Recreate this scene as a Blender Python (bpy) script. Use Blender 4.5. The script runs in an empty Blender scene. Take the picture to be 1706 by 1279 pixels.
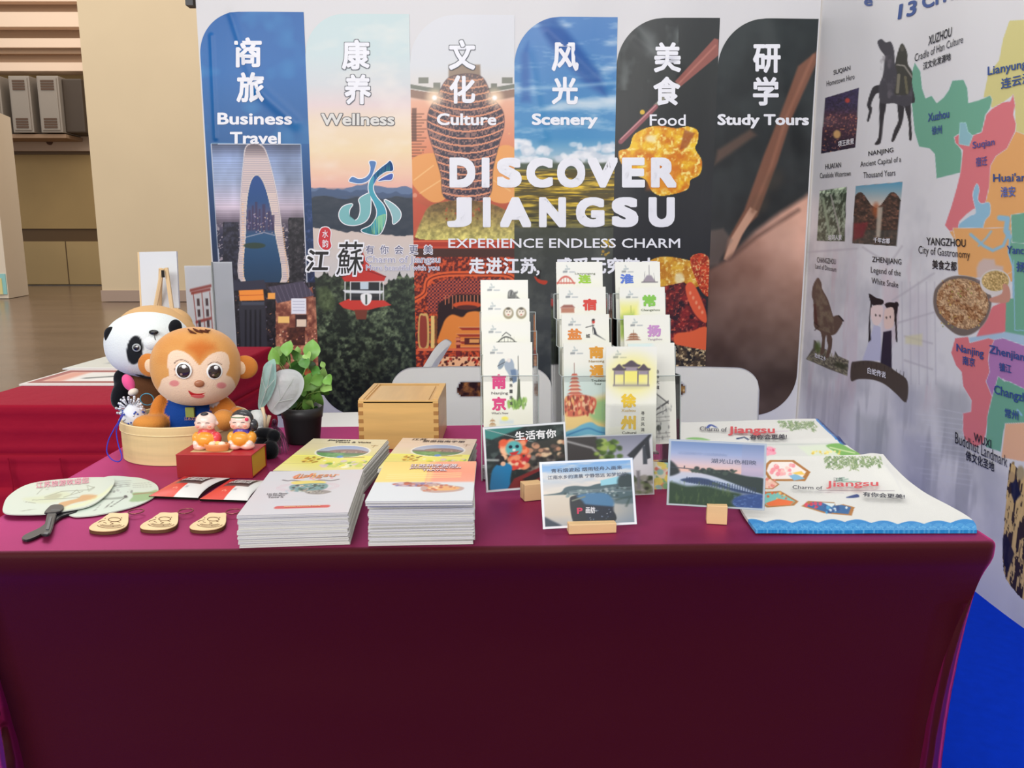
import bpy, bmesh, math, random
import numpy as np
from mathutils import Vector, Matrix
random.seed(7)
S = bpy.context.scene
COL = S.collection
# ------------------------------------------------------------------ camera, world, light, exposure
F = 1333.0; PITCH = math.atan(234.5 / F); CAMZ = 1.24
cd = bpy.data.cameras.new('camera'); cam = bpy.data.objects.new('camera', cd); COL.objects.link(cam)
cam.location = (0, 0, CAMZ); cam.rotation_euler = (math.pi / 2 - PITCH, 0, 0)
cd.sensor_width = 36; cd.lens = 36 * F / 1706; cd.clip_start = .05; cd.clip_end = 200
S.camera = cam
S.view_settings.view_transform = 'Standard'; S.view_settings.look = 'None'
S.view_settings.gamma = 1; S.view_settings.exposure = -.15; S.view_settings.use_curve_mapping = False
w = bpy.data.worlds.new('hall_air'); S.world = w; w.use_nodes = True
w.node_tree.nodes['Background'].inputs[0].default_value = (1, .985, .96, 1)
w.node_tree.nodes['Background'].inputs[1].default_value = .74
def area(name, loc, rot, sx, sy, power, col=(1, 1, 1)):
    l = bpy.data.lights.new(name, 'AREA'); l.shape = 'RECTANGLE'; l.size = sx; l.size_y = sy; l.energy = power; l.color = col
    o = bpy.data.objects.new(name, l); COL.objects.link(o); o.location = loc; o.rotation_euler = [math.radians(a) for a in rot]
    return o
area('booth_front_lamp_row', (0, 1.25, 4.2), (30, 0, 0), 3.2, .3, 36, (1, .98, .95))
area('hall_ceiling_and_fill_lamp', (-2.6, -5, 4.2), (64, 0, -16), 9, 2.5, 520, (1, .98, .95))  # added low front fill, brightens upright faces and the right wall
area('hall_ceiling_and_fill_lamp', (0, 2.9, 6.5), (0, 0, 0), 5, 2.6, 16, (1, .98, .97))
area('hall_ceiling_and_fill_lamp', (-9, 12, 9), (0, 0, 0), 14, 6, 880, (1, .93, .84))
area('hall_ceiling_and_fill_lamp', (-9, 21, 9), (0, 0, 0), 14, 3, 480, (1, .93, .84))

# ------------------------------------------------------------------ helpers
def rays(px, py):
    px = np.atleast_1d(np.asarray(px, float)); py = np.atleast_1d(np.asarray(py, float))
    a = (px - 853) / F; b = -(py - 639.5) / F
    return np.stack([a, math.cos(PITCH) + b * math.sin(PITCH), -math.sin(PITCH) + b * math.cos(PITCH)], -1)
CC = np.array([0, 0, CAMZ])
def onz(px, py, z=.75):
    r = rays(px, py); return CC + r * ((z - CAMZ) / r[:, 2])[:, None]
def ony(px, py, y):
    r = rays(px, py); return CC + r * (y / r[:, 1])[:, None]
def onx(px, py, x):
    r = rays(px, py); return CC + r * (x / r[:, 0])[:, None]
def onp(px, py, pt, n):
    r = rays(px, py); n = np.asarray(n, float); pt = np.asarray(pt, float)
    return CC + r * (((pt - CC) @ n) / (r @ n))[:, None]
def tp(px, py, z=.75): return onz(px, py, z)[0]
def yp(px, py, y): return ony(px, py, y)[0]
def proj(P):
    d = np.asarray(P, float) - CC
    f = d[:, 1] * math.cos(PITCH) - d[:, 2] * math.sin(PITCH); u = d[:, 1] * math.sin(PITCH) + d[:, 2] * math.cos(PITCH)
    return 853 + F * d[:, 0] / f, 639.5 - F * u / f
def lin(c):
    c = np.clip(np.asarray(c, float) / 255, 0, 1)
    return np.where(c <= .04045, c / 12.92, ((c + .055) / 1.055) ** 2.4)
MATS = {}
def mat(name, rgb=None, rough=.6, metal=0, bump=0, bscale=200, spec=.5, sheen=0, sheentint=None, coat=0, trans=0, alpha=1,
        emit=0, stint=None, srough=.35, stretch=None, var=0, vscale=5, ior=1.45, bump2=0, b2scale=5, b2stretch=(1, 1, 1), sub=0):
    if name in MATS: return MATS[name]
    m = bpy.data.materials.new(name); m.use_nodes = True; nt = m.node_tree; N = nt.nodes; L = nt.links
    b = N['Principled BSDF']
    b.inputs['Roughness'].default_value = rough; b.inputs['Metallic'].default_value = metal
    b.inputs['Specular IOR Level'].default_value = spec; b.inputs['IOR'].default_value = ior
    b.inputs['Coat Weight'].default_value = coat; b.inputs['Coat Roughness'].default_value = .15
    b.inputs['Transmission Weight'].default_value = trans; b.inputs['Alpha'].default_value = alpha
    if sheen:
        b.inputs['Sheen Weight'].default_value = sheen; b.inputs['Sheen Roughness'].default_value = srough
        if sheentint is not None: b.inputs['Sheen Tint'].default_value = (*lin(sheentint), 1)
    if stint is not None: b.inputs['Specular Tint'].default_value = (*lin(stint), 1)
    if sub: b.inputs['Subsurface Weight'].default_value = sub; b.inputs['Subsurface Radius'].default_value = (.01, .008, .006)
    tc = N.new('ShaderNodeTexCoord'); src = tc.outputs['Object']
    if rgb is None:
        at = N.new('ShaderNodeAttribute'); at.attribute_name = 'Col'; cs = at.outputs['Color']
    else:
        r = N.new('ShaderNodeRGB'); r.outputs[0].default_value = (*lin(rgb), 1); cs = r.outputs[0]
    if var:
        mp = N.new('ShaderNodeMapping'); L.new(src, mp.inputs[0])
        if stretch: mp.inputs['Scale'].default_value = stretch
        n = N.new('ShaderNodeTexNoise'); n.inputs['Scale'].default_value = vscale; n.inputs['Detail'].default_value = 5
        L.new(mp.outputs[0], n.inputs['Vector'])
        mr = N.new('ShaderNodeMapRange'); mr.inputs[1].default_value = .3; mr.inputs[2].default_value = .7
        mr.inputs[3].default_value = 1 - var; mr.inputs[4].default_value = 1 + var; L.new(n.outputs[0], mr.inputs[0])
        mx = N.new('ShaderNodeVectorMath'); mx.operation = 'SCALE'; L.new(cs, mx.inputs[0]); L.new(mr.outputs[0], mx.inputs['Scale']); cs = mx.outputs[0]
    L.new(cs, b.inputs['Base Color'])
    if emit: L.new(cs, b.inputs['Emission Color']); b.inputs['Emission Strength'].default_value = emit
    prev = None
    for st, sc, strv in ((bump, bscale, None), (bump2, b2scale, b2stretch)):
        if not st: continue
        mp = N.new('ShaderNodeMapping'); L.new(src, mp.inputs[0])
        if strv: mp.inputs['Scale'].default_value = strv
        n = N.new('ShaderNodeTexNoise'); n.inputs['Scale'].default_value = sc; n.inputs['Detail'].default_value = 4
        L.new(mp.outputs[0], n.inputs['Vector'])
        bp = N.new('ShaderNodeBump'); bp.inputs['Strength'].default_value = 1; bp.inputs['Distance'].default_value = st
        L.new(n.outputs[0], bp.inputs['Height'])
        if prev: L.new(prev, bp.inputs['Normal'])
        prev = bp.outputs[0]
    if prev: L.new(prev, b.inputs['Normal'])
    MATS[name] = m; return m
def acrylic():
    m = bpy.data.materials.new('clear_acrylic'); m.use_nodes = True; nt = m.node_tree; N = nt.nodes; L = nt.links
    N.remove(N['Principled BSDF']); out = N['Material Output']
    t = N.new('ShaderNodeBsdfTransparent'); t.inputs[0].default_value = (.985, .99, .988, 1)
    g = N.new('ShaderNodeBsdfGlossy'); g.inputs['Roughness'].default_value = .06
    fr = N.new('ShaderNodeFresnel'); fr.inputs[0].default_value = 1.45
    mx = N.new('ShaderNodeMixShader'); L.new(fr.outputs[0], mx.inputs[0]); L.new(t.outputs[0], mx.inputs[1]); L.new(g.outputs[0], mx.inputs[2])
    L.new(mx.outputs[0], out.inputs[0]); return m
def mesh_np(name, V, Q, C=None, smooth=True):
    """V (n,3); Q (m,4) quads"""
    me = bpy.data.meshes.new(name); V = np.asarray(V, np.float32); Q = np.asarray(Q, np.int32)
    me.vertices.add(len(V)); me.vertices.foreach_set('co', V.ravel())
    me.loops.add(Q.size); me.loops.foreach_set('vertex_index', Q.ravel())
    me.polygons.add(len(Q)); me.polygons.foreach_set('loop_start', np.arange(0, Q.size, Q.shape[1], dtype=np.int32))
    me.update(calc_edges=True)
    me.polygons.foreach_set('use_smooth', np.full(len(Q), smooth))
    if C is not None: setcol(me, C)
    return me
def setcol(me, C):
    """C sRGB 0..255 per vertex"""
    a = me.color_attributes.new('Col', 'FLOAT_COLOR', 'POINT')
    A = np.ones((len(me.vertices), 4), np.float32); A[:, :3] = lin(C); a.data.foreach_set('color', A.ravel())
def gridq(nu, nv):
    i = np.arange((nu - 1) * (nv - 1)); a = (i // (nu - 1)) * nu + i % (nu - 1)
    return np.stack([a, a + 1, a + nu + 1, a + nu], -1)
def link(name, me, m=None, parent=None, loc=None, rot=None):
    o = bpy.data.objects.new(name, me); COL.objects.link(o)
    if m is not None and me is not None and not me.materials: me.materials.append(m)
    if parent is not None: o.parent = parent
    if loc is not None: o.location = loc
    if rot is not None: o.rotation_euler = rot
    return o
def tag(o, label=None, cat=None, group=None, kind=None):
    if label: o['label'] = label
    if cat: o['category'] = cat
    if group: o['group'] = group
    if kind: o['kind'] = kind
    return o
def thing(name, label, cat, loc=(0, 0, 0), rz=0, group=None):
    o = link(name, None); o.location = loc; o.rotation_euler = (0, 0, rz); return tag(o, label, cat, group)
def wchild(name, me, m, parent):
    """child whose mesh is given in world coordinates: moved into the parent's frame"""
    M = Matrix.LocRotScale(parent.location, parent.rotation_euler, None).inverted()
    if parent.parent is not None:
        g = parent.parent; M = M @ Matrix.LocRotScale(g.location, g.rotation_euler, None).inverted()
    me.transform(M); return link(name, me, m, parent)
def tomesh(bm, name, smooth=False):
    me = bpy.data.meshes.new(name); bm.normal_update(); bm.to_mesh(me); bm.free()
    if smooth: me.polygons.foreach_set('use_smooth', [True] * len(me.polygons))
    return me
def boxbm(x0, x1, y0, y1, z0, z1, bev=0, seg=2):
    bm = bmesh.new(); bmesh.ops.create_cube(bm, size=1)
    for v in bm.verts: v.co = ((x0 + x1) / 2 + v.co.x * (x1 - x0), (y0 + y1) / 2 + v.co.y * (y1 - y0), (z0 + z1) / 2 + v.co.z * (z1 - z0))
    if bev: bmesh.ops.bevel(bm, geom=bm.edges[:], offset=bev, segments=seg, profile=.6, affect='EDGES')
    return bm
def box(name, m, x0, x1, y0, y1, z0, z1, parent=None, bev=0, seg=2, wc=False):
    me = tomesh(boxbm(x0, x1, y0, y1, z0, z1, bev, seg), name)
    return wchild(name, me, m, parent) if wc and parent else link(name, me, m, parent)
def joinbm(bms):
    out = bmesh.new()
    for b in bms:
        t = bpy.data.meshes.new('t'); b.to_mesh(t); b.free(); out.from_mesh(t); bpy.data.meshes.remove(t)
    return out
def tubebm(pts, r, seg=8, closed=False, caps=True):
    bm = bmesh.new(); P = [Vector(p) for p in pts]; n = len(P); R = r if hasattr(r, '__len__') else [r] * n; rings = []
    up = None
    for i in range(n):
        d = (P[(i + 1) % n] - P[i - 1]) if closed else (P[min(i + 1, n - 1)] - P[max(i - 1, 0)])
        d.normalize()
        if up is None: up = Vector((0, 0, 1)) if abs(d.z) < .9 else Vector((1, 0, 0))
        a = d.cross(up)
        if a.length < 1e-5: a = d.cross(Vector((0, 1, .1)))
        a.normalize(); b = a.cross(d).normalized(); up = b
        rings.append([bm.verts.new(P[i] + (a * math.cos(t) + b * math.sin(t)) * R[i]) for t in [2 * math.pi * k / seg for k in range(seg)]])
    for i in range(n if closed else n - 1):
        A, B = rings[i], rings[(i + 1) % n]
        for k in range(seg): bm.faces.new((A[k], A[(k + 1) % seg], B[(k + 1) % seg], B[k]))
    if caps and not closed: bm.faces.new(rings[0][::-1]); bm.faces.new(rings[-1])
    bmesh.ops.recalc_face_normals(bm, faces=bm.faces[:])
    return bm
def lathebm(prof, seg=40, cx=0, cy=0, sx=1, sy=1):
    bm = bmesh.new(); rings = []
    for r, z in prof:
        rings.append([bm.verts.new((cx + sx * r * math.cos(2 * math.pi * k / seg), cy + sy * r * math.sin(2 * math.pi * k / seg), z)) for k in range(seg)])
    for A, B in zip(rings, rings[1:]):
        for k in range(seg): bm.faces.new((A[k], A[(k + 1) % seg], B[(k + 1) % seg], B[k]))
    bm.faces.new(rings[0][::-1]); bm.faces.new(rings[-1])
    bmesh.ops.recalc_face_normals(bm, faces=bm.faces[:])
    return bm
def ellbm(c, r, rot=None, u=24, v=16):
    bm = bmesh.new(); bmesh.ops.create_uvsphere(bm, u_segments=u, v_segments=v, radius=1)
    M = Matrix.Translation(c) @ (rot.to_matrix().to_4x4() if rot else Matrix.Identity(4)) @ Matrix.Diagonal((*r, 1))
    bmesh.ops.transform(bm, matrix=M, verts=bm.verts); return bm
def slabbm(pts, z0, z1, bev=0):
    """extruded outline, pts = [(x,y)]"""
    bm = bmesh.new(); vs = [bm.verts.new((p[0], p[1], z0)) for p in pts]; f = bm.faces.new(vs)
    r = bmesh.ops.extrude_face_region(bm, geom=[f])
    for v in r['geom']:
        if isinstance(v, bmesh.types.BMVert): v.co.z = z1
    bmesh.ops.recalc_face_normals(bm, faces=bm.faces[:])
    if bev: bmesh.ops.bevel(bm, geom=[e for e in bm.edges if abs(e.verts[0].co.z - e.verts[1].co.z) < 1e-6], offset=bev, segments=2, affect='EDGES')
    return bm
def spline(pts, n=8, closed=True):
    P = np.asarray(pts, float); N = len(P); out = []
    rng = range(N) if closed else range(N - 1)
    for i in rng:
        if closed: p0, p1, p2, p3 = P[i - 1], P[i], P[(i + 1) % N], P[(i + 2) % N]
        else: p0, p1, p2, p3 = P[max(i - 1, 0)], P[i], P[i + 1], P[min(i + 2, N - 1)]
        for k in range(n):
            t = k / n
            out.append(.5 * ((2 * p1) + (-p0 + p2) * t + (2 * p0 - 5 * p1 + 4 * p2 - p3) * t * t + (-p0 + 3 * p1 - 3 * p2 + p3) * t ** 3))
    if not closed: out.append(P[-1])
    return np.array(out)
# ------------------------------------------------------------------ painter for flat print (colour per vertex)
def _h(ix, iy, s):
    n = (ix.astype(np.int64) * 374761393 + iy.astype(np.int64) * 668265263 + s * 974634777) & 0xffffffff
    n = ((n ^ (n >> 13)) * 1274126177) & 0xffffffff; n = n ^ (n >> 16)
    return (n & 0xffff) / 65535.0
def vnoise(x, y, s=0):
    ix = np.floor(x); iy = np.floor(y); fx = x - ix; fy = y - iy; fx = fx * fx * (3 - 2 * fx); fy = fy * fy * (3 - 2 * fy)
    a = _h(ix, iy, s); b = _h(ix + 1, iy, s); c = _h(ix, iy + 1, s); d = _h(ix + 1, iy + 1, s)
    return (a * (1 - fx) + b * fx) * (1 - fy) + (c * (1 - fx) + d * fx) * fy
def fbm(x, y, s=0, o=4):
    t = 0; a = .5; n = 0
    for k in range(o): t = t + a * vnoise(x * 2 ** k, y * 2 ** k, s + k * 17); n += a; a *= .55
    return t / n
def sstep(a, b, x): t = np.clip((x - a) / (b - a), 0, 1); return t * t * (3 - 2 * t)
class Paint:
    def __init__(s, x, y, base): s.x = x; s.y = y; s.c = np.empty((len(x), 3)); s.c[:] = base
    def n(s, sc, seed=0, o=4, sy=None): return fbm(s.x / sc, s.y / (sy or sc), seed, o)
    def mix(s, a, col, idx=None):
        a = np.asarray(a)[:, None]
        col = np.asarray(col, float)
        if idx is None: s.c += (col - s.c) * a
        else:
            if col.ndim == 2: col = col[idx]
            s.c[idx] += (col - s.c[idx]) * a
    def bb(s, x0, x1, y0, y1): return np.nonzero((s.x >= x0) & (s.x <= x1) & (s.y >= y0) & (s.y <= y1))[0]
    def grad(s, stops, x0=-1e9, x1=1e9, ax='y', a=1):
        t = s.y if ax == 'y' else s.x; k = [q[0] for q in stops]
        i = np.nonzero((s.x >= x0) & (s.x <= x1) & (s.y >= (k[0] if ax == 'y' else -1e9)) & (s.y <= (k[-1] if ax == 'y' else 1e9)))[0]
        col = np.stack([np.interp(t[i], k, [q[1][j] for q in stops]) for j in range(3)], -1)
        s.c[i] += (col - s.c[i]) * a
    def sd(s, pts, idx):
        P = np.asarray(pts, float); x = s.x[idx]; y = s.y[idx]; d = np.full(len(x), 1e18); ins = np.zeros(len(x), bool)
        for i in range(len(P)):
            a = P[i]; b = P[(i + 1) % len(P)]; e = b - a; wx = x - a[0]; wy = y - a[1]
            t = np.clip((wx * e[0] + wy * e[1]) / max(e @ e, 1e-12), 0, 1)
            d = np.minimum(d, (wx - e[0] * t) ** 2 + (wy - e[1] * t) ** 2)
            if a[1] != b[1]: ins ^= ((a[1] > y) != (b[1] > y)) & (x < e[0] * (y - a[1]) / (b[1] - a[1]) + a[0])
        d = np.sqrt(d); return np.where(ins, -d, d)
    def poly(s, pts, col, soft=.7, alpha=1, outline=None, ow=0):
        P = np.asarray(pts, float); m = soft + ow + 1e-9
        idx = s.bb(P[:, 0].min() - m, P[:, 0].max() + m, P[:, 1].min() - m, P[:, 1].max() + m)
        if not len(idx): return
        d = s.sd(P, idx)
        if outline is not None: s.mix((1 - sstep(ow - soft, ow + soft, d)) * alpha, outline, idx)
        s.mix((1 - sstep(-soft, soft, d)) * alpha, col, idx)
    def rect(s, x0, y0, x1, y1, col, soft=.6, alpha=1): s.poly([(x0, y0), (x1, y0), (x1, y1), (x0, y1)], col, soft, alpha)
    def ell(s, cx, cy, rx, ry, col, soft=.7, alpha=1, rot=0):
        R = max(rx, ry) + soft; idx = s.bb(cx - R, cx + R, cy - R, cy + R)
        if not len(idx): return
        dx = s.x[idx] - cx; dy = s.y[idx] - cy; c, q = math.cos(rot), math.sin(rot)
        a = (dx * c + dy * q) / rx; b = (-dx * q + dy * c) / ry; d = (np.sqrt(a * a + b * b) - 1) * min(rx, ry)
        s.mix((1 - sstep(-soft, soft, d)) * alpha, col, idx)
    def line(s, pts, w, col, soft=.6, alpha=1):
        P = np.asarray(pts, float); m = w / 2 + soft; idx = s.bb(P[:, 0].min() - m, P[:, 0].max() + m, P[:, 1].min() - m, P[:, 1].max() + m)
        if not len(idx): return
        x = s.x[idx]; y = s.y[idx]; d = np.full(len(x), 1e18)
        for a, b in zip(P, P[1:]):
            e = b - a; wx = x - a[0]; wy = y - a[1]; t = np.clip((wx * e[0] + wy * e[1]) / max(e @ e, 1e-12), 0, 1)
            d = np.minimum(d, (wx - e[0] * t) ** 2 + (wy - e[1] * t) ** 2)
        s.mix((1 - sstep(w / 2 - soft, w / 2 + soft, np.sqrt(d))) * alpha, col, idx)
    def dots(s, x0, x1, y0, y1, n, cols, r=(1, 2), seed=1, alpha=.9, soft=.6):
        R = random.Random(seed)
        for _ in range(n): s.ell(R.uniform(x0, x1), R.uniform(y0, y1), *(2 * [R.uniform(*r)]), R.choice(cols), soft, alpha)
    def clip(s): return np.clip(s.c, 0, 255)
# ------------------------------------------------------------------ lettering as real thin glyph meshes
TXT = {}
def glyphs(body, bold):
    k = (body, bold)
    if k not in TXT:
        if bold:
            V0, F0 = glyphs(body, 0); n = len(V0); Vs = [V0]; Fs = list(F0); q = 20 if bold > .05 else 8 if bold > .025 else 6
            for j in range(q):
                a = 2 * math.pi * j / q + (0 if q == 20 else .39); b_ = bold / max(abs(math.cos(a)), abs(math.sin(a))) if q == 20 else bold; Vs.append(V0 + np.array((math.cos(a) * b_, math.sin(a) * b_, (j + 1.) * 8 / q))); Fs += [tuple(i + n * (j + 1) for i in f) for f in F0]
            TXT[k] = (np.concatenate(Vs), Fs); return TXT[k]
        c = bpy.data.curves.new('t', 'FONT'); c.body = body; c.resolution_u = 4 if body.isascii() and len(body) < 9 else 2; c.fill_mode = 'FRONT'
        o = bpy.data.objects.new('t', c); COL.objects.link(o)
        me = bpy.data.meshes.new_from_object(o.evaluated_get(bpy.context.evaluated_depsgraph_get()))
        bpy.data.objects.remove(o); bpy.data.curves.remove(c)
        V = np.array([v.co[:] for v in me.vertices]); Fc = [tuple(p.vertices) for p in me.polygons]; bpy.data.meshes.remove(me)
        TXT[k] = (V, Fc)
    return TXT[k]
def T(surf, parent, body, x, y, w, h, col, bold=0., slope=0, skew=0, off=.0012, outline=None, ob=.03, name='lettering', rot=0, m=None):
    """glyphs mapped to the picture box (x,y)=lower left, w,h, then put on the printed surface"""
    for bd, cc, of in (([(bold + ob, outline, off)] if outline is not None else []) + [(bold, col, off + (.0006 if outline is not None else 0))]):
        V, Fc = glyphs(body, bd); V0 = glyphs(body, bold)[0]
        mn = V0.min(0); mx = V0.max(0)
        u = (V[:, 0] - mn[0]) / (mx[0] - mn[0]); v = (V[:, 1] - mn[1]) / (mx[1] - mn[1])
        X = x + u * w + skew * v * h; Y = y - v * h + slope * u * w
        if rot:
            c, q = math.cos(rot), math.sin(rot); dx = X - x; dy = Y - y; X = x + dx * c - dy * q; Y = y + dx * q + dy * c
        P = surf(X, Y, of); P = P + (surf(X, Y, of + .001) - P) * V[:, 2:3] * .02
        me = bpy.data.meshes.new(name); me.from_pydata([tuple(p) for p in P], [], Fc)
        mm = m or mat('ink_%d_%d_%d' % tuple(int(q) for q in cc), cc, rough=.4)
        wchild(name, me, mm, parent)
def surf_plane(pt, n):
    n = np.asarray(n, float); n = n / np.linalg.norm(n)
    return lambda X, Y, off: onp(X, Y, pt, n) + n * off
def surf_uv(o, ux, uy, n):
    """X right 0..1, Y down 0..1 on a real rectangle"""
    o, ux, uy, n = [np.asarray(a, float) for a in (o, ux, uy, n)]
    return lambda X, Y, off: o + np.outer(X, ux) + np.outer(1 - Y, uy) + n * off
def frame_px(c, pt, n, upright=False):
    """four picture corners TL TR BR BL on a plane -> lower-left origin, ux, uy (orthogonal), normal"""
    n = np.asarray(n, float); n = n / np.linalg.norm(n)
    P = onp([q[0] for q in c], [q[1] for q in c], pt, n)
    ux = ((P[1] - P[0]) + (P[2] - P[3])) / 2; uy = ((P[0] - P[3]) + (P[1] - P[2])) / 2
    if upright: ux = ux - uy * (uy @ ux) / (uy @ uy)
    else: uy = uy - ux * (uy @ ux) / (ux @ ux)
    cen = P.mean(0)
    return cen - ux / 2 - uy / 2, ux, uy, n
def printed(name, o, ux, uy, n, nu, nv, fn, m, parent, off=.0006, bend=None):
    """printed rectangle with its colours from fn(Paint in 0..1, y down)"""
    u, v = np.meshgrid(np.linspace(0, 1, nu), np.linspace(0, 1, nv)); u = u.ravel(); v = v.ravel()
    P = np.asarray(o) + np.outer(u, ux) + np.outer(v, uy) + np.asarray(n) * off
    if bend is not None: P = bend(P, u, v)
    pa = Paint(u, 1 - v, (255, 255, 255)); fn(pa)
    return wchild(name, mesh_np(name, P, gridq(nu, nv), pa.clip()), m, parent)
def sheetbox(name, o, ux, uy, n, t, m, parent, bev=0):
    """thin slab behind a rectangle frame"""
    o, ux, uy, n = [np.asarray(a, float) for a in (o, ux, uy, n)]
    V = []
    for k in (0, -t):
        for a, b in ((0, 0), (1, 0), (1, 1), (0, 1)): V.append(tuple(o + ux * a + uy * b + n * k))
    me = bpy.data.meshes.new(name); me.from_pydata(V, [], [(0, 1, 2, 3), (7, 6, 5, 4), (0, 4, 5, 1), (1, 5, 6, 2), (2, 6, 7, 3), (3, 7, 4, 0)])
    return wchild(name, me, m, parent)
def blob(name, prims, m, parent, vox=.004, smooth=6):
    """one continuous skin round ellipsoids (c, r, colour, rot)"""
    bms = [ellbm(p[0], p[1], p[3] if len(p) > 3 else None) for p in prims]
    me = tomesh(joinbm(bms), name); o = bpy.data.objects.new('tmp', me); COL.objects.link(o)
    r = o.modifiers.new('r', 'REMESH'); r.mode = 'VOXEL'; r.voxel_size = vox
    s = o.modifiers.new('s', 'SMOOTH'); s.iterations = smooth; s.factor = .5
    me2 = bpy.data.meshes.new_from_object(o.evaluated_get(bpy.context.evaluated_depsgraph_get())); bpy.data.objects.remove(o); bpy.data.meshes.remove(me)
    V = np.empty(len(me2.vertices) * 3); me2.vertices.foreach_get('co', V); V = V.reshape(-1, 3)
    D = []
    for p in prims:
        d = V - np.asarray(p[0])
        if len(p) > 3: d = d @ np.array(p[3].to_matrix())
        D.append((np.linalg.norm(d / np.asarray(p[1]), axis=1) - 1) * min(p[1]))
    k = np.argmin(np.array(D), 0); C = np.array([p[2] for p in prims], float)[k]
    me2.name = name; setcol(me2, C); me2.polygons.foreach_set('use_smooth', [True] * len(me2.polygons))
    me2.materials.clear(); return wchild(name, me2, m, parent) if parent else link(name, me2, m)
from mathutils import Euler
def E(x, y, z): return Euler((math.radians(x), math.radians(y), math.radians(z)))
# ------------------------------------------------------------------ setting
YB = 4.6; XW = 1.68
m_carpet = mat('blue_carpet', (0, 52, 196), rough=.95, bump=.002, bscale=500, var=.06, vscale=30, spec=.1)
m_floor = mat('polished_concrete', (112, 92, 76), rough=.22, var=.16, vscale=1.2, bump2=.01, b2scale=1.5, spec=.6, stretch=(.5, 1.6, 1))
m_beige = mat('beige_paint', (212, 193, 162), rough=.8, var=.03, vscale=.6)
m_tan = mat('tan_door_paint', (164, 138, 92), rough=.6, var=.06, vscale=.8)
m_tan2 = mat('tan_door_lower', (176, 152, 108), rough=.6, var=.04, vscale=.8)
m_bdark = mat('dark_bronze_strip', (92, 70, 44), rough=.5)
m_lintel = mat('pale_lintel_paint', (190, 168, 150), rough=.7)
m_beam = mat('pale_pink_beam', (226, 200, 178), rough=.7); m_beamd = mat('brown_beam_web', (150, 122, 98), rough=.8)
m_skirt = mat('mauve_skirting', (170, 148, 134), rough=.6)
def struct(o): o['kind'] = 'structure'; return o
struct(box('floor', m_floor, -32, 14, -4, 26, -.2, -.012))
struct(tag(box('floor', m_carpet, -2.35, 1.72, -3.0, 4.75, -.012, 0), 'bright blue carpet laid over the booth floor')).name = 'floor_carpet'
# hall pillar (wide beige) with skirting
pil = struct(box('wall_pillar', m_beige, -8.84, -4.6, 17.35, 19.5, 0, 10)); box('baseboard', m_skirt, -8.86, -4.58, 17.32, 19.5, 0, .24, pil)
# far wall with recessed door, lintel, beams
YW = 24.2
def zx(px, py, Y=YW): p = yp(px, py, Y); return p[0], p[2]
wb = struct(box('wall_back', m_tan, -32, 14, YW, YW + .3, 0, 12))
x0, _ = zx(-260, 300); x1, _ = zx(300, 300)
def band(name, ya, yb, m, dep, parent=wb, xa=x0, xb=x1): return box(name, m, xa, xb, YW - dep, YW, zx(100, yb)[1], zx(100, ya)[1], parent)
band('door_panel_lower', 402, 473, m_tan2, .12); band('kick_strip', 381, 402, m_bdark, .06); band('door_panel_upper', 258, 381, m_tan, .1)
band('door_head_strip', 253, 258, m_bdark, .14); band('lintel', 221, 253, m_lintel, .25)
for k in range(6):
    xs = zx(-210 + k * 78, 300)[0]; box('panel_joint', m_bdark, xs, xs + .03, YW - .125, YW - .05, zx(100, 473)[1], zx(100, 402)[1], wb)
vh = link('vent_hole', tomesh(tubebm([(zx(91, 238)[0], YW - .28, zx(91, 238)[1]), (zx(91, 238)[0], YW - .2, zx(91, 238)[1])], .09, 12), 'vent_hole'), mat('dark_brown_hole', (80, 50, 35)), wb)
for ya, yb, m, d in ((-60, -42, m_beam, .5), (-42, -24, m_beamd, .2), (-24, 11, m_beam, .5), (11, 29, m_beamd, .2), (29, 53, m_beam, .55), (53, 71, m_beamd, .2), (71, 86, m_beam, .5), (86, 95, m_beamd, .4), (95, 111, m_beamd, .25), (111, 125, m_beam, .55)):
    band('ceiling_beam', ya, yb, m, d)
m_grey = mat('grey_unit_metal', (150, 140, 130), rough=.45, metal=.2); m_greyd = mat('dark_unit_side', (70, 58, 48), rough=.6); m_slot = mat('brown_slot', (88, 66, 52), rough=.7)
for k, (a, b) in enumerate(((-84, -38), (-36, 9), (12, 58), (59, 106))):
    xa, zt = zx(a, 126, YW - 1.2); xb, zb = zx(b, 221, YW - 1.2)
    u = thing('ventilation_unit', ['grey louvred cabinet outside the left edge of frame', 'grey louvred cabinet cut by the left edge, above the tan hall door', 'grey louvred cabinet in the middle of the row above the tan hall door', 'grey louvred cabinet nearest the beige pillar, with dark side showing'][k], 'cabinet', ((xa + xb) / 2, YW - .7, zb), 0, 'louvred cabinets high on the far hall wall')
    W = (xb - xa) / 2 - .015; H = zt - zb
    box('body', m_grey, -W, W, -.5, .45, 0, H, u, .02); box('door', m_grey, -W + .05, W - .05, -.53, -.49, .06, H - .06, u, .01)
    for z in (.12, H - .38):
        for q in range(4): box('louvre', m_slot, -W + .12, W - .12, -.545, -.52, z + q * .07, z + q * .07 + .05, u)
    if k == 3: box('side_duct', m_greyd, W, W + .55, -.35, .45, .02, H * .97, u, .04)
lg = thing('support_ledge', 'brown ledge carrying the grey cabinets on the hall wall', 'ledge', (0, YW - .7, zx(50, 223, YW - 1.2)[1]))
xa = zx(-84, 221)[0]; xb = zx(145, 221)[0]; box('beam', m_beamd, xa, xb, -.45, .4, -.1, 0, lg)
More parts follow.
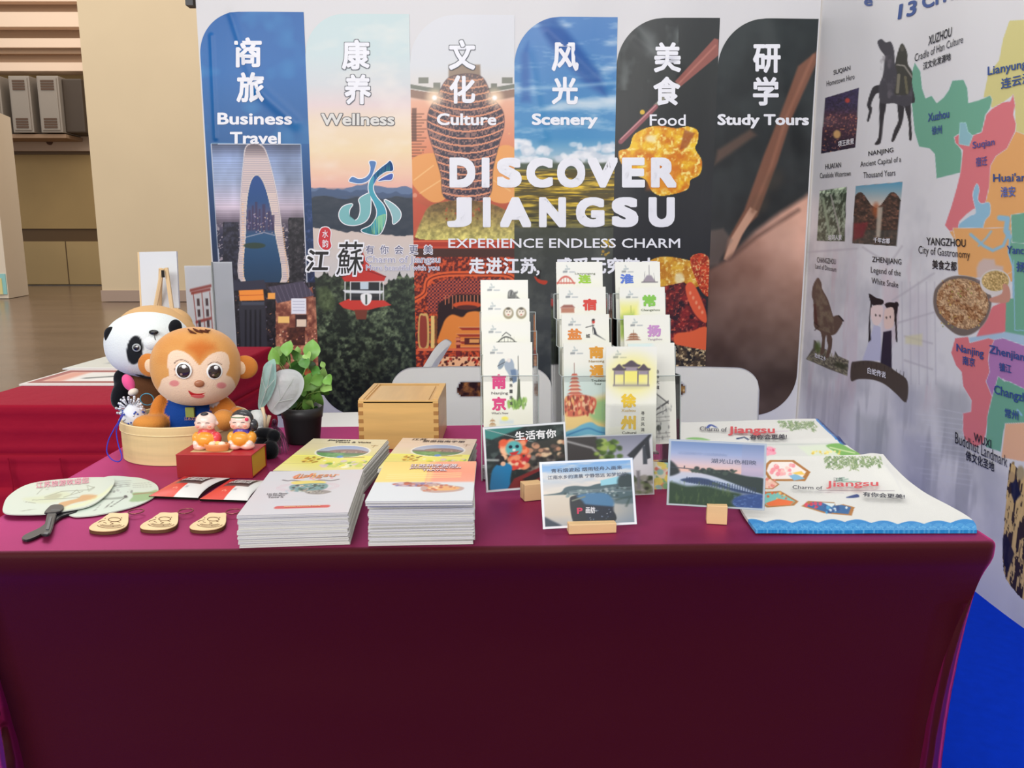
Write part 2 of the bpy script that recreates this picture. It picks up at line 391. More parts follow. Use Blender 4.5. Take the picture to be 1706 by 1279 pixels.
# far booth panel at the left edge
bp = thing('booth_panel', 'pale free-standing booth wall with a small blue and yellow print, at the left edge', 'booth wall', (tp(15, 497, 0)[0], tp(15, 497, 0)[1], 0))
A = tp(15, 497, 0); B = tp(48, 491, 0); H = 4.15
m_bpan = mat('pale_booth_panel', (222, 208, 190), rough=.6); m_bpan2 = mat('booth_panel_side', (186, 176, 158), rough=.6)
bm = slabbm([(A[0] - 3, A[1]), (A[0], A[1]), (B[0], B[1]), (B[0] - 3, B[1])], 0, H); wchild('panel', tomesh(bm, 'panel'), m_bpan, bp)
z0 = yp(5, 490, A[1])[2]; z1 = yp(5, 456, A[1])[2]; xm = yp(-3, 470, A[1])[0]
box('printed_band', mat('print_cyan', (150, 205, 205)), xm - .5, A[0] - .02, A[1] - .02, A[1], z0, z1, bp, wc=True)
box('printed_mark', mat('print_yellow', (228, 214, 150)), xm, xm + .1, A[1] - .035, A[1] - .02, z0, z1 - .1, bp, wc=True)

# ------------------------------------------------------------------ back banner
m_vinyl = mat('banner_print', None, rough=.34, spec=.45, bump2=.0035, b2scale=2.2, b2stretch=(1.6, 1, .45), bump=.00012, bscale=350)
BR = [((385, 22), (408, 95), .005, .02), ((408, 95), (430, 150), .004, .03), ((430, 150), (492, 205), .006, .03), ((352, 60), (360, 230), .004, .012),
      ((915, 50), (1010, 140), .006, .035), ((880, 90), (905, 230), .004, .03), ((1060, 60), (1130, 120), .004, .03), ((1290, 40), (1330, 300), .003, .05)]
BRW = [(yp(*a, YB)[[0, 2]], yp(*b, YB)[[0, 2]], am, wd) for a, b, am, wd in BR]
def bwave(X, Z):
    y = .004 * np.sin(5.2 * X + 1.3 * np.sin(1.7 * Z)) + .0025 * np.sin(11 * X - 2 * Z)
    for a, b, am, wd in BRW:
        e = b - a; t = ((X - a[0]) * e[0] + (Z - a[1]) * e[1]) / (e @ e); tc = np.clip(t, 0, 1)
        d = np.hypot(X - a[0] - e[0] * tc, Z - a[1] - e[1] * tc); y = y - am * np.exp(-(d / wd) ** 2)
    return y
def surfB(px, py, off=0):
    P = ony(px, py, YB); P[:, 1] += bwave(P[:, 0], P[:, 2]) - off; return P
ban = thing('backdrop_banner', 'long white exhibition banner with six leaf-shaped photo panels and large DISCOVER JIANGSU lettering', 'banner', (0, YB, 0))
bx0 = yp(331.5, 100, YB)[0]; bx1 = 1.668
X, Z = np.meshgrid(np.linspace(bx0, bx1, 200), np.linspace(0, 2.95, 150)); X = X.ravel(); Z = Z.ravel()
wchild('banner_fabric', mesh_np('banner_fabric', np.stack([X, YB + bwave(X, Z) + .002, Z], -1), gridq(200, 150), np.tile((214, 213, 214), (len(X), 1))), m_vinyl, ban)
box('banner_frame_post', mat('aluminium', (150, 150, 155), rough=.3, metal=.8), bx0 + .01, bx0 + .05, YB + .02, YB + .06, 0, 3, ban, wc=True)
box('banner_frame_rail', MATS['aluminium'], bx0 - .03, bx1, YB + .02, YB + .06, 2.96, 3, ban, wc=True)
box('corner_bracket', mat('dark_grey_plastic', (60, 60, 62), rough=.4), bx0 - .05, bx0 - .01, YB - .01, YB + .05, 2.5, 2.56, ban, wc=True)
bnd = [yp(x, 85, YB)[0] for x in (333, 508.5, 682.5, 857, 1028, 1197, 1361)]
tops = (20, 23, 25, 28, 30, 31)
def panel(k, fn, nu=148, r=.25):
    xl, xr = bnd[k], bnd[k + 1]; zt = yp(850, tops[k], YB)[2]; zb = yp(850, 692, YB)[2]; nv = int((zt - zb) * 290 / 1.15)
    Zs = np.linspace(zb, zt, nv); L = np.full(nv, xl); R = np.full(nv, xr)
    t = np.clip((Zs - (zt - r)) / r, 0, 1); L = L + r * (1 - np.sqrt(1 - t * t))
    t = np.clip(((zb + r) - Zs) / r, 0, 1)
    if k == 5: R = R - r * (1 - np.sqrt(1 - t * t))
    else: L = L + r * (1 - np.sqrt(1 - t * t)) * (k == 1)
    u = np.linspace(0, 1, nu); X = L[:, None] + (R - L)[:, None] * u; ZZ = np.repeat(Zs[:, None], nu, 1); X = X.ravel(); ZZ = ZZ.ravel()
    P = np.stack([X, YB + bwave(X, ZZ) - .0008, ZZ], -1); px, py = proj(np.stack([X, np.full(len(X), YB), ZZ], -1))
    pa = Paint(px, py, (200, 200, 200)); fn(pa)
    return wchild('photo_panel', mesh_np('photo_panel', P, gridq(nu, nv), pa.clip()), m_vinyl, ban)
W3 = (255, 255, 255)
def trees(p, x0, x1, y0, y1, dark, light, sc=9, seed=5, a=1):
    i = p.bb(x0, x1, y0, y1); n = fbm(p.x[i] / sc, p.y[i] / sc, seed, 5); b = fbm(p.x[i] / (sc * 4), p.y[i] / (sc * 3), seed + 3, 3)
    t = np.clip((n - .35) * 2.2 * (.4 + b), 0, 1)[:, None]; p.c[i] += (np.array(dark) * (1 - t) + np.array(light) * t - p.c[i]) * a
def f_business(p):
    p.grad([(0, (0, 92, 165)), (120, (0, 100, 172)), (240, (10, 88, 150)), (330, (15, 60, 110)), (450, (25, 38, 70)), (700, (22, 20, 30))])
    n = p.n(60, 3, 3); p.mix(np.clip((n - .5) * 1.6, 0, .35) * (p.y < 240), (110, 165, 210))
    i = p.bb(500, 532, 330, 600); n = p.n(5, 8, 3)[i]; p.mix(np.clip((n - .5) * 3, 0, 1), (60, 80, 130), i)
    # inset photo
    q = [(353, 240), (500, 241), (511, 470), (368, 470)]; p.poly(q, (150, 165, 200), outline=(225, 225, 230), ow=1.2)
    i = np.nonzero(p.sd(q, np.arange(len(p.x))) < 0)[0]
    yy = p.y[i]; g = np.stack([np.interp(yy, [240, 262, 300, 345, 370, 392, 470], v) for v in ([70, 140, 150, 205, 95, 45, 25], [80, 160, 165, 190, 85, 45, 30], [110, 200, 195, 205, 100, 70, 45])], -1); p.c[i] = g
    n = fbm(p.x[i] / 30, p.y[i] / 60, 2, 3)[:, None]; p.c[i] *= .8 + .4 * n
    st = (np.sin(yy * 2.0) > .35) & (yy < 372); p.c[i[st]] *= .86
    c = fbm(p.x[i] / 2.5, p.y[i] / 2.5, 8, 2); k = i[(c > .66) & (yy > 372)]; p.c[k] = (150, 140, 150)
    trees(p, 372, 398, 370, 470, (25, 25, 40), (70, 70, 90), 4, 9); trees(p, 480, 506, 362, 470, (20, 20, 30), (80, 75, 80), 4, 4)
    out = spline([(412, 243), (437, 243), (450, 275), (462, 330), (471, 400), (477, 469), (403, 469), (401, 400), (402, 330), (406, 275)], 6)
    p.poly(out, (190, 175, 180), outline=(235, 225, 215), ow=.8); i = np.nonzero(p.sd(out, np.arange(len(p.x))) < -1)[0]
    st = np.sin(p.y[i] * 1.7) > 0; p.c[i[st]] = (225, 205, 195); t = np.clip((265 - p.y[i]) / 25, 0, 1)[:, None]; p.c[i] += ((60, 50, 60) - p.c[i]) * t * .8
    inn = spline([(428, 292), (439, 305), (449, 340), (458, 390), (467, 469), (410, 469), (410, 390), (412, 340), (418, 305)], 6)
    p.poly(inn, (18, 62, 135), outline=(240, 225, 200), ow=1); i = np.nonzero(p.sd(inn, np.arange(len(p.x))) < 0)[0]
    p.c[i] = np.stack([np.interp(p.y[i], [290, 335, 352, 378, 392, 430, 469], v) for v in ([15, 30, 75, 70, 40, 30, 28], [70, 75, 80, 70, 85, 72, 60], [140, 130, 120, 105, 125, 110, 90])], -1)
    for x, w, h in ((414, 4, 350), (420, 3, 342), (425, 4, 336), (431, 3, 348), (437, 5, 340), (446, 4, 352), (452, 5, 358)): p.rect(x, h, x + w, 384, (60, 50, 85), alpha=.8)
    p.dots(412, 460, 352, 388, 40, [(230, 190, 170), (190, 170, 200), (250, 230, 200)], (.5, 1), 3); p.ell(424, 409, 18, 5, (45, 65, 55)); p.line([(410, 395), (440, 387), (458, 392)], 1.5, (200, 190, 200), alpha=.7)
    for xx in ((475, 472), (470, 469)): pass
    for a, b in (((402, 340), (403, 469)), ((468, 380), (477, 469))):
        for t in np.linspace(0, 1, 26): p.ell(a[0] + (b[0] - a[0]) * t + 3, a[1] + (b[1] - a[1]) * t, 1.2, .8, (245, 190, 130))
    # night city below
    i = p.bb(340, 540, 470, 700); p.c[i] = (26, 24, 32); trees(p, 340, 540, 470, 700, (18, 16, 24), (62, 52, 60), 5, 12)
    p.dots(380, 526, 475, 640, 260, [(190, 120, 90), (220, 160, 110), (120, 110, 140), (160, 160, 180), (90, 60, 60)], (.4, 1.2), 5, .8)
    p.poly([(398, 483), (438, 481), (440, 500), (400, 501)], (250, 150, 60)); p.line([(398, 492), (439, 491)], 1, (190, 90, 40))
    p.poly([(385, 470), (440, 466), (444, 482), (388, 484)], (50, 50, 68)); p.poly([(398, 502), (441, 501), (446, 590), (402, 592)], (48, 48, 58))
    for x in (408, 416, 424, 432): p.rect(x, 516, x + 3, 592, (22, 22, 30)); 
    p.rect(402, 503, 440, 508, (70, 74, 88))
    p.poly([(459, 495), (520, 478), (529, 540), (531, 640), (462, 640)], (150, 82, 62)); trees(p, 459, 530, 495, 640, (110, 58, 48), (240, 170, 130), 6, 21, .8)
    p.poly([(446, 478), (505, 468), (524, 492), (462, 505)], (74, 68, 86))
    for k in range(9): p.line([(450 + k * 8, 478 - k), (462 + k * 7, 504 - k * 1.5)], 1, (120, 110, 130), alpha=.7)
    p.rect(485, 497, 510, 523, (235, 236, 245)); [p.line([(488, y), (507, y)], 1, (170, 170, 190)) for y in (502, 507, 512, 517)]
    p.rect(463, 527, 482, 538, (255, 205, 120)); p.rect(492, 524, 511, 545, (60, 40, 40)); p.rect(494, 532, 510, 544, (240, 215, 190)); p.rect(446, 488, 458, 498, (250, 170, 80))
    trees(p, 478, 508, 545, 575, (70, 38, 34), (120, 70, 50), 4, 30); p.dots(462, 528, 550, 600, 60, [(255, 220, 180), (240, 160, 130), (90, 50, 60)], (.8, 1.6), 31)
def f_well(p):
    p.grad([(0, (196, 216, 216)), (90, (200, 217, 218)), (140, (208, 212, 214)), (175, (226, 208, 206)), (200, (234, 214, 190)), (250, (238, 214, 172)), (290, (238, 196, 170)), (312, (232, 178, 164)), (318, (60, 85, 120)), (420, (60, 60, 80)), (470, (60, 60, 70)), (700, (30, 36, 32))])
    n = p.n(50, 2, 3, 25); p.mix(np.clip((n - .5), 0, .4) * (p.y < 300), (245, 235, 225))
    def ridge(y, am, col, s, x0=500):
        yy = y + (fbm(p.x / 30, p.x * 0 + s, s, 3) - .5) * am; p.mix(sstep(-.7, .7, p.y - yy), col)
    ridge(312, 22, (92, 115, 150), 1); ridge(318, 20, (66, 88, 122), 2); ridge(328, 14, (36, 50, 66), 3)
    i = p.bb(500, 700, 326, 392); p.mix(np.clip(p.n(14, 6, 4, 6)[i] - .3, 0, .5), (70, 74, 84), i)
    ys = np.interp(p.x, [510, 580, 640, 700], [379, 386, 391, 395]) + (fbm(p.x / 12, p.x * 0, 4, 3) - .5) * 6; p.mix(sstep(-.8, .8, p.y - ys), (212, 196, 186))
    i = np.nonzero((p.y > ys) & (p.y < 470))[0]; p.mix(np.clip((p.y[i] - 395) / 80, 0, .6), (200, 202, 204), i)
    yt = np.interp(p.x, [510, 540, 570, 600, 640, 665, 700], [468, 456, 458, 480, 474, 458, 466]) + (fbm(p.x / 6, p.x * 0, 8, 3) - .5) * 14
    a = sstep(-1, 1, p.y - yt); n = p.n(6, 3, 5); b = p.n(26, 9, 3); t = np.clip((n - .38) * 3 * np.clip(b - .12, .1, 1), 0, 1)[:, None]
    g = np.array((26, 34, 28)) * (1 - t) + np.array((150, 168, 124)) * t; dark = np.clip(1.15 - (p.y - 540) / 260, .72, 1.15)[:, None]; p.c += (g * dark - p.c) * a[:, None]
    p.poly([(528, 480), (545, 476), (560, 500), (556, 515), (540, 520), (529, 505)], (84, 100, 62), 3, .6)
    # pavilion
    p.poly([(564, 505), (580, 498), (640, 500), (652, 508), (630, 512), (600, 520), (572, 513)], (205, 62, 52)); p.poly([(590, 516), (612, 516), (610, 532), (594, 532)], (120, 60, 45))
    p.rect(584, 470, 634, 500, (44, 48, 52)); p.rect(600, 470, 614, 482, (200, 215, 225)); p.poly([(571, 483), (640, 484), (636, 489), (575, 488)], (225, 228, 230)); p.rect(582, 490, 636, 494, (60, 60, 62))
    for x in (574, 583, 632, 638): p.rect(x, 468, x + 1.6, 500, (228, 228, 226))
    p.poly(spline([(602, 490), (618, 490), (618, 502), (610, 509), (602, 502)], 5), (240, 240, 238)); p.line([(610, 492), (610, 506)], 3, (40, 60, 50))
    p.poly([(569, 461), (590, 450), (600, 436), (604, 418), (610, 436), (625, 452), (643, 460), (640, 468), (574, 469)], (196, 52, 46)); p.line([(569, 462), (604, 448), (643, 461)], 1.5, (120, 30, 30)); p.poly([(600, 440), (603, 415), (606, 440)], (60, 40, 40))
def f_culture(p):
    p.grad([(0, (216, 217, 222)), (110, (214, 217, 220)), (150, (220, 214, 206)), (170, (232, 176, 148)), (230, (226, 146, 112)), (260, (222, 132, 90)), (330, (196, 92, 62)), (400, (130, 50, 36)), (560, (150, 58, 36)), (700, (60, 22, 18))])
    # roof line and walls
    yr = 140 + 10 * np.sin(np.clip((p.x - 683) / 172, 0, 1) * math.pi); p.mix(sstep(-.7, .7, p.y - yr) * (1 - sstep(6, 8, p.y - yr)), (120, 124, 112)); p.mix(sstep(8, 9, p.y - yr) * (1 - sstep(20, 24, p.y - yr)), (150, 120, 104))
    for x, y, w in ((697, 129, 17), (722, 138, 12), (836, 129, 18), (818, 139, 10), (744, 143, 8)): p.rect(x, y, x + w, y + 10, (128, 130, 118))
    for y in range(190, 262, 5): p.line([(686, y), (702 + (y % 3) * 4, y)], 2, (110, 70, 52), alpha=.8)
    p.rect(686, 180, 694, 235, (82, 52, 44), alpha=.7); p.dots(700, 850, 215, 300, 60, [(255, 220, 150), (240, 180, 120), (180, 90, 60)], (.6, 1.6), 3, .6)
    p.poly(spline([(690, 262), (740, 258), (748, 300), (745, 328), (722, 337), (696, 318), (684, 296)], 6), (232, 158, 88)); p.poly(spline([(826, 250), (858, 248), (862, 300), (856, 332), (830, 338), (812, 320)], 6), (236, 164, 94))
    for a, b in (((690, 300), (722, 276)), ((700, 322), (735, 300)), ((828, 270), (852, 300)), ((822, 300), (850, 318))): p.line([a, b], 2, (246, 196, 130), alpha=.8)
    # ringed tower
    p.poly([(748, 108), (800, 108), (802, 165), (746, 165)], (150, 130, 112), 2)
    tow = spline([(750, 128), (800, 126), (820, 160), (838, 185), (840, 212), (832, 240), (822, 280), (812, 330), (744, 332), (734, 290), (722, 250), (712, 215), (714, 185), (728, 160)], 6)
    p.poly(tow, (88, 62, 66), 1.2); i = np.nonzero(p.sd(tow, np.arange(len(p.x))) < -1)[0]
    cx = 776; ring = p.y[i] + 15 * ((p.x[i] - cx) / 60) ** 2 * np.where(p.y[i] > 185, 1, 1); ph = np.sin(ring / 12 * math.pi * 2)
    fine = _h(np.floor(p.x[i] / 2.2), np.floor(ring / 3), 4); up = np.clip((200 - p.y[i]) / 60, 0, 1)
    col = np.where((ph > .78)[:, None], np.array((226, 150, 116)), np.where((fine > .6)[:, None], np.array((140, 104, 98)), np.array((58, 50, 66))))
    col = col * (1 - .35 * up[:, None]) + np.array((190, 160, 130)) * .35 * up[:, None]; p.c[i] = col
    for x in (724, 824): p.ell(x, 163, 13, 13, (255, 225, 190), 8, .8); p.ell(x, 163, 4, 4, (255, 255, 250), 2)
    # mound
    md = spline([(700, 398), (702, 366), (716, 344), (742, 336), (776, 334), (812, 338), (838, 348), (856, 362), (858, 398)], 6); p.poly(md, (150, 140, 62), 1.5)
    i = np.nonzero(p.sd(md, np.arange(len(p.x))) < 0)[0]; n = fbm(p.x[i] / 5, p.y[i] / 5, 9, 4)[:, None]; v = np.clip((398 - p.y[i]) / 60, 0, 1)[:, None]
    p.c[i] = (np.array((205, 195, 110)) * (1 - v) + np.array((112, 84, 48)) * v) * (.6 + .8 * n); p.dots(740, 810, 345, 372, 30, [(190, 80, 50), (120, 60, 30)], (1, 2.5), 7, .7)
    p.dots(690, 700, 300, 330, 1, [(225, 150, 120)], (3, 4), 1)
    p.poly([(684, 330), (712, 345), (700, 372), (690, 398), (684, 398)], (196, 84, 60), 1.5, .9)
    i = p.bb(680, 866, 399, 418); p.c[i] = (176, 54, 38); p.line([(684, 402), (862, 402)], 2, (224, 104, 70)); p.line([(684, 412), (862, 412)], 2.5, (210, 80, 56)); p.rect(684, 414, 862, 428, (72, 40, 34))
    # carved stage
    i = p.bb(680, 866, 428, 692); n = p.n(3.2, 40, 3)[i]; t = np.clip((n - .4) * 4, 0, 1)[:, None]; p.c[i] = np.array((92, 30, 30)) * (1 - t) + np.array((214, 84, 44)) * t
    ar = spline([(692, 560), (692, 500), (706, 486), (716, 466), (744, 462), (800, 460), (850, 464), (868, 480), (868, 692), (692, 692)], 5)
    p.line(spline([(690, 500), (708, 488), (714, 466), (742, 457), (800, 456), (846, 458), (864, 472)], 6, False), 9, (228, 98, 50)); p.line(spline([(690, 500), (708, 488), (714, 466), (742, 457), (800, 456), (846, 458), (864, 472)], 6, False), 2, (120, 36, 26))
    i = np.nonzero((p.sd([(712, 478), (740, 466), (840, 466), (862, 484), (862, 500), (770, 500), (735, 520), (712, 520)], np.arange(len(p.x))) < 0))[0]
    chk = ((np.floor(p.x[i] / 3) + np.floor(p.y[i] / 3)) % 2)[:, None]; p.c[i] = np.where(chk > 0, np.array((190, 84, 60)), np.array((78, 34, 50)))
    p.poly([(730, 505), (760, 490), (860, 492), (862, 560), (728, 560)], (44, 26, 28), 2); [p.line([(x, 492), (x, 505 + (x * 7 % 11))], 1.3, (220, 130, 90)) for x in range(742, 860, 6)]
    for c, r, q in (((778, 508), (24, 6), (214, 84, 40)), ((778, 512), (18, 4), (90, 40, 34))): p.ell(*c, *r, q)
    p.poly(spline([(735, 580), (738, 540), (752, 524), (770, 528), (780, 520), (800, 520), (815, 540), (816, 580)], 6), (232, 136, 58), 1.5)
    for y, w in ((545, 26), (556, 30), (568, 26), (578, 30)): p.poly([(790 - w, y), (790 + w, y), (784 + w, y + 5), (796 - w, y + 5)], (168, 60, 40)); p.line([(790 - w, y), (790 + w, y)], 1, (240, 170, 110))
    p.rect(774, 563, 806, 574, (96, 34, 30)); p.rect(782, 565, 798, 571, (230, 160, 90))
    p.poly(spline([(698, 578), (698, 528), (706, 522), (714, 528), (714, 578)], 5), (214, 172, 100)); p.poly(spline([(700, 574), (700, 530), (706, 526), (711, 532), (711, 574)], 5), (150, 60, 46)); p.rect(718, 526, 724, 580, (236, 200, 120)); p.rect(725, 526, 728, 580, (120, 80, 40)); p.rect(760, 562, 767, 640, (130, 36, 34)); [p.ell(763, y, 5, 2.4, (226, 130, 90)) for y in (565, 572)]
    p.rect(696, 580, 862, 584, (226, 108, 70)); p.rect(722, 594, 862, 610, (250, 190, 140)); p.dots(722, 862, 594, 610, 90, [(90, 24, 20), (200, 60, 40), (60, 20, 20)], (1, 2.6), 9); p.rect(696, 612, 862, 615, (220, 80, 50))
    p.rect(696, 616, 862, 692, (100, 34, 26)); trees(p, 696, 862, 616, 692, (40, 14, 14), (210, 140, 70), 8, 44)
def f_scene(p):
    p.grad([(0, (86, 134, 190)), (60, (74, 128, 188)), (150, (66, 132, 188)), (230, (62, 140, 190)), (262, (160, 190, 205)), (276, (120, 120, 100)), (284, (190, 160, 50)), (330, (180, 150, 44)), (362, (120, 112, 50)), (378, (66, 70, 56)), (430, (58, 62, 58)), (520, (64, 68, 68)), (700, (40, 46, 46))])
    n = p.n(55, 3, 5, 14); p.mix(np.clip((n - .5) * 2.6, 0, .8) * (p.y < 230) * (p.y > 30), (196, 212, 226))
    p.poly([(890, 30), (925, 28), (1000, 120), (1010, 160), (975, 140), (920, 80)], (12, 72, 150), 8, .75); p.poly([(868, 90), (880, 70), (884, 170), (868, 170)], (20, 84, 160), 6, .7)  # banner fold highlights and darker folds put into the sky colours, here and below
    p.poly([(930, 170), (1028, 160), (1028, 180), (900, 184)], (222, 230, 232), 6, .7); p.line([(860, 150), (1026, 138)], 5, (170, 200, 222), 4, .6)
    R = random.Random(4)
    for cx, cy, w, h in ((866, 238, 14, 14), (893, 250, 22, 10), (990, 246, 34, 16), (1016, 262, 20, 10), (880, 266, 26, 8), (950, 262, 24, 7), (976, 256, 20, 8)):
        for _ in range(26): p.ell(cx + R.uniform(-w, w), cy + R.uniform(-h * .4, h * .6), R.uniform(3, 8), R.uniform(2, 6), R.choice([(236, 238, 240), (220, 226, 232), (200, 210, 220)]), 2, .7)
    i = p.bb(857, 1030, 276, 380); n = fbm(p.x[i] / 40, p.y[i] / 3.5, 5, 4); t = np.clip((n - .42) * 4, 0, 1)[:, None]
    p.c[i] = p.c[i] * (.45 + .55 * t) + np.array((228, 188, 40)) * .25 * t; p.rect(857, 272, 1030, 282, (70, 84, 66), 3)
    for y in (284, 300, 322, 345): p.line([(858, y + 3), (900, y), (960, y + 2), (1028, y - 3)], 2.4, (70, 66, 34), 1.5, .8)
    i = p.bb(857, 1030, 376, 692); p.mix(np.clip((p.n(20, 8, 4)[i] - .45) * 1.5, 0, .5), (96, 100, 92), i)
    p.dots(1000, 1028, 400, 425, 30, [(214, 180, 60), (180, 140, 50)], (1, 3), 2)
    p.poly(spline([(890, 460), (900, 466), (912, 468), (908, 474), (896, 470)], 4), (186, 60, 38)); p.rect(895, 452, 900, 464, (30, 26, 26)); p.ell(899, 452, 2.4, 3, (30, 26, 26))
def f_food(p):
    p.grad([(0, (52, 56, 58)), (120, (46, 50, 50)), (250, (40, 42, 44)), (330, (42, 44, 48)), (430, (36, 38, 42)), (700, (30, 28, 28))])
    n = p.n(40, 4, 4, 60); p.mix(np.clip((n - .48) * 3, 0, .6) * (p.y < 150) * (p.x < 1130), (120, 128, 126))
    p.poly([(1060, 40), (1090, 60), (1105, 100), (1080, 90)], (150, 156, 154), 10, .5)
    p.poly([(1190, 64), (1197, 66), (1197, 92), (1133, 145), (1124, 136)], (150, 92, 84), 1.2); p.line([(1192, 76), (1132, 138)], 3, (186, 122, 108), 1.5, .8)
    p.line([(1128, 142), (1092, 176)], 6, (150, 150, 130), 1.5); p.line([(1092, 178), (1034, 236)], 8, (150, 86, 92), 1); p.line([(1092, 176), (1034, 232)], 2, (206, 150, 150), 1); p.ell(1070, 187, 4, 4, (220, 180, 60))
    fd = spline([(1031, 252), (1048, 246), (1056, 225), (1078, 213), (1100, 210), (1126, 214), (1146, 211), (1162, 218), (1162, 236), (1158, 248), (1169, 268), (1166, 290), (1150, 300), (1144, 316), (1104, 326), (1086, 318), (1076, 300), (1060, 292), (1044, 280), (1034, 270)], 5)
    def food(q, lo, mid, hi, sc, sd):
        p.poly(q, mid, 1); i = np.nonzero(p.sd(q, np.arange(len(p.x))) < 0)[0]; n = fbm(p.x[i] / sc, p.y[i] / sc, sd, 4); n2 = fbm(p.x[i] / sc * 2.3, p.y[i] / sc * 2.3, sd + 5, 3)
        t = np.clip((n - .3) * 2.6, 0, 1)[:, None]; c = np.array(lo) * (1 - t) + np.array(mid) * t; t = np.clip((n2 - .55) * 5, 0, 1)[:, None]; p.c[i] = c * (1 - t) + np.array(hi) * t
    food(fd, (214, 120, 24), (246, 200, 50), (255, 236, 140), 13, 3); p.ell(1084, 231, 9, 6, (250, 240, 200), 3, .8); p.poly([(1140, 216), (1158, 222), (1144, 246), (1132, 250)], (150, 70, 44), 2, .7)
    p.rect(1077, 268, 1128, 316, (216, 110, 30), 6, .6)
    food(spline([(1060, 700), (1056, 470), (1075, 440), (1100, 428), (1130, 430), (1160, 440), (1172, 470), (1150, 480), (1120, 480), (1100, 500)], 5), (190, 120, 30), (226, 176, 56), (246, 222, 140), 9, 7)
    p.ell(1132, 464, 8, 10, (240, 232, 190), 3, .8)
    food([(1100, 478), (1140, 470), (1176, 500), (1176, 560), (1100, 570)], (40, 20, 30), (136, 34, 34), (200, 90, 70), 8, 11); food(spline([(1150, 430), (1180, 428), (1182, 490), (1166, 480)], 4), (150, 40, 20), (214, 74, 40), (240, 190, 130), 5, 13)
    p.poly(spline([(1142, 478), (1152, 470), (1164, 488), (1176, 520), (1176, 538), (1160, 526), (1148, 504)], 5), (222, 92, 56), 1); [p.ell(1150 + k * 5, 488 + k * 8, 2, 3, (240, 170, 130), 1, .7) for k in range(5)]
    p.poly(spline([(1126, 556), (1150, 552), (1178, 545), (1178, 582), (1150, 584), (1124, 572)], 5), (226, 98, 56), 1.5)
    food([(1126, 574), (1178, 584), (1178, 624), (1120, 624)], (30, 26, 24), (90, 72, 50), (226, 200, 150), 7, 17); food([(1050, 624), (1178, 624), (1178, 692), (1050, 692)], (60, 40, 30), (160, 120, 60), (226, 200, 150), 9, 19)
def f_study(p):
    p.grad([(0, (36, 44, 46)), (150, (32, 38, 40)), (330, (30, 32, 34)), (700, (40, 32, 30))])
    n = p.n(60, 3, 3); p.mix(np.clip((n - .4), 0, .3), (80, 88, 88))
    p.poly([(1195, 250), (1250, 215), (1260, 225), (1190, 275)], (110, 82, 68), 5, .7)
    p.poly([(1361, 85), (1361, 105), (1318, 200), (1296, 270), (1262, 360), (1242, 380), (1216, 436), (1206, 430), (1212, 400), (1240, 350), (1272, 260), (1300, 190), (1330, 110)], (126, 84, 66), 3); p.poly([(1250, 345), (1262, 352), (1236, 392), (1216, 436), (1206, 432), (1216, 400)], (206, 160, 134), 2, .9)
    p.line([(1356, 92), (1310, 196), (1284, 280), (1254, 352)], 5, (156, 106, 84), 3, .7)
    hand = [(1361, 312), (1340, 330), (1300, 355), (1260, 385), (1215, 430), (1180, 450), (1170, 700), (1361, 700)]
    i = p.bb(1160, 1380, 250, 720); i = i[p.sd(hand, i) < 40]; d = p.sd(hand, i); a = 1 - sstep(-6, 8, d)
    v = np.clip((p.y[i] - 400) / 220, 0, 1); h = np.clip((p.x[i] - 1180) / 150, 0, 1); n = fbm(p.x[i] / 45, p.y[i] / 45, 4, 3)
    base = np.array((134, 96, 82)) + h[:, None] * np.array((84, 72, 64)) * (1 - v)[:, None] - v[:, None] * np.array((62, 40, 34)) + ((n - .5) * 50)[:, None]
    p.c[i] += (base - p.c[i]) * a[:, None]
    p.poly([(1178, 385), (1205, 380), (1220, 400), (1196, 440), (1178, 445)], (120, 100, 90), 4, .6); p.line([(1215, 432), (1260, 395), (1330, 350)], 6, (80, 56, 48), 5, .6); p.poly([(1290, 370), (1330, 380), (1310, 470), (1280, 450)], (190, 150, 132), 16, .35)
    for q in ((1266, 340), (1290, 300)): p.ell(*q, 14, 20, (84, 66, 50), 8, .3, .6)
for k, f in enumerate((f_business, f_well, f_culture, f_scene, f_food, f_study)): panel(k, f, r=.22 if k < 2 else .25)
INK = (238, 239, 244)
def TB(*a, **k): k.setdefault('off', .0032); T(surfB, ban, *a, **k)
for s, (x, y, w_, h) in zip('商旅康养文化风光美食研学', [(391, 113, 46, 50), (395, 171, 46, 50), (570, 116, 46, 50), (574, 174, 44, 50), (748, 117, 44, 50), (749, 173, 43, 47), (919, 119, 45, 48), (919, 174, 44, 46), (1089, 121, 45, 50), (1088, 176, 45, 48), (1254, 122, 46, 48), (1254, 176, 43, 48)]):
    TB(s, x, y, w_, h, INK, bold=.035, outline=(92, 96, 104) if s in '康养文' else None, ob=.018)
TB('Business', 363, 208, 124, 20, INK, bold=.03); TB('Travel', 384, 240, 84, 20, INK, bold=.03)
TB('Wellness', 535, 209, 122, 20, (222, 220, 214), bold=.03, outline=(84, 84, 88), ob=.03); TB('Culture', 728, 209, 99, 20, INK, bold=.03)
TB('Scenery', 886, 214, 110, 25, INK, bold=.04); TB('Food', 1082, 210, 60, 19, INK, bold=.012); TB('Study Tours', 1195, 214, 153, 24, INK, bold=.04)
for s, a, b in (('D', 749, 792), ('I', 802.5, 815.5), ('S', 828, 869), ('C', 877, 921), ('O', 928, 975), ('V', 979, 1029), ('E', 1036, 1074), ('R', 1084, 1127)): TB(s, a, 312.5, b - a, 50, INK, bold=.062)
for s, a, b in (('J', 745, 786), ('I', 804.5, 817.5), ('A', 833, 885), ('N', 898, 943), ('G', 959.5, 1007), ('S', 1019, 1063), ('U', 1080, 1124)): TB(s, a, 378.5, b - a, 50, INK, bold=.062)
TB('EXPERIENCE ENDLESS CHARM', 747, 413, 386, 16, INK, bold=.012)
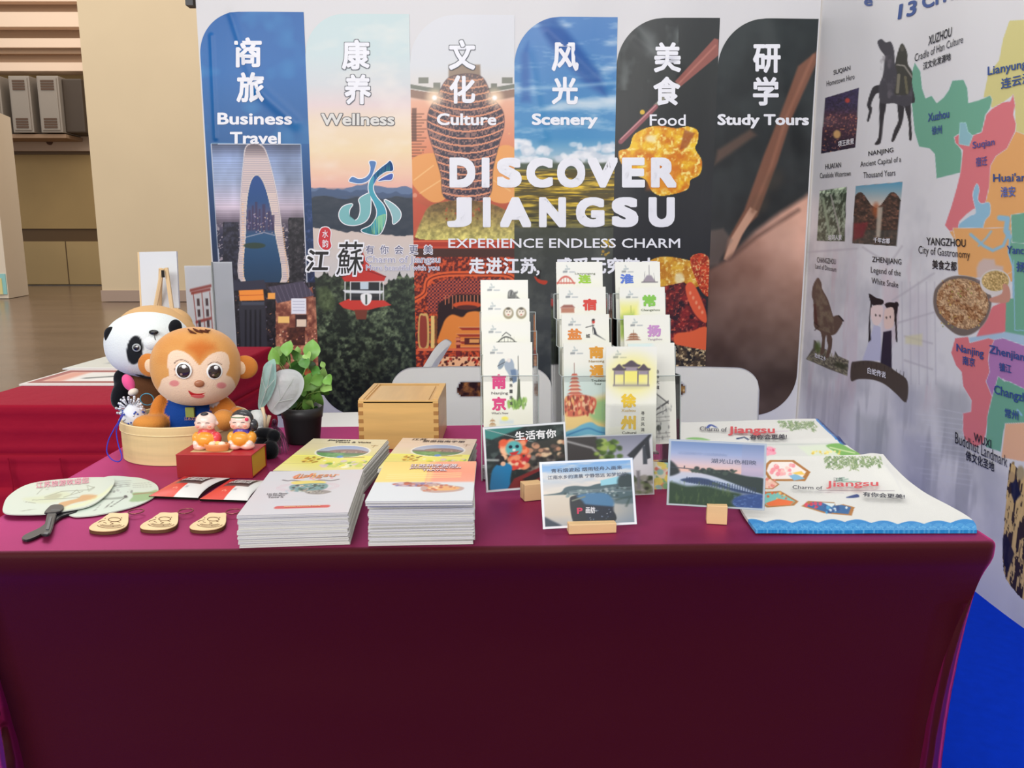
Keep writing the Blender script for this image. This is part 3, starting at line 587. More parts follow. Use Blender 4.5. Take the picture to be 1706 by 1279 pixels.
for k, s in enumerate('走进江苏'): TB(s, 781 + k * 28.6, 456, 27, 27, INK, bold=.035)
TB('，', 893, 459, 6, 9, INK, bold=.03)
for k, s in enumerate('感受无穷魅力'): TB(s, 926 + k * 28.4, 456, 27, 27, INK, bold=.035)
for k, s in enumerate('有你会更美'): TB(s, 609 + k * 24.4, 423, 14, 14.5, (90, 92, 122), bold=.008, outline=(236, 234, 240), ob=.07)
TB('Charm of Jiangsu', 609, 441, 124, 15, (150, 150, 176), bold=0, outline=(238, 236, 242), ob=.05); TB('More beautiful with you', 610, 453, 122, 12, (150, 150, 180), bold=0, outline=(238, 236, 242), ob=.05)
TB('江', 509, 452, 37, 36, (22, 22, 24), bold=.03, outline=INK, ob=.06, skew=.12); TB('蘇', 560, 458, 42, 56, (22, 22, 24), bold=.005, outline=INK, ob=.05, skew=.08)
def decal(surf, parent, pts, col, name='printed_mark', off=.0034, outline=None, ow=1.5, n=1):
    P = np.asarray(pts, float)
    def mk(P, c, of):
        bm = bmesh.new(); W = surf(P[:, 0], P[:, 1], of); vs = [bm.verts.new(tuple(q)) for q in W]; f = bm.faces.new(vs); bmesh.ops.triangulate(bm, faces=[f])
        f = bm.faces[:]; bm.normal_update()
        wchild(name, tomesh(bm, name), mat('ink_%d_%d_%d' % tuple(int(q) for q in c), c, rough=.4), parent)
    if outline is not None:
        A = .5 * np.sum(P[:, 0] * np.roll(P[:, 1], -1) - np.roll(P[:, 0], -1) * P[:, 1]); d = np.roll(P, -1, 0) - np.roll(P, 1, 0); d /= np.linalg.norm(d, axis=1)[:, None] + 1e-9
        mk(P + np.stack([d[:, 1], -d[:, 0]], -1) * ow * np.sign(A), outline, off - .0006)
    mk(P, col, off)
def DB(pts, col, k=5, out=INK): decal(surfB, ban, spline(pts, k), col, 'logo_stroke', .0036, out)
g = lambda *a: [(540 + x / 5.56, 250 + y / 5.56) for x, y in a]
DB(g((420, 105), (476, 108), (470, 160), (440, 240), (395, 290), (330, 308), (270, 300), (232, 286), (262, 248), (320, 268), (380, 256), (420, 215), (430, 160)), (74, 122, 180))
DB(g((500, 285), (560, 245), (632, 218), (625, 272), (560, 278)), (52, 86, 170))
DB(g((325, 455), (380, 415), (425, 408), (430, 520), (420, 600), (380, 660), (300, 692), (210, 688), (155, 650), (140, 590), (165, 535), (210, 508), (262, 503), (235, 550), (232, 610), (262, 655), (310, 640), (335, 580), (335, 510)), (120, 182, 184))
DB(g((560, 462), (640, 500), (700, 560), (710, 610), (690, 650), (642, 682), (636, 620), (610, 550)), (140, 186, 190))
DB(g((612, 100), (635, 140), (634, 190), (570, 200), (500, 250), (460, 310), (455, 370), (490, 440), (550, 510), (575, 590), (560, 690), (515, 775), (440, 780), (345, 745), (430, 700), (480, 630), (490, 560), (460, 480), (420, 400), (414, 320), (450, 240), (520, 170), (580, 125)), (60, 160, 180))
DB(g((575, 600), (560, 690), (515, 775), (440, 780), (345, 745), (430, 700), (480, 630), (530, 600)), (130, 196, 156), out=None)
DB(g((612, 100), (635, 140), (634, 190), (570, 200), (500, 250), (455, 320), (418, 315), (450, 240), (520, 170), (580, 125)), (20, 98, 172), out=None)
DB([(536, 380), (546, 379), (551, 386), (550, 400), (552, 410), (546, 416), (537, 414), (531, 404), (532, 390)], (202, 40, 52))
TB('水', 537, 396, 10, 13, INK, bold=.01, off=.0044); TB('韵', 537, 412, 10, 13, INK, bold=.01, off=.0044)
# ------------------------------------------------------------------ right booth wall with the map print
m_wallp = mat('map_wall_print', None, rough=.42, spec=.4, bump2=.003, b2scale=2.5, b2stretch=(1, 1.6, .4))
def wwave(Y, Z): return .006 * np.sin(4.1 * Y + .8 * np.sin(2 * Z)) + .003 * np.sin(9 * Y + 1)
def surfW(px, py, off=0):
    P = onx(px, py, XW); P[:, 0] += wwave(P[:, 1], P[:, 2]) - off; return P
wall = thing('map_wall', 'white side wall printed with a coloured province map, statue, dinosaur and food pictures', 'display wall', (XW, 4.6, 0))
s = np.linspace(1 / 4.67, 1 / 2.3, 345); Yv = 1 / s; Zv = np.linspace(0, 2.9, 930)
Y, Z = np.meshgrid(Yv, Zv); Y = Y.ravel(); Z = Z.ravel()
px, py = proj(np.stack([np.full(len(Y), XW), Y, Z], -1))
p = Paint(px, py, (230, 230, 230))
# pale watercolour street scene
n = fbm(Y * 5, Z * 5, 3, 4); p.mix(np.clip((n - .45) * 1.6, 0, .5) * sstep(250, 420, p.y), (176, 178, 184))
n2 = fbm(Y * 9, Z * 2.2, 8, 4); p.mix(np.clip((n2 - .55) * 3, 0, .45) * sstep(380, 470, p.y) * (1 - sstep(640, 700, p.y)), (214, 188, 194))
n3 = fbm(Y * 14, Z * 3, 12, 3); p.mix(np.clip((n3 - .5) * 3, 0, .4) * sstep(600, 700, p.y) * (1 - sstep(900, 960, p.y)), (150, 152, 158)); p.mix(.5 * sstep(930, 1000, p.y), (214, 216, 222))
for x0, x1, y0, y1, c in ((1430, 1480, 690, 820, (170, 176, 172)), (1560, 1615, 640, 760, (150, 154, 160)), (1500, 1550, 720, 860, (176, 178, 196)), (1340, 1420, 640, 720, (190, 184, 190)), (1410, 1432, 420, 620, (226, 226, 230)), (1335, 1344, 430, 700, (196, 192, 196)), (1508, 1550, 480, 600, (206, 200, 208)), (1640, 1700, 780, 900, (190, 192, 202)), (1480, 1530, 640, 700, (196, 198, 210))):
    p.poly([(x0, y0), (x1, y0 + (x1 - x0) * .2), (x1 - 6, y1 + 8), (x0 + 8, y1)], c, 12, .42)
for x in range(1500, 1560, 14): p.line([(x, 470), (x + 2, 640)], 2, (186, 184, 192), 1.5, .5)
for a, b in (((1485, 500), (1555, 455)), ((1485, 540), (1555, 520)), ((1440, 412), (1480, 440)), ((1480, 440), (1500, 410)), ((1345, 420), (1430, 414)), ((1505, 560), (1552, 572)), ((1505, 600), (1552, 615))): p.line([a, b], 3, (188, 184, 190), 2, .6)
for y in range(680, 800, 9): p.line([(1560 - (y % 5) * 9, y), (1620, y + 12)], 1.2, (228, 230, 236), 1, .5)
p.poly([(1506, 560), (1535, 556), (1535, 576), (1506, 572)], (232, 226, 160), 3, .5)
C6 = lambda *a: [(1300 + x / 3.197, y / 3.197) for x, y in a]
C7 = lambda *a: [(1300 + x / 3.761, 380 + y / 3.761) for x, y in a]
C8 = lambda *a: [(1300 + x / 3.044, 640 + y / 3.044) for x, y in a]
WH = (226, 230, 236); GRN = (116, 178, 150); PNK = (228, 126, 132); YEL = (222, 214, 142); ORG = (240, 178, 110); PUR = (184, 130, 186); LBL = (150, 198, 220)
kw = dict(outline=WH, ow=.8)
p.poly(C6((1225, 110), (1400, 100), (1400, 760), (1260, 720), (1255, 560), (1245, 505), (1190, 545), (1130, 575), (1085, 520), (1110, 400), (1170, 320), (1190, 210)), YEL, **kw)
p.poly(C6((705, 335), (735, 380), (745, 470), (765, 525), (800, 510), (830, 550), (870, 520), (900, 480), (920, 430), (980, 425), (1000, 470), (1005, 550), (1060, 535), (1120, 510), (1130, 530), (1120, 575), (1095, 610), (1075, 700), (1020, 725), (955, 710), (925, 730), (945, 770), (965, 800), (975, 915), (830, 950), (820, 820), (790, 790), (730, 780), (705, 700), (690, 560), (680, 420)), GRN, **kw)
p.poly(C6((1260, 700), (1400, 750), (1400, 1500), (1100, 1500), (1050, 1400), (1000, 1330), (940, 1300), (900, 1235), (1060, 1120), (1100, 1000), (1120, 880), (1150, 830), (1210, 790)), ORG, **kw)
p.poly(C6((1245, 505), (1255, 560), (1245, 610), (1260, 660), (1255, 700), (1210, 790), (1150, 830), (1120, 880), (1110, 1000), (1090, 1080), (1060, 1120), (1030, 1110), (990, 1140), (950, 1180), (945, 1220), (900, 1230), (875, 1200), (910, 1100), (940, 1000), (960, 920), (975, 800), (935, 760), (930, 730), (955, 715), (1020, 725), (1075, 705), (1100, 610), (1130, 580), (1190, 545), (1230, 540)), PNK, **kw)
p.poly(C6((960, 655), (990, 655), (1000, 700), (1025, 725), (1005, 775), (955, 765)), (150, 198, 206), outline=(180, 230, 226), ow=1)
p.poly(spline(C6((1045, 980), (1058, 1010), (1050, 1060), (1070, 1085), (1112, 1080), (1115, 1140), (1085, 1180), (1060, 1279), (1010, 1279), (990, 1240), (950, 1220), (955, 1190), (1010, 1150), (1040, 1130), (1025, 1040)), 4), LBL, **kw)
# lower provinces
p.poly(C7((1080, 0), (1480, 0), (1480, 260), (1420, 290), (1340, 300), (1220, 310), (1110, 290), (1105, 120)), ORG, **kw); p.poly(C7((1450, 60), (1700, 40), (1700, 640), (1480, 640), (1470, 240), (1440, 150)), GRN, outline=LBL, ow=3)
p.poly(C6((1235, 1145), (1400, 1120), (1400, 1300), (1240, 1290)), GRN, **kw); p.line(C7((1190, 40), (1270, 110), (1330, 140), (1400, 110), (1440, 20)), 5, LBL, 2); p.line(C7((1240, 110), (1290, 60), (1320, 20)), 3, LBL, 2); p.line(C6((1170, 1160), (1215, 1165), (1205, 1230), (1225, 1260)), 9, LBL, 2)
p.poly(C7((1415, 440), (1700, 440), (1700, 720), (1410, 680)), GRN); p.line(C7((1470, 200), (1480, 640), (1600, 640)), 1.6, LBL)
p.poly(C7((1330, 490), (1420, 455), (1415, 645), (1340, 690), (1220, 685), (1260, 600)), PNK); p.poly(C7((1150, 690), (1420, 650), (1700, 700), (1700, 780), (1500, 730), (1400, 700), (1180, 740)), (176, 206, 226), 2)
p.poly(C7((1340, 700), (1400, 690), (1700, 790), (1700, 1060), (1440, 970), (1400, 940), (1330, 1060), (1285, 950), (1310, 890), (1300, 830), (1310, 760)), PUR, **kw)
p.poly(C7((1090, 690), (1170, 680), (1180, 720), (1300, 690), (1340, 700), (1310, 760), (1300, 830), (1310, 900), (1285, 960), (1330, 1060), (1310, 1140), (1290, 1279), (1270, 1350), (1220, 1370), (1150, 1320), (1140, 1270), (1140, 1160), (1190, 1150), (1195, 1080), (1140, 990), (1130, 900), (1095, 860), (1065, 780)), PNK, **kw)
p.poly(C7((1370, 930), (1410, 960), (1440, 960), (1700, 1080), (1700, 1230), (1430, 1230), (1410, 1260), (1390, 1400), (1290, 1370), (1300, 1180), (1330, 1060)), GRN, **kw)
p.poly(C8((1150, 200), (1400, 190), (1400, 420), (1130, 370)), (242, 190, 150), **kw)
p.line(C7((1500, 1140), (1527, 1170)), 4, LBL)
# equestrian statue picture
BZ = (74, 72, 78); BZ2 = (52, 50, 54)
for q, c in ((((540, 455), (500, 460), (480, 500), (465, 560), (475, 590), (465, 640), (475, 645), (492, 580), (485, 560), (510, 500), (545, 490)), BZ2), (((530, 530), (562, 540), (547, 640), (538, 740), (527, 768), (503, 768), (523, 730), (527, 640)), BZ2),
             (((615, 555), (648, 560), (640, 650), (612, 720), (597, 752), (585, 750), (600, 690), (620, 640)), BZ2), (((650, 560), (682, 550), (685, 640), (690, 735), (675, 742), (672, 650)), BZ2), (((670, 470), (695, 480), (706, 530), (700, 548), (680, 540)), BZ2),
             (((518, 222), (538, 208), (560, 226), (584, 222), (600, 270), (606, 350), (640, 390), (690, 440), (690, 545), (650, 566), (600, 550), (560, 552), (530, 540), (525, 460), (545, 400), (552, 320), (556, 300), (530, 262)), BZ)):
    p.poly(spline(C6(*q), 3), c)
i = np.nonzero(p.sd(C6((530, 300), (600, 290), (690, 440), (690, 545), (540, 540)), p.bb(1460, 1520, 60, 180)) < 0)[0]; i = p.bb(1460, 1520, 60, 180)[i]; p.mix(np.clip((fbm(p.x[i] / 8, p.y[i] / 12, 5, 3) - .5) * 2, 0, .5), (130, 124, 130), i)
p.poly(spline(C6((640, 230), (665, 280), (668, 340), (690, 380), (690, 430), (672, 500), (620, 505), (600, 495), (614, 400), (605, 340), (620, 270)), 3), (66, 66, 58)); p.line(C6((615, 345), (650, 350), (690, 410)), 2.5, (150, 146, 136)); p.line(C6((622, 400), (615, 490)), 5, (130, 126, 108)); p.ell(*C6((640, 258))[0], 3.2, 5, (92, 90, 80)); p.line(C6((655, 410), (665, 495)), 4, (112, 108, 84))
def photo(q, fn, out=None):
    P = np.asarray(q, float); p.poly(q, (60, 60, 60)); i = p.bb(P[:, 0].min(), P[:, 0].max(), P[:, 1].min(), P[:, 1].max()); i = i[p.sd(q, i) < 0]; v = (p.y[i] - P[:, 1].min()) / np.ptp(P[:, 1]); fn(i, v, p.x[i], p.y[i])
def ph1(i, v, x, y):
    n = fbm(x / 2.5, y / 2.5, 4, 3); p.c[i] = np.stack([np.interp(v, [0, .3, .45, .8, 1], k) for k in ([52, 60, 90, 60, 40], [46, 52, 50, 42, 34], [84, 80, 66, 60, 60])], -1) * (.5 + n)[:, None]
    p.mix(np.clip((n - .6) * 4, 0, .9) * (v > .4), (214, 140, 90), i)
photo(C6((245, 522), (422, 467), (405, 785), (222, 818)), ph1); p.ell(*C6((305, 715))[0], 6, 7, (236, 190, 120), 2, .9); p.ell(*C6((360, 535))[0], 4, 4, (190, 70, 60), 1.5)
def ph2(i, v, x, y): n = fbm((x + y * .35) / 3, y / 6, 7, 4); p.c[i] = (np.array((60, 76, 58)) + (np.clip((n - .35) * 3, 0, 1)[:, None]) * np.array((120, 120, 110))) * np.where(v < .12, 1.3, .95)[:, None]
photo([(1367, 318), (1412, 311), (1409, 402), (1361, 401)], ph2); p.line([(1372, 330), (1384, 400)], 4, (150, 170, 140), 1.5); p.line([(1385, 325), (1402, 395)], 2.5, (170, 170, 160), 1)
def ph3(i, v, x, y):
    n = fbm(x / 3.5, y / 3, 9, 4); sky = np.stack([np.interp(v, [0, .35, .5, 1], k) for k in ([90, 214, 226, 90], [160, 200, 190, 60], [190, 184, 160, 54])], -1); mask = (v > .28 + .12 * np.cos((x - 1460) / 8)) ; c = np.where(mask[:, None], np.array((44, 40, 36)) + (n[:, None] ** 2) * np.array((150, 90, 66)), sky)
    wv = v > .75; c[wv] = c[wv] * .6 + np.array((60, 70, 66)) * .5; p.c[i] = c
photo([(1428, 310), (1500, 303), (1491, 410), (1422, 405)], ph3); p.ell(1460, 350, 5, 12, (176, 96, 56), 3, .8); p.poly([(1425, 372), (1448, 370), (1440, 395), (1424, 400)], (130, 40, 50), 3, .8); p.poly([(1462, 345), (1470, 345), (1466, 395), (1460, 395)], (206, 196, 176), 2, .8)
# dinosaur picture
p.poly(C7((160, 820), (205, 750), (210, 700), (222, 705), (240, 745), (290, 760), (300, 800), (340, 810), (350, 770), (370, 800), (440, 830), (430, 925), (300, 880)), (98, 94, 82), 1); i = p.bb(1340, 1420, 570, 630); i = i[p.sd(C7((160, 820), (240, 745), (440, 830), (430, 925)), i) < 0]; p.mix(np.clip((fbm(p.x[i] / 2, p.y[i] / 2, 3, 3) - .4) * 3, 0, .9), (176, 170, 140), i); p.ell(*C7((235, 745))[0], 5, 9, (86, 110, 52), 3, .8); p.ell(*C7((385, 860))[0], 12, 5, (60, 66, 46), 3, .8, .3)
DN = (104, 84, 72)
for q in (((225, 320), (240, 312), (258, 345), (262, 380), (300, 450), (330, 540), (345, 570), (400, 580), (370, 640), (340, 668), (290, 670), (240, 640), (210, 610), (208, 470), (196, 420), (205, 360)), ((250, 630), (290, 650), (280, 700), (275, 780), (250, 785), (262, 700)), ((295, 650), (325, 680), (328, 730), (310, 800), (285, 812), (300, 740), (292, 700)), ((330, 560), (372, 545), (405, 582), (370, 585))): p.poly(spline(C7(*q), 3), DN)
i = p.bb(1350, 1402, 462, 562); i = i[p.sd(C7((225, 320), (262, 380), (345, 570), (340, 668), (240, 640), (208, 470)), i) < -1]; p.mix(np.clip((fbm(p.x[i] / 6, p.y[i] / 9, 5, 4) - .4) * 2.2, 0, .6), (150, 138, 110), i); p.line(C7((215, 480), (225, 600)), 4, (90, 50, 44), 1.5); p.line(C7((212, 590), (240, 615), (215, 640)), 1.4, (60, 44, 40)); p.line(C7((372, 548), (404, 580)), 2, (30, 28, 30))
# couple on bridge picture
p.poly(C7((590, 600), (625, 620), (632, 830), (520, 830), (560, 700)), (198, 200, 222), 1); p.poly(C7((640, 650), (690, 640), (690, 880), (622, 850)), (46, 42, 60), 1); p.poly(C7((560, 410), (580, 470), (566, 560), (570, 700), (556, 715), (560, 560), (570, 470)), (28, 26, 32), .8)
p.poly(spline(C7((560, 410), (600, 435), (640, 450), (640, 475), (600, 490), (575, 470)), 4), (32, 30, 36)); p.poly(spline(C7((572, 500), (600, 482), (638, 490), (636, 560), (615, 605), (590, 605), (572, 560)), 4), (244, 222, 214)); p.ell(*C7((598, 545))[0], 1.2, 1.8, (40, 30, 30)); p.ell(*C7((622, 548))[0], 1, 1.8, (40, 30, 30))
p.poly(spline(C7((650, 480), (700, 465), (728, 500), (720, 560), (725, 700), (715, 700), (705, 570)), 4), (30, 28, 34)); p.poly(spline(C7((648, 520), (665, 500), (700, 500), (706, 570), (695, 620), (655, 632), (645, 590)), 4), (240, 212, 198)); p.ell(*C7((660, 560))[0], 1.2, 1.8, (40, 30, 30)); p.ell(*C7((682, 556))[0], 1, 1.8, (40, 30, 30)); p.ell(*C7((718, 480))[0], 4, 5, (30, 28, 34)); p.line(C7((652, 478), (706, 470)), 1.6, (30, 28, 34))
p.poly(spline(C7((455, 850), (480, 835), (560, 830), (640, 850), (720, 900), (790, 960), (782, 1090), (720, 1040), (650, 980), (580, 950), (500, 945), (452, 955)), 4), (82, 72, 64), 1); [p.line(C7((x, 832 + abs(x - 540) * .3), (x - 4, 850 + abs(x - 540) * .34)), 1, (50, 44, 40), alpha=.7) for x in range(480, 780, 24)]
# bowls of fried rice
p.poly(spline(C7((955, 440), (975, 370), (1050, 310), (1150, 300), (1250, 330), (1310, 400), (1320, 480), (1290, 570), (1230, 640), (1160, 672), (1090, 660), (1010, 590), (965, 520)), 5), (120, 108, 100), 1, outline=(190, 184, 180), ow=.8)
ric = spline(C7((975, 440), (1000, 370), (1060, 325), (1150, 318), (1240, 350), (1290, 420), (1300, 500), (1260, 580), (1200, 625), (1130, 630), (1050, 590), (990, 520)), 5); p.poly(ric, (190, 166, 130)); i = p.bb(1555, 1650, 460, 552); i = i[p.sd(ric, i) < 0]; n = _h(np.floor(p.x[i] / 1.8), np.floor(p.y[i] / 1.8), 4)[:, None]; n2 = fbm(p.x[i] / 8, p.y[i] / 8, 4, 3)[:, None]; p.c[i] = np.array((150, 116, 84)) + n * np.array((86, 84, 70)) - (n2 > .55) * np.array((30, 40, 40))
p.dots(1562, 1640, 466, 545, 40, [(150, 160, 70), (220, 190, 100), (110, 60, 50)], (.8, 1.6), 4)
p.poly(C7((1240, 215), (1270, 190), (1340, 195), (1350, 230), (1400, 240), (1400, 300), (1230, 330), (1225, 250)), (206, 200, 212), 3, .7)
p.ell(*C7((1348, 340))[0], 27, 22, (226, 220, 214)); p.ell(*C7((1348, 330))[0], 24, 17, (196, 176, 110)); i = p.bb(1634, 1684, 448, 488); i = i[np.hypot((p.x[i] - 1658.4) / 23, (p.y[i] - 467.7) / 16) < 1]; n = _h(np.floor(p.x[i] / 2), np.floor(p.y[i] / 2), 6)[:, None]; p.c[i] = np.array((150, 124, 70)) + n * np.array((96, 90, 80))
p.poly(spline(C7((1400, 350), (1440, 370), (1440, 460), (1330, 466), (1310, 440), (1390, 410)), 4), (206, 150, 130), 1)
# golden statue picture
p.poly(spline(C8((1185, 400), (1200, 395), (1200, 440), (1260, 470), (1300, 480), (1300, 1080), (1225, 1055), (1180, 1020), (1165, 940), (1140, 880), (1160, 760), (1175, 600), (1168, 460)), 4), (150, 122, 70), 1)
i = p.bb(1672, 1740, 770, 1000); i = i[p.sd(spline(C8((1185, 400), (1260, 470), (1300, 480), (1300, 1080), (1180, 1020), (1140, 880), (1168, 460)), 3), i) < 0]; n = fbm((p.x[i] + p.y[i] * .12) / 4, p.y[i] / 22, 9, 4); p.c[i] = np.where((n > .5)[:, None], np.array((206, 176, 116)), np.array((62, 46, 30))) * (.8 + .4 * n)[:, None]
p.poly(C8((1140, 780), (1160, 760), (1200, 860), (1165, 960), (1140, 880)), (34, 30, 40), 1, .9); p.poly(C8((1180, 500), (1210, 480), (1235, 560), (1200, 600), (1185, 560)), (24, 28, 56), 1.5, .9); p.ell(*C8((1186, 470))[0], 5.5, 9, (190, 160, 110)); p.ell(*C8((1232, 450))[0], 7, 12, (176, 160, 120), 2)
wq = gridq(345, 930)[:, ::-1]
wchild('printed_sheet', mesh_np('printed_sheet', np.stack([XW + wwave(Y, Z), Y, Z], -1), wq, p.clip()), m_wallp, wall)
box('wall_board', mat('white_board', (205, 206, 212), rough=.6), XW + .02, XW + .06, -.4, 4.67, 0, 2.9, wall, wc=True)
box('wall_sheet_plain', MATS['white_board'], XW, XW + .02, -.4, 2.3, 0, 2.9, wall, wc=True)
def TW(*a, **k): k.setdefault('off', .003); T(surfW, wall, *a, **k)
K = (26, 28, 34); NV = (44, 74, 140); BL = (52, 84, 150)
TW('XUZHOU', 1545, 76, 42, 16, K, bold=.012, slope=-.37, skew=.08); TW('Cradle of Han Culture', 1521, 103, 86, 13, K, slope=-.37, skew=.05); TW('汉文化发源地', 1536, 117, 50, 13, K, bold=.02, slope=-.34)
TW('SUQIAN', 1391, 126, 27, 9, K, bold=.008, slope=-.3); TW('Hometown Hero', 1380, 144, 45, 9, K, slope=-.28)
TW('NANJING', 1449, 262, 38, 10, K, bold=.008, slope=-.17); TW('Ancient Capital of a', 1436, 281, 63, 12, K, slope=-.14); TW('Thousand Years', 1441, 297, 49, 10, K, slope=-.1)
TW("HUAI'AN", 1377, 282, 26, 9, K, bold=.006, slope=-.13); TW('Canalside Watertown', 1368, 297, 52, 9, K, slope=-.08)
TW('CHANGZHOU', 1362, 437, 32, 9, K, bold=.002, slope=.1); TW('Land of Dinosaurs', 1359, 447, 36, 8, K, slope=.16)
TW('ZHENJIANG', 1455, 439, 45, 12, K, bold=.006, slope=.1); TW('Legend of the', 1453, 457, 46, 13, K, slope=.13); TW('White Snake', 1454, 472, 41, 10, K, slope=.18)
TW('YANGZHOU', 1543, 408, 66, 13, K, bold=.012, slope=.05); TW('City of Gastronomy', 1529, 426, 87, 17, K, slope=.1); TW('美食之都', 1553, 448, 41, 16, K, bold=.02, slope=.09)
TW('WUXI', 1623, 734, 31, 14, K, bold=.012, slope=.42); TW('Buddhist Landmark', 1591, 738, 92, 19, K, slope=.44); TW('佛文化圣地', 1609, 766, 51, 17, K, bold=.02, slope=.4)
TW('Xuzhou', 1545, 203, 38, 14, BL, bold=.018, slope=-.19); TW('徐州', 1552, 225, 18, 15, BL, bold=.02, slope=-.12); TW('Suqian', 1622, 251, 37, 15, (90, 84, 150), bold=.018, slope=-.17); TW('宿迁', 1627, 278, 19, 16, (90, 84, 150), bold=.02, slope=-.14)
TW('Lianyungang', 1648, 130, 92, 19, BL, bold=.018, slope=-.2); TW('连云港', 1670, 149, 54, 18, BL, bold=.02, slope=-.22); TW("Huai'an", 1656, 303, 58, 14, BL, bold=.018, slope=-.02); TW('淮安', 1669, 329, 26, 18, (90, 110, 180), bold=.02, slope=-.06)
TW('Yancheng', 1680, 426, 60, 17, BL, bold=.018, slope=.05); TW('扬州', 1697, 452, 34, 17, BL, bold=.02, slope=.1)
TW('Nanjing', 1593, 589, 46, 17, BL, bold=.018, slope=.22); TW('南京', 1603, 607, 21, 15, BL, bold=.02, slope=.2); TW('Zhenjiang', 1649, 592, 72, 18, BL, bold=.018, slope=.22); TW('镇江', 1667, 618, 22, 15, BL, bold=.02, slope=.2)
TW('Changzhou', 1658, 660, 76, 20, BL, bold=.018, slope=.26); TW('常州', 1678, 695, 24, 16, BL, bold=.02, slope=.22)
TW('13', 1494, 33, 29, 26, BL, bold=.03, slope=-.3, skew=.12); TW('CITIES', 1534, 16, 90, 26, BL, bold=.03, slope=-.3); TW('e', 1441, 10, 14, 12, BL, bold=.03)
TWW = (240, 240, 244)
TW('项王故里', 1398, 245, 27, 10, TWW, bold=.02, slope=-.2); TW('运河人家', 1381, 400, 24, 9, TWW, bold=.02); TW('千年古都', 1457, 404, 25, 9, TWW, bold=.02, slope=.08)
TW('恐龙之乡', 1358, 595, 19, 7.5, TWW, bold=.02, slope=.35); TW('白蛇传说', 1447, 622, 28, 11, TWW, bold=.02, slope=.3)
# ------------------------------------------------------------------ tables and cloths
CLOTH = mat('crimson_stretch_cloth', (62, 4, 10), rough=.6, sheen=1.0, srough=.3, sheentint=(255, 70, 150), spec=.2, bump=.0004, bscale=700, bump2=.004, b2scale=3)
def satin(m, col, k, rough=.42):
    """pink satin lustre of the stretch fibres at grazing angles (Fresnel)"""
    N = m.node_tree.nodes; L = m.node_tree.links; g = N.new('ShaderNodeBsdfGlossy'); g.inputs['Color'].default_value = (*lin(col), 1); g.inputs['Roughness'].default_value = rough
    f = N.new('ShaderNodeFresnel'); f.inputs[0].default_value = 1.4; a = N.new('ShaderNodeMath'); a.operation = 'MULTIPLY_ADD'; a.use_clamp = True; a.inputs[1].default_value = k; a.inputs[2].default_value = -.032 * k; L.new(f.outputs[0], a.inputs[0])
    q = N.new('ShaderNodeMath'); q.operation = 'MINIMUM'; q.inputs[1].default_value = .29; L.new(a.outputs[0], q.inputs[0])
    x = N.new('ShaderNodeMixShader'); L.new(q.outputs[0], x.inputs[0]); L.new(N['Principled BSDF'].outputs[0], x.inputs[1]); L.new(g.outputs[0], x.inputs[2]); L.new(x.outputs[0], N['Material Output'].inputs[0])
satin(CLOTH, (255, 110, 196), 1.7)
CLOTH2 = mat('crimson_draped_cloth', (150, 14, 42), rough=.75, sheen=.2, sheentint=(240, 50, 100), spec=.15, bump=.0004, bscale=700, bump2=.012, b2scale=5)
def cover(name, corners, prof, r, m, parent, nside=26, wr=0, seed=1, ncorn=7):
    C = np.array(corners, float); loop = []; nor = []
    for i in range(4):
        a, b, c = C[i - 1], C[i], C[(i + 1) % 4]; d0 = (b - a) / np.linalg.norm(b - a); d1 = (c - b) / np.linalg.norm(c - b)
        n0 = np.array((d0[1], -d0[0])); n1 = np.array((d1[1], -d1[0])); cen = b - d0 * r + d1 * r
        for k in range(ncorn):
            t = k / (ncorn - 1); n = n0 * math.cos(t * math.pi / 2) + n1 * math.sin(t * math.pi / 2); n /= np.linalg.norm(n); loop.append(cen + n * r); nor.append(n * 1.0)
        e0 = b + d1 * r; e1 = c - d1 * r
        for k in range(1, nside): loop.append(e0 + (e1 - e0) * k / nside); nor.append(n1)
    L = np.array(loop); Nn = np.array(nor); n = len(L); V = []; arc = np.concatenate([[0], np.cumsum(np.linalg.norm(np.diff(L, axis=0), axis=1))])
    for j, (ins, z) in enumerate(prof):
        w_ = wr * min(1, max(0, (.72 - z) * 4)) * (fbm(arc * 7, np.full(n, z * 9.), seed, 3) - .5) * 2
        P = L - Nn * (ins - w_)[:, None]; V += [(q[0], q[1], z) for q in P]
    Q = [(j * n + k, j * n + (k + 1) % n, (j + 1) * n + (k + 1) % n, (j + 1) * n + k) for j in range(len(prof) - 1) for k in range(n)]
    me = bpy.data.meshes.new(name); me.from_pydata(V, [], [tuple(reversed(q)) for q in Q] + [tuple(range(n))]); me.polygons.foreach_set('use_smooth', [True] * (len(me.polygons) - 1) + [False])
    return wchild(name, me, m, parent)
def prof_smooth(pts, n=6): return [tuple(q) for q in spline(pts, n, False)]
tb = thing('covered_table', 'long front table under a tight crimson-magenta stretch cover', 'table', (-.07, 1.68, 0))
cover('stretch_cover', [(-.93, 1.214), (.812, 1.262), (.838, 2.19), (-.965, 2.10)], [(.012, .75), (.004, .7488), (.0008, .745), (0, .74), (.001, .722)] + prof_smooth([(.004, .712), (.02, .668), (.046, .55), (.062, .38), (.066, .2), (.05, .02), (.046, .001)], 5), .022, CLOTH, tb, wr=.004)
tb2 = thing('draped_table', 'side table draped in bright crimson cloth behind the plush toys at the left', 'table', (-1.43, 3.1, 0))
pr = [(.012, .75), (.004, .7485), (0, .742), (.002, .72)] + [(.004 + .004 * math.sin(k * 1.9), .72 - k * .02) for k in range(1, 7)] + [(.008, .592), (-.004, .588)] + [(.0 + .004 * math.sin(k * 1.7), .588 - k * .02) for k in range(1, 6)] + [(.006, .48), (-.006, .476)] + [(-.002 + .004 * math.sin(k * 1.3), .476 - k * .0235) for k in range(1, 20)] + [(0, .001)]
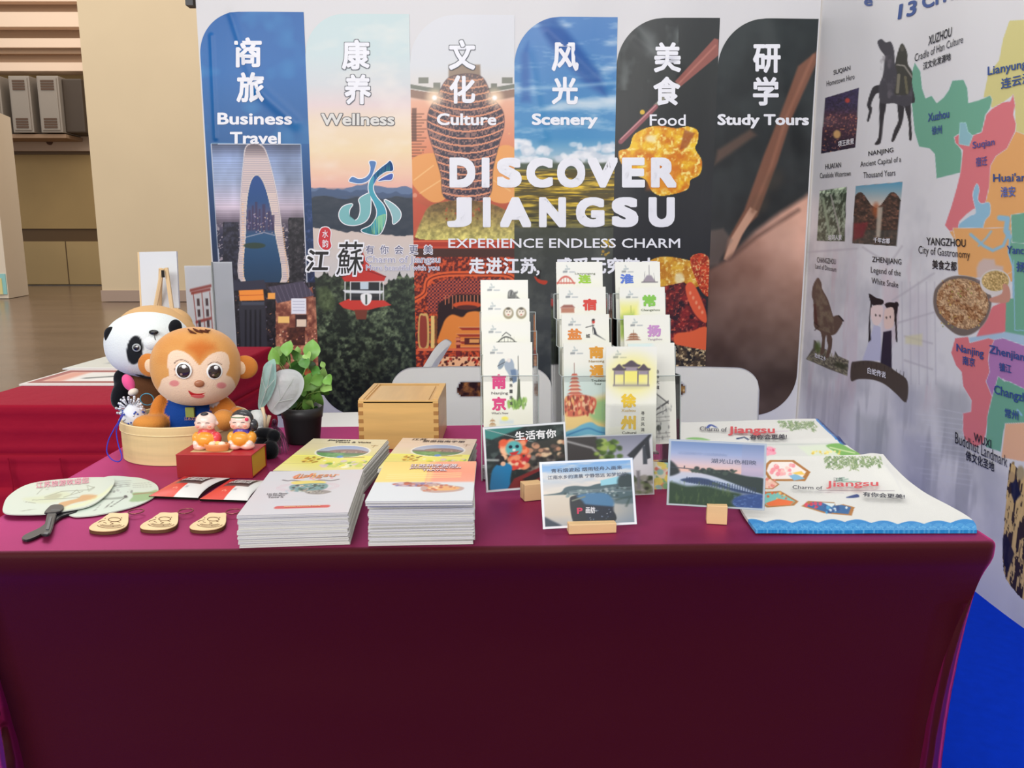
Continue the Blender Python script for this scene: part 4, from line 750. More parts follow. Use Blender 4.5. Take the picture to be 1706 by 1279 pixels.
cover('draped_cover', [(-1.72, 2.41), (-1.15, 2.41), (-1.15, 3.83), (-1.72, 3.83)], pr, .02, CLOTH2, tb2, nside=60, wr=.012, seed=5)
for k, x in enumerate((-1.56, -1.40, -1.27)): wchild('cloth_seam', tomesh(tubebm([(x, 2.398, .585), (x + .01, 2.396, .45), (x, 2.398, .3)], .0025, 5), 'cloth_seam'), CLOTH2, tb2)
# ------------------------------------------------------------------ white plastic chairs
m_wpl = mat('white_plastic', (244, 245, 240), rough=.38, spec=.5)
def chair(label, xc, y, W, rz, hole, grp='white plastic chairs behind the front table', zt=.826, lean=.06):
    t = thing('plastic_chair', label, 'chair', (xc, y, 0), rz, grp)
    H = .33; pts = []; r = .075; hw = W / 2
    # back shell: rounded rectangle with a slot, curved
    bm = bmesh.new(); nu, nv = 97, 55; grid = {}
    def inside(x, z):
        ax = abs(x) - (hw - r); az = abs(z - H / 2) - (H / 2 - r)
        if ax > 0 and az > 0 and z > H / 2 and math.hypot(ax, az) > r: return None
        return True
    x0, x1 = hole
    for i in range(nu):
        for j in range(nv):
            x = -hw + W * i / (nu - 1); z = H * j / (nv - 1)
            ax = abs(x) - (hw - r)
            if ax > 0: zm = H - r + math.sqrt(max(0, r * r - ax * ax)); z = zm * j / (nv - 1)
            grid[i, j] = bm.verts.new((x, -.05 * (1 - (x / hw) ** 2) * 0 + .045 * (1 - (x / hw) ** 2) + lean * z, zt - H + z))
    zh0, zh1 = H - .105, H - .055
    for i in range(nu - 1):
        for j in range(nv - 1):
            x = -hw + W * (i + .5) / (nu - 1); z = H * (j + .5) / (nv - 1); e = (zh1 - zh0) / 2; zc = (zh0 + zh1) / 2; xx = max(x0 + e, min(x1 - e, x))
            if x1 > x0 and math.hypot(x - xx, z - zc) < e: continue
            bm.faces.new((grid[i, j], grid[i + 1, j], grid[i + 1, j + 1], grid[i, j + 1]))
    bmesh.ops.solidify(bm, geom=bm.faces[:], thickness=.008)
    link('backrest', tomesh(bm, 'backrest', True), m_wpl, t)
    sb = boxbm(-hw + .04, hw - .04, -.41, .05, .435, .452, .008, 3)
    for v in sb.verts: v.co.z -= .02 * (1 - min(1, abs(v.co.x) / hw))
    link('seat', tomesh(sb, 'seat', True), m_wpl, t)
    for sx in (-1, 1):
        link('back_support', tomesh(tubebm([(sx * (hw - .06), .03, .44), (sx * (hw - .06), .035 + lean * .06, zt - H + .06)], .014, 8), 'back_support', True), m_wpl, t)
        for yy, y2 in ((.02, .07), (-.37, -.40)): link('leg', tomesh(tubebm([(sx * (hw - .06), yy, .44), (sx * (hw - .03), y2, 0)], [.018, .012], 8), 'leg', True), m_wpl, t)
    return t
CY = 2.64
chair('white plastic chair behind the wooden box and the single left brochure rack', yp(785, 640, CY)[0], CY, .545, 0, (-.05, .06))
chair('white plastic chair behind the two brochure racks at the right', yp(1098, 640, CY)[0], CY, .685, 0, (-.07, .1))
chair('white plastic chair turned sideways, its curved back tip showing above the left chair', yp(743, 575, 3.6)[0] - .33 * .62 - .02, 3.6, .40, math.radians(-84), (-.0, .0), zt=.795, lean=.62)
# ------------------------------------------------------------------ on the side table
m_foam = mat('foam_board_print', None, rough=.5)
def flatcard(name, label, cat, c, z, t, fn, nu=60, nv=40, group=None, m=None, edge=None):
    o, ux, uy, n = frame_px(c, (0, 0, z), (0, 0, 1)); cen = o + ux / 2 + uy / 2; cen[2] = z - t
    th = thing(name, label, cat, tuple(cen), 0, group)
    sheetbox('board', o, ux, uy, n, t, edge or mat('white_card_edge', (228, 228, 226), rough=.6), th); printed('printed_face', o, ux, uy, n, nu, nv, fn, m or m_foam, th); return th, surf_uv(o, ux, uy, n)
def fp1(p):
    p.c[:] = (226, 224, 220); p.rect(.03, .05, .97, .93, (150, 70, 66), .01); p.rect(.12, .2, .95, .8, (228, 224, 220), .01); p.rect(.12, .2, .3, .8, (216, 150, 130), .05); p.line([(.45, .6), (.98, .3)], .09, (90, 96, 98), .03); [p.line([(.34, y), (.6, y)], .02, (190, 196, 180), .01) for y in (.3, .4, .5)]
def fp2(p): p.c[:] = (206, 206, 196); p.line([(.35, .6), (.8, .25)], .12, (150, 156, 156), .06); p.rect(0, .93, 1, 1, (228, 228, 228), .01)
flatcard('picture_board', 'red-bordered white picture board lying on the side table front edge', 'picture board', [(115, 616), (262, 616), (236, 640), (32, 640)], .756, .005, fp1)
flatcard('picture_board', 'grey-green picture board lying behind the red-bordered one', 'picture board', [(172, 592), (300, 592), (270, 614), (116, 614)], .755, .004, fp2)
# easel with canvas seen from the back
m_pine = mat('pine_wood', (226, 196, 150), rough=.55, var=.08, vscale=20, stretch=(1, 1, .15)); m_canvas = mat('white_canvas', (214, 218, 222), rough=.7)
ey = 3.15; ez = thing('tabletop_easel', 'small pine easel seen from behind, standing on the side table behind the panda', 'easel', (yp(270, 560, ey)[0], ey, .752))
def epx(x, y, d=0): return tuple(yp(x, y, ey + d))
for a, b in (((271, 447), (238, 600)), ((277, 446), (300, 600)), ((268, 447), (262, 590))):
    A_ = epx(*a); B_ = list(epx(*b, -.05 if b[0] != 262 else .1)); B_[2] = .752; me = tomesh(tubebm([A_, tuple(B_)], .008, 6), 'leg'); wchild('leg', me, m_pine, ez)
wchild('cross_bar', tomesh(tubebm([epx(240, 516), epx(298, 516)], .008, 6), 'cross_bar'), m_pine, ez)
wchild('clip', tomesh(tubebm([epx(271, 450, -.02), epx(272, 462, -.02)], .006, 6), 'clip'), mat('dark_metal', (60, 58, 56), rough=.35, metal=.8), ez)
o, ux, uy, n = frame_px([(234, 421), (298, 417), (294, 514), (229, 513)], (0, ey + .03, .9), (0, -1, .12))
cv = thing('canvas_board', 'white canvas board seen from the back on the small easel', 'canvas', tuple(o)); sheetbox('canvas', o, ux, uy, n, .012, m_canvas, cv); sheetbox('stretcher_edge', o + n * .001 - ux * .0, ux * .04, uy, n, .006, m_pine, cv)
# sign holder
AC = acrylic(); m_acedge = mat('acrylic_edge', (196, 206, 204), rough=.2, alpha=.55)
o, ux, uy, n = frame_px([(307, 446), (352, 439), (361, 590), (317, 596)], (-1.3, 3.2, .75), (.4, -1, .03), True)
sh = thing('sign_holder', 'clear folded sign holder with a red building drawing, on the side table', 'sign holder', (o[0], 3.2, .752))
def fsign(p):
    p.c[:] = (240, 240, 244)
    R_ = (176, 70, 62)
    for a in ([(.2, .3), (.9, .26)], [(.16, .27), (.94, .22)], [(.26, .3), (.34, .75)], [(.88, .3), (.9, .72)], [(.58, .3), (.62, .73)], [(.3, .62), (.88, .58)]): p.line(a, .03, R_, .012)
    for x in (.38, .7):
        for y in (.36, .48, .6): p.rect(x, y, x + .1, y + .08, (90, 70, 76), .01); 
    for x in (.3, .42, .54, .68, .8): p.line([(x, .75), (x + .02, .97)], .012, (120, 90, 90), .008)
printed('printed_sheet', o, ux, uy, n, 60, 120, fsign, m_foam, sh, off=.001); sheetbox('insert_card', o, ux, uy, n, .001, MATS['white_card_edge'], sh); sheetbox('acrylic_pane', o + n * .004, ux, uy, n, .0015, AC, sh)
o2, ux2, uy2, n2 = frame_px([(353, 439), (386, 433), (395, 584), (362, 590)], (-1.3, 3.2, .75), (.4, -1, .03), True)
sheetbox('insert_card', o2, ux2, uy2, n2, .001, mat('grey_insert', (214, 216, 224), rough=.4), sh); sheetbox('acrylic_pane', o2 + n2 * .004, ux2, uy2, n2, .0015, AC, sh)
wchild('spine', tomesh(tubebm([tuple(o2 + uy2 + n2 * .004), tuple(o2 + n2 * .004)], .003, 6), 'spine'), mat('grey_spine', (128, 134, 132), rough=.3), sh)
# ------------------------------------------------------------------ booklets
m_page = mat('booklet_pages', (212, 210, 204), rough=.7); m_cover = mat('booklet_cover_print', None, rough=.3, spec=.5); m_cov = mat('booklet_cover_stock', (214, 213, 210), rough=.35)
def bookmesh(w_, d, t):
    bms = [boxbm(.0006, w_ - .001, .001, d - .001, t * .14, t * .86), boxbm(0, w_, 0, d, 0, t * .13), boxbm(0, w_, 0, d, t * .87, t)]
    return tomesh(joinbm(bms), 'booklet')
def stack(fl, ang, w_, d, n, t, toplab, restlab, grp, fn, texts, name='booklet', jit=.0018, over=None, seed=1):
    R = random.Random(seed); me = bookmesh(w_, d, t * .96); me.materials.append(m_page); z = .751; a0 = math.radians(ang)
    for k in range(n):
        a = a0 + R.uniform(-.008, .008); dx = R.uniform(-jit, jit); dy = R.uniform(-jit, jit) * 1.4
        if over and k >= n - over[0]: dx += over[1]; dy -= over[2] + .003 * (k - n + over[0]); a += over[3]
        x = fl[0] + dx * math.cos(a0) - dy * math.sin(a0); y = fl[1] + dx * math.sin(a0) + dy * math.cos(a0)
        top = k == n - 1
        o = link(name, me, None, None, (x, y, z), (0, 0, a)); tag(o, toplab if top else restlab, 'booklet', grp)
        if top:
            ux = np.array((math.cos(a), math.sin(a), 0)) * w_; uy = np.array((-math.sin(a), math.cos(a), 0)) * d; oo = np.array((x, y, z + t * .96)); nn = np.array((0, 0, 1.))
            def bend(P, u, v): P[:, 2] += 0; return P
            printed('printed_cover', oo, ux, uy, nn, 110, 150, fn, m_cover, o, off=.0004); sf = surf_uv(oo, ux, uy, nn); [T(sf, o, *q[:-1], **q[-1]) for q in texts]
        z += t
def c_rnd(p, x0, x1, y0, y1, n, cols, r, seed): p.dots(x0, x1, y0, y1, n, cols, r, seed, .85, .006)
def cov_white(p):
    p.c[:] = (206, 203, 207); n = p.n(.3, 3, 3); p.mix(np.clip(n - .45, 0, .4), (214, 196, 200))
    for r in (.09, .11, .13, .15): 
        for cx_ in (.34, .66):
            p.line([(cx_ + r * math.cos(a), .42 + r * .6 * math.sin(a)) for a in np.linspace(0, 6.3, 30)], .004, (206, 170, 180), .003)
    p.line(spline([(.2, .235), (.26, .26), (.3, .25), (.46, .285), (.6, .26), (.7, .28), (.78, .25)], 5, False), .016, (84, 70, 74), .006); p.poly(spline([(.3, .3), (.36, .27), (.56, .27), (.66, .31), (.6, .36), (.36, .35)], 5), (228, 206, 110), .006)
    p.poly(spline([(.34, .36), (.64, .34), (.7, .44), (.62, .52), (.42, .53), (.33, .46)], 5), (120, 150, 150), .006); c_rnd(p, .35, .66, .36, .52, 60, [(60, 80, 70), (190, 170, 150), (80, 110, 80), (220, 214, 200), (70, 60, 60)], (.006, .02), 3)
    p.poly(spline([(.5, .52), (.66, .5), (.76, .55), (.66, .6), (.54, .58)], 5), (150, 140, 136), .006); c_rnd(p, .52, .72, .52, .58, 18, [(90, 84, 80), (200, 190, 170)], (.005, .012), 6); p.line([(.34, .56), (.3, .5), (.36, .46)], .01, (170, 190, 200), .005)
    p.line(spline([(.34, .1), (.3, .16), (.34, .2), (.44, .16), (.47, .09)], 5, False), .03, (224, 120, 70), .008); p.line([(.5, .08), (.5, .2)], .02, (226, 170, 100), .006); c_rnd(p, .4, .75, .12, .24, 20, [(230, 170, 130), (214, 190, 170), (226, 150, 160)], (.008, .02), 9)
    for y in (.66, .69, .72, .75): p.line([(.25, y), (.72, y)], .003, (190, 186, 196), .003)
    p.line([(.32, .86), (.78, .86)], .055, (206, 84, 76), .008)
def cov_photo(base, bot):
    def f(p):
        p.grad([(0, tuple(.92 * q for q in base[0])), (.3, tuple(.92 * q for q in base[1])), (.55, tuple(.92 * q for q in base[2]))]); p.grad([(.55, bot[0]), (.8, bot[1]), (1, bot[2])])
        p.ell(.57, .42, .345, .2, (236, 232, 226), .01); i = p.bb(.2, .93, .2, .65); i = i[((p.x[i] - .57) / .325) ** 2 + ((p.y[i] - .42) / .185) ** 2 < 1]
        v = (p.y[i] - .235) / .37; p.c[i] = np.stack([np.interp(v, [0, .45, .5, .75, 1], k) for k in ([140, 176, 120, 90, 150], [160, 182, 110, 130, 170], [200, 196, 120, 80, 120])], -1)
        n = fbm(p.x[i] * 22, p.y[i] * 16, 4, 4); k = i[(v > .62) & (p.x[i] < .62)]; p.c[k] = np.array((70, 120, 60)) + (fbm(p.x[k] * 30, p.y[k] * 30, 5, 3)[:, None]) * 60
        p.poly(spline([(.4, .4), (.5, .36), (.7, .35), (.84, .4), (.86, .45), (.62, .46), (.44, .44)], 4), (150, 120, 110), .006); p.line([(.4, .4), (.6, .36), (.85, .41)], .01, (110, 100, 116), .004); c_rnd(p, .5, .84, .42, .47, 30, [(200, 180, 150), (90, 70, 60)], (.005, .01), 4)
        p.line([(0, .17), (1, .17)], .004, (170, 160, 130), .003); p.line([(.9, .2), (.9, .28)], .01, (130, 90, 40), .004); p.line([(.86, .22), (.94, .22)], .012, (130, 90, 40), .005)
        p.ell(.6, .58, .04, .035, (90, 140, 200), .008); p.line([(.66, .6), (.9, .585)], .014, (150, 100, 60), .005)
        for k, y in enumerate((.6, .64, .68, .72, .76, .8)): p.line([(0, y), (.36, y - .02)], .006, (170, 150, 70), .003)
        c_rnd(p, .2, .42, .6, .76, 26, [(200, 150, 30), (170, 120, 20), (230, 190, 60), (120, 90, 30)], (.01, .025), 8); c_rnd(p, .45, .98, .7, .86, 40, [(226, 220, 60), (120, 160, 60), (214, 190, 200), (196, 206, 90), (240, 236, 200)], (.02, .05), 12)
    return f
def cov_edu(p):
    p.c[:] = (216, 218, 220); p.grad([(0, (236, 206, 110)), (.3, (240, 214, 120)), (.55, (238, 210, 120)), (.57, (240, 220, 150))], x1=.56); p.grad([(0, (240, 164, 130)), (.3, (238, 150, 120)), (.6, (236, 160, 136))], x0=.5); p.rect(.5, 0, .56, .56, (240, 186, 124), .03); p.rect(0, .56, 1, 1, (214, 218, 222), .03)
    for y in (.36, .41, .46): p.line([(.1, y), (.85, y - .03)], .012, (246, 224, 150), .01)
    p.poly(spline([(.18, .6), (.3, .57), (.5, .57), (.66, .6), (.62, .66), (.44, .67), (.26, .66)], 4), (170, 140, 150), .012); c_rnd(p, .2, .62, .58, .66, 40, [(190, 90, 60), (120, 110, 160), (200, 180, 190), (160, 80, 60)], (.01, .03), 3)
    p.poly(spline([(.48, .72), (.5, .64), (.6, .6), (.76, .64), (.9, .7), (.86, .78), (.66, .82), (.52, .79)], 5), (190, 160, 150), .01); p.poly(spline([(.55, .68), (.7, .66), (.86, .7), (.8, .76), (.6, .76)], 5), (226, 170, 110), .008); c_rnd(p, .5, .84, .62, .78, 26, [(206, 110, 70), (240, 220, 190), (180, 90, 70)], (.008, .02), 8)
BK = (60, 50, 56)
stack((-.446, 1.239), 5, .178, .255, 22, .0025, 'white booklet with a landscape ring and red strip, topmost of the front left stack', 'white booklet inside the front left stack, only its page edges showing', 'booklets of the front left stack', cov_white,
      [('Jiangsu', .3, .215, .42, .12, (214, 140, 90), dict(bold=.01, skew=.1)), ('Let the Flavor', .14, .585, .2, .035, BK, dict(bold=.01)), ('of Jiangsu', .16, .625, .16, .035, BK, dict(bold=.01)), ('Taste It', .17, .66, .15, .03, BK, dict(bold=.01)), ('JIANGSU FLAVOUR TOUR', .38, .872, .34, .024, (240, 214, 150), dict(bold=.01))], seed=2)
stack((-.468, 1.515), -3.5, .172, .262, 19, .0026, 'yellow booklet with an oval waterside photo, on top of the stack behind the white booklets', 'booklet inside the back left stack, only its page edges showing', 'booklets of the back left stack', cov_photo(((236, 226, 190), (238, 224, 180), (238, 232, 150)), ((236, 230, 110), (228, 218, 120), (224, 214, 150))),
      [('Jiangsu', .22, .085, .3, .05, (60, 52, 40), dict(bold=.03)), ('Tours & Visits', .34, .14, .48, .045, (60, 52, 40), dict(bold=.03))], seed=3)
stack((-.234, 1.247), 3.2, .172, .235, 29, .00285, 'yellow and orange booklet overhanging the front of the tall right stack', 'booklet inside the tall front right stack, only its page edges showing', 'booklets of the front right stack', cov_edu,
      [('江苏研学旅游', .3, .17, .5, .08, (236, 220, 226), dict(bold=.02, outline=(176, 130, 150), ob=.03)), ('JIANGSU EDUCATION', .3, .23, .54, .05, (240, 224, 226), dict(bold=.02, outline=(176, 130, 150), ob=.03)), ('TRAVEL', .44, .285, .26, .045, (240, 224, 226), dict(bold=.02, outline=(176, 130, 150), ob=.03))], seed=4, jit=.0022, over=(4, -.004, .012, -.035))
stack((-.268, 1.545), -3, .172, .255, 17, .0027, 'cream and pink booklet with an oval photo, topmost of the back right stack', 'booklet inside the back right stack, only its page edges showing', 'booklets of the back right stack', cov_photo(((238, 214, 190), (240, 216, 196), (238, 224, 180)), ((236, 230, 110), (228, 218, 120), (224, 214, 150))),
      [('江苏', .14, .09, .2, .07, BK, dict(bold=.02)), ('旅游指南手册', .3, .15, .56, .07, BK, dict(bold=.02)), ('JIANGSU TRAVEL GUIDE', .42, .05, .44, .03, (196, 150, 140), dict(bold=.01))], seed=5)
# ------------------------------------------------------------------ brochure racks
m_bro = mat('brochure_print', None, rough=.32, spec=.5); m_brow = mat('brochure_stock', (228, 228, 216), rough=.4)
BW, BH = .102, .212
def logo(p, x=.24, y=.075):
    G = (160, 172, 172); p.line([(x - .02, y - .035), (x, y - .02)], .014, G, .008); p.line([(x - .05, y), (x + .05, y - .004)], .012, G, .01); p.line([(x - .09, y + .026), (x - .01, y + .024)], .018, (130, 136, 138), .01); p.line([(x + .04, y + .028), (x + .16, y + .028)], .01, (160, 166, 170), .006)
def brochure(label, o, ux, uy, n, fn, texts, grp, nu=70, nv=140):
    cen = o + ux / 2; th = thing('brochure', label, 'brochure', tuple(cen), 0, grp)
    sheetbox('folded_sheets', o, ux, uy, n, .0025, m_brow, th); printed('printed_face', o, ux, uy, n, nu, nv, fn, m_bro, th, off=.0003)
    sf = surf_uv(o, ux, uy, n); [T(sf, th, *q[:-1], off=.0008, **q[-1]) for q in texts]; return th
def rack(label, xc, yb, yaw, tops, items, dy=.03, w_=.119, grp='printed city brochures standing in clear racks'):
    th = thing('brochure_rack', label, 'brochure rack', (xc, yb, .751), yaw, 'clear acrylic brochure racks')
    lean = math.tan(math.radians(9)); hw = w_ / 2; D = dy * 3 + .035; ztop = [t - .751 for t in tops]; pock = [z - .068 for z in ztop]
    side = [(0, 0), (D + .01, 0), (D + ztop[3] * lean * .5, pock[3])]
    prof = [(0, 0), (-.002, pock[0] * .6)]
    prof = [(0.0, 0.0)]
    for k in range(4):
        y0 = k * dy - .006 + lean * .0; prof += [(y0 + lean * pock[k] * .55, pock[k])]; 
        if k < 3: prof += [((k + 1) * dy - .006 + lean * pock[k] * .55, pock[k])]
    prof += [(3 * dy + .03 + lean * pock[3] * .55, pock[3]), (3 * dy + .035, 0)]
    for sx in (-1, 1):
        bm = slabbm(prof, -.0012, .0012); M = Matrix(((0, 0, 1, sx * hw), (1, 0, 0, 0), (0, 1, 0, 0), (0, 0, 0, 1))); bmesh.ops.transform(bm, matrix=M, verts=bm.verts); bmesh.ops.recalc_face_normals(bm, faces=bm.faces[:]); link('side_panel', tomesh(bm, 'side_panel'), AC, th)
        for k in range(4):
            y0 = k * dy - .006 + lean * pock[k] * .55; z0 = pock[k - 1] if k else 0
            link('polished_edge', tomesh(tubebm([(sx * hw, y0 - (lean * .55 * (pock[k] - z0)), z0), (sx * hw, y0, pock[k])], .0013, 5), 'polished_edge'), m_acedge, th)
            if k < 3: link('polished_edge', tomesh(tubebm([(sx * hw, y0, pock[k]), (sx * hw, y0 + dy, pock[k])], .0013, 5), 'polished_edge'), m_acedge, th)
    for k in range(4):
        za = pock[k - 1] - .0 if k else .0; a = (k * dy - .006 + lean * .55 * za, za); b = (k * dy - .006 + lean * .55 * pock[k], pock[k])
        bm = bmesh.new(); vs = [bm.verts.new(q) for q in ((-hw, a[0], a[1]), (hw, a[0], a[1]), (hw, b[0], b[1]), (-hw, b[0], b[1]))]; bm.faces.new(vs); bmesh.ops.solidify(bm, geom=bm.faces[:], thickness=.002); link('pocket_front', tomesh(bm, 'pocket_front'), AC, th)
        link('polished_edge', tomesh(tubebm([(-hw, b[0], b[1]), (hw, b[0], b[1])], .001, 5), 'polished_edge'), m_acedge, th)
    box('back_panel', AC, -hw, hw, D, D + .002, 0, pock[3], th); box('base_plate', AC, -hw, hw, 0, D, 0, .002, th)
    ca, sa = math.cos(yaw), math.sin(yaw)
    for k, (lab, fn, tx, dx) in enumerate(items):
        ux = np.array((ca, sa, 0)) * BW; up = np.array((-sa * lean, ca * lean, 1)); up /= np.linalg.norm(up); n = np.cross(ux / BW, up)
        yl = k * dy + lean * .55 * ztop[k]; lx = -BW / 2 + dx; top = np.array((xc + lx * ca - yl * sa, yb + lx * sa + yl * ca, tops[k])); o = top - up * BH
        brochure(lab, o, ux, up * BH, n, fn, tx, grp)
    return th
def base(p): p.c[:] = (229, 229, 218); logo(p)
def f_nj(p):
    base(p); p.rect(.0, .62, 1, 1, (222, 222, 208), .1); p.line([(.71, .14), (.715, .4)], .018, (66, 66, 62), .006); p.poly([(.70, .36), (.74, .36), (.76, .63), (.67, .63)], (82, 90, 70), .008)
    p.dots(.5, .86, .56, .63, 40, [(120, 160, 70), (150, 186, 100), (90, 130, 60)], (.015, .035), 3, .8, .01); p.ell(.37, .21, .08, .04, (130, 146, 158), .006, rot=-.5); p.line([(.29, .23), (.45, .19)], .006, (60, 60, 70), .004); p.poly(spline([(.44, .2), (.56, .16), (.62, .2), (.64, .26), (.72, .28), (.66, .38), (.56, .36), (.5, .3), (.44, .25)], 4), (150, 164, 178), .008); p.poly([(.55, .27), (.66, .26), (.68, .38), (.6, .4)], (96, 120, 150), .008); p.ell(.52, .175, .04, .02, (220, 214, 206), .005)
    p.line([(.18, .95), (.18, .74)], .01, (140, 110, 80), .006); [p.poly([(.09 + k * .006, .93 - k * .032), (.27 - k * .006, .93 - k * .032), (.23 - k * .004, .912 - k * .032), (.13 + k * .004, .912 - k * .032)], (176, 140, 100), .006) for k in range(6)]; p.poly([(.11, .8), (.25, .8), (.235, .95), (.125, .95)], (186, 160, 124), .008, .6)
    p.ell(.43, .745, .07, .022, (232, 220, 90), .01); p.rect(.33, .765, .6, .79, (190, 206, 214), .03); p.poly(spline([(.36, .88), (.5, .84), (.7, .86), (.8, .9), (.6, .92)], 4), (160, 164, 166), .015); p.poly(spline([(.06, .93), (.2, .92), (.34, .95), (.2, .97)], 4), (160, 180, 110), .01)
def f_stone(p): base(p); p.poly(spline([(.58, .12), (.66, .1), (.74, .15), (.84, .2), (.76, .22), (.68, .2), (.62, .22), (.57, .2)], 4), (98, 100, 98), .008); p.dots(.6, .78, .12, .2, 16, [(60, 62, 62), (150, 150, 146)], (.01, .018), 4, .8, .006)
def f_faces(p):
    base(p)
    for x in (.56, .83): p.ell(x, .145, .11, .058, (150, 140, 112), .008); p.ell(x, .14, .075, .036, (226, 216, 200), .01); p.ell(x, .1, .04, .012, (70, 66, 54), .008); [p.ell(x + s_, .13, .012, .006, (60, 50, 40), .004) for s_ in (-.03, .03)]; p.ell(x, .16, .02, .005, (170, 70, 60), .005)
def f_bridge(p): base(p); K_ = (66, 70, 66); p.line(spline([(.3, .22), (.4, .17), (.5, .15), (.62, .17), (.7, .21)], 5, False), .014, K_, .006); p.line([(.18, .225), (.85, .215)], .008, K_, .006); p.line([(.42, .14), (.5, .105), (.6, .14)], .01, K_, .005); [p.line([(x, .15), (x, .22)], .007, K_, .005) for x in (.4, .46, .54, .6, .66)]; p.line([(.3, .2), (.72, .2)], .006, K_, .005)
rack('clear four-tier rack with the pink-lettered brochure in front, standing alone at the left', yp(846, 700, 1.62)[0] + .005, 1.62, math.radians(3), (1.038, 1.078, 1.124, 1.162),
     [('white brochure with pink characters and a small pagoda, front pocket of the left rack', f_nj, [('南', .17, .455, .29, .145, (206, 58, 120), dict(bold=.05)), ('京', .17, .665, .29, .135, (206, 58, 120), dict(bold=.05)), ('Nanjing', .16, .515, .34, .035, (90, 80, 84), dict(bold=.01)), ("What's New", .16, .7, .34, .022, (90, 80, 84), dict(bold=.012))] + [(c, .53, .38 + k * .058, .06, .036, (66, 66, 66), dict(bold=.02)) for k, c in enumerate('拥抱一座城')], -.004),
      ('white brochure with a sketched arched bridge, second pocket of the left rack', f_bridge, [], -.006), ('white brochure with two round clay faces, third pocket of the left rack', f_faces, [], -.006), ('white brochure with a small stone beast, rearmost pocket of the left rack', f_stone, [], -.007)], dy=.026)
def f_nt(p):
    base(p); p.rect(0, .3, 1, .62, (196, 212, 206), .12); p.poly([(0, .62), (1, .5), (1, .86), (0, .86)], (226, 196, 130), .05); p.poly(spline([(.5, .6), (1.05, .56), (1.05, .78), (.6, .76)], 4), (150, 186, 130), .04)
    p.line([(.22, .2), (.22, .36)], .01, (120, 60, 50), .006)
    for k in range(6): w_ = .07 + k * .018; p.poly([(.22 - w_, .32 + k * .036), (.22 + w_, .32 + k * .036), (.22 + w_ * .6, .3 + k * .036), (.22 - w_ * .6, .3 + k * .036)], (186, 92, 74), .008); p.rect(.22 - w_ * .6, .32 + k * .036, .22 + w_ * .6, .336 + k * .036, (220, 180, 150), .006)
    p.poly(spline([(.0, .55), (.2, .5), (.5, .52), (.66, .56), (.62, .66), (.4, .71), (.1, .72), (.0, .68)], 4), (200, 104, 82), .012); p.dots(.02, .62, .53, .7, 80, [(160, 62, 54), (226, 170, 110), (120, 60, 50), (228, 190, 150)], (.012, .03), 6, .85, .01)
    p.poly(spline([(.0, .88), (.2, .84), (.36, .8), (.55, .78), (.7, .82), (1.0, .86), (1.0, .97), (0, .98)], 4), (110, 174, 200), .012); p.line(spline([(.05, .9), (.3, .86), (.5, .84), (.72, .88), (.95, .9)], 4, False), .012, (60, 120, 170), .01); p.line(spline([(.05, .95), (.3, .92), (.55, .91), (.9, .95)], 4, False), .012, (214, 230, 230), .01)
def f_yan(p): base(p); p.line([(.64, .06), (.66, .2)], .01, (60, 60, 60), .006); p.ell(.67, .075, .03, .018, (196, 60, 50), .006); p.ell(.67, .055, .03, .01, (40, 36, 36), .006); p.poly([(.66, .12), (.7, .14), (.74, .2), (.92, .26), (.68, .2)], (50, 54, 60), .008); p.line([(.5, .13), (.68, .11)], .008, (60, 60, 60), .005)
def f_su(p): base(p); p.poly([(.02, .21), (.1, .18), (.28, .18), (.34, .21)], (150, 96, 84), .01); p.rect(.04, .21, .32, .26, (176, 120, 100), .01)
def f_lian(p): base(p); p.line(spline([(.02, .22), (.1, .17), (.2, .15), (.3, .17), (.38, .22)], 4, False), .02, (196, 96, 84), .008); p.line([(.0, .215), (.4, .215)], .014, (196, 96, 84), .008); [p.line([(x, .17), (x, .22)], .012, (196, 96, 84), .008) for x in (.1, .16, .22, .28)]
rack('clear four-tier rack with the red pagoda brochure in front, in the middle of the three', yp(984, 700, 1.63)[0], 1.63, math.radians(7), (1.036, 1.092, 1.148, 1.2),
     [('brochure with orange characters and a red pagoda, front pocket of the middle rack', f_nt, [('南', .53, .155, .3, .12, (214, 150, 50), dict(bold=.05)), ('通', .53, .34, .3, .12, (214, 150, 50), dict(bold=.05)), ('Nantong', .52, .2, .32, .03, (150, 120, 60), dict(bold=.01)), ('Tradition', .56, .385, .32, .024, (60, 70, 60), dict(bold=.015)), ('Tour', .62, .415, .16, .022, (60, 70, 60), dict(bold=.015))], -.004),
      ('white brochure with an orange character and a dancing figure, second pocket of the middle rack', f_yan, [('盐', .12, .25, .3, .11, (214, 130, 60), dict(bold=.05)), ('城', .5, .235, .09, .04, (70, 70, 70), dict(bold=.02))], -.002),
      ('white brochure with a red character and brown roof, third pocket of the middle rack', f_su, [('宿', .5, .24, .3, .12, (206, 66, 56), dict(bold=.05))], -.002),
      ('white brochure with a green character and red bridge, rearmost pocket of the middle rack', f_lian, [('连', .47, .22, .28, .09, (150, 196, 60), dict(bold=.05)), ('Lianyungang', .4, .135, .44, .026, (110, 120, 90), dict(bold=.01))], -.002)])
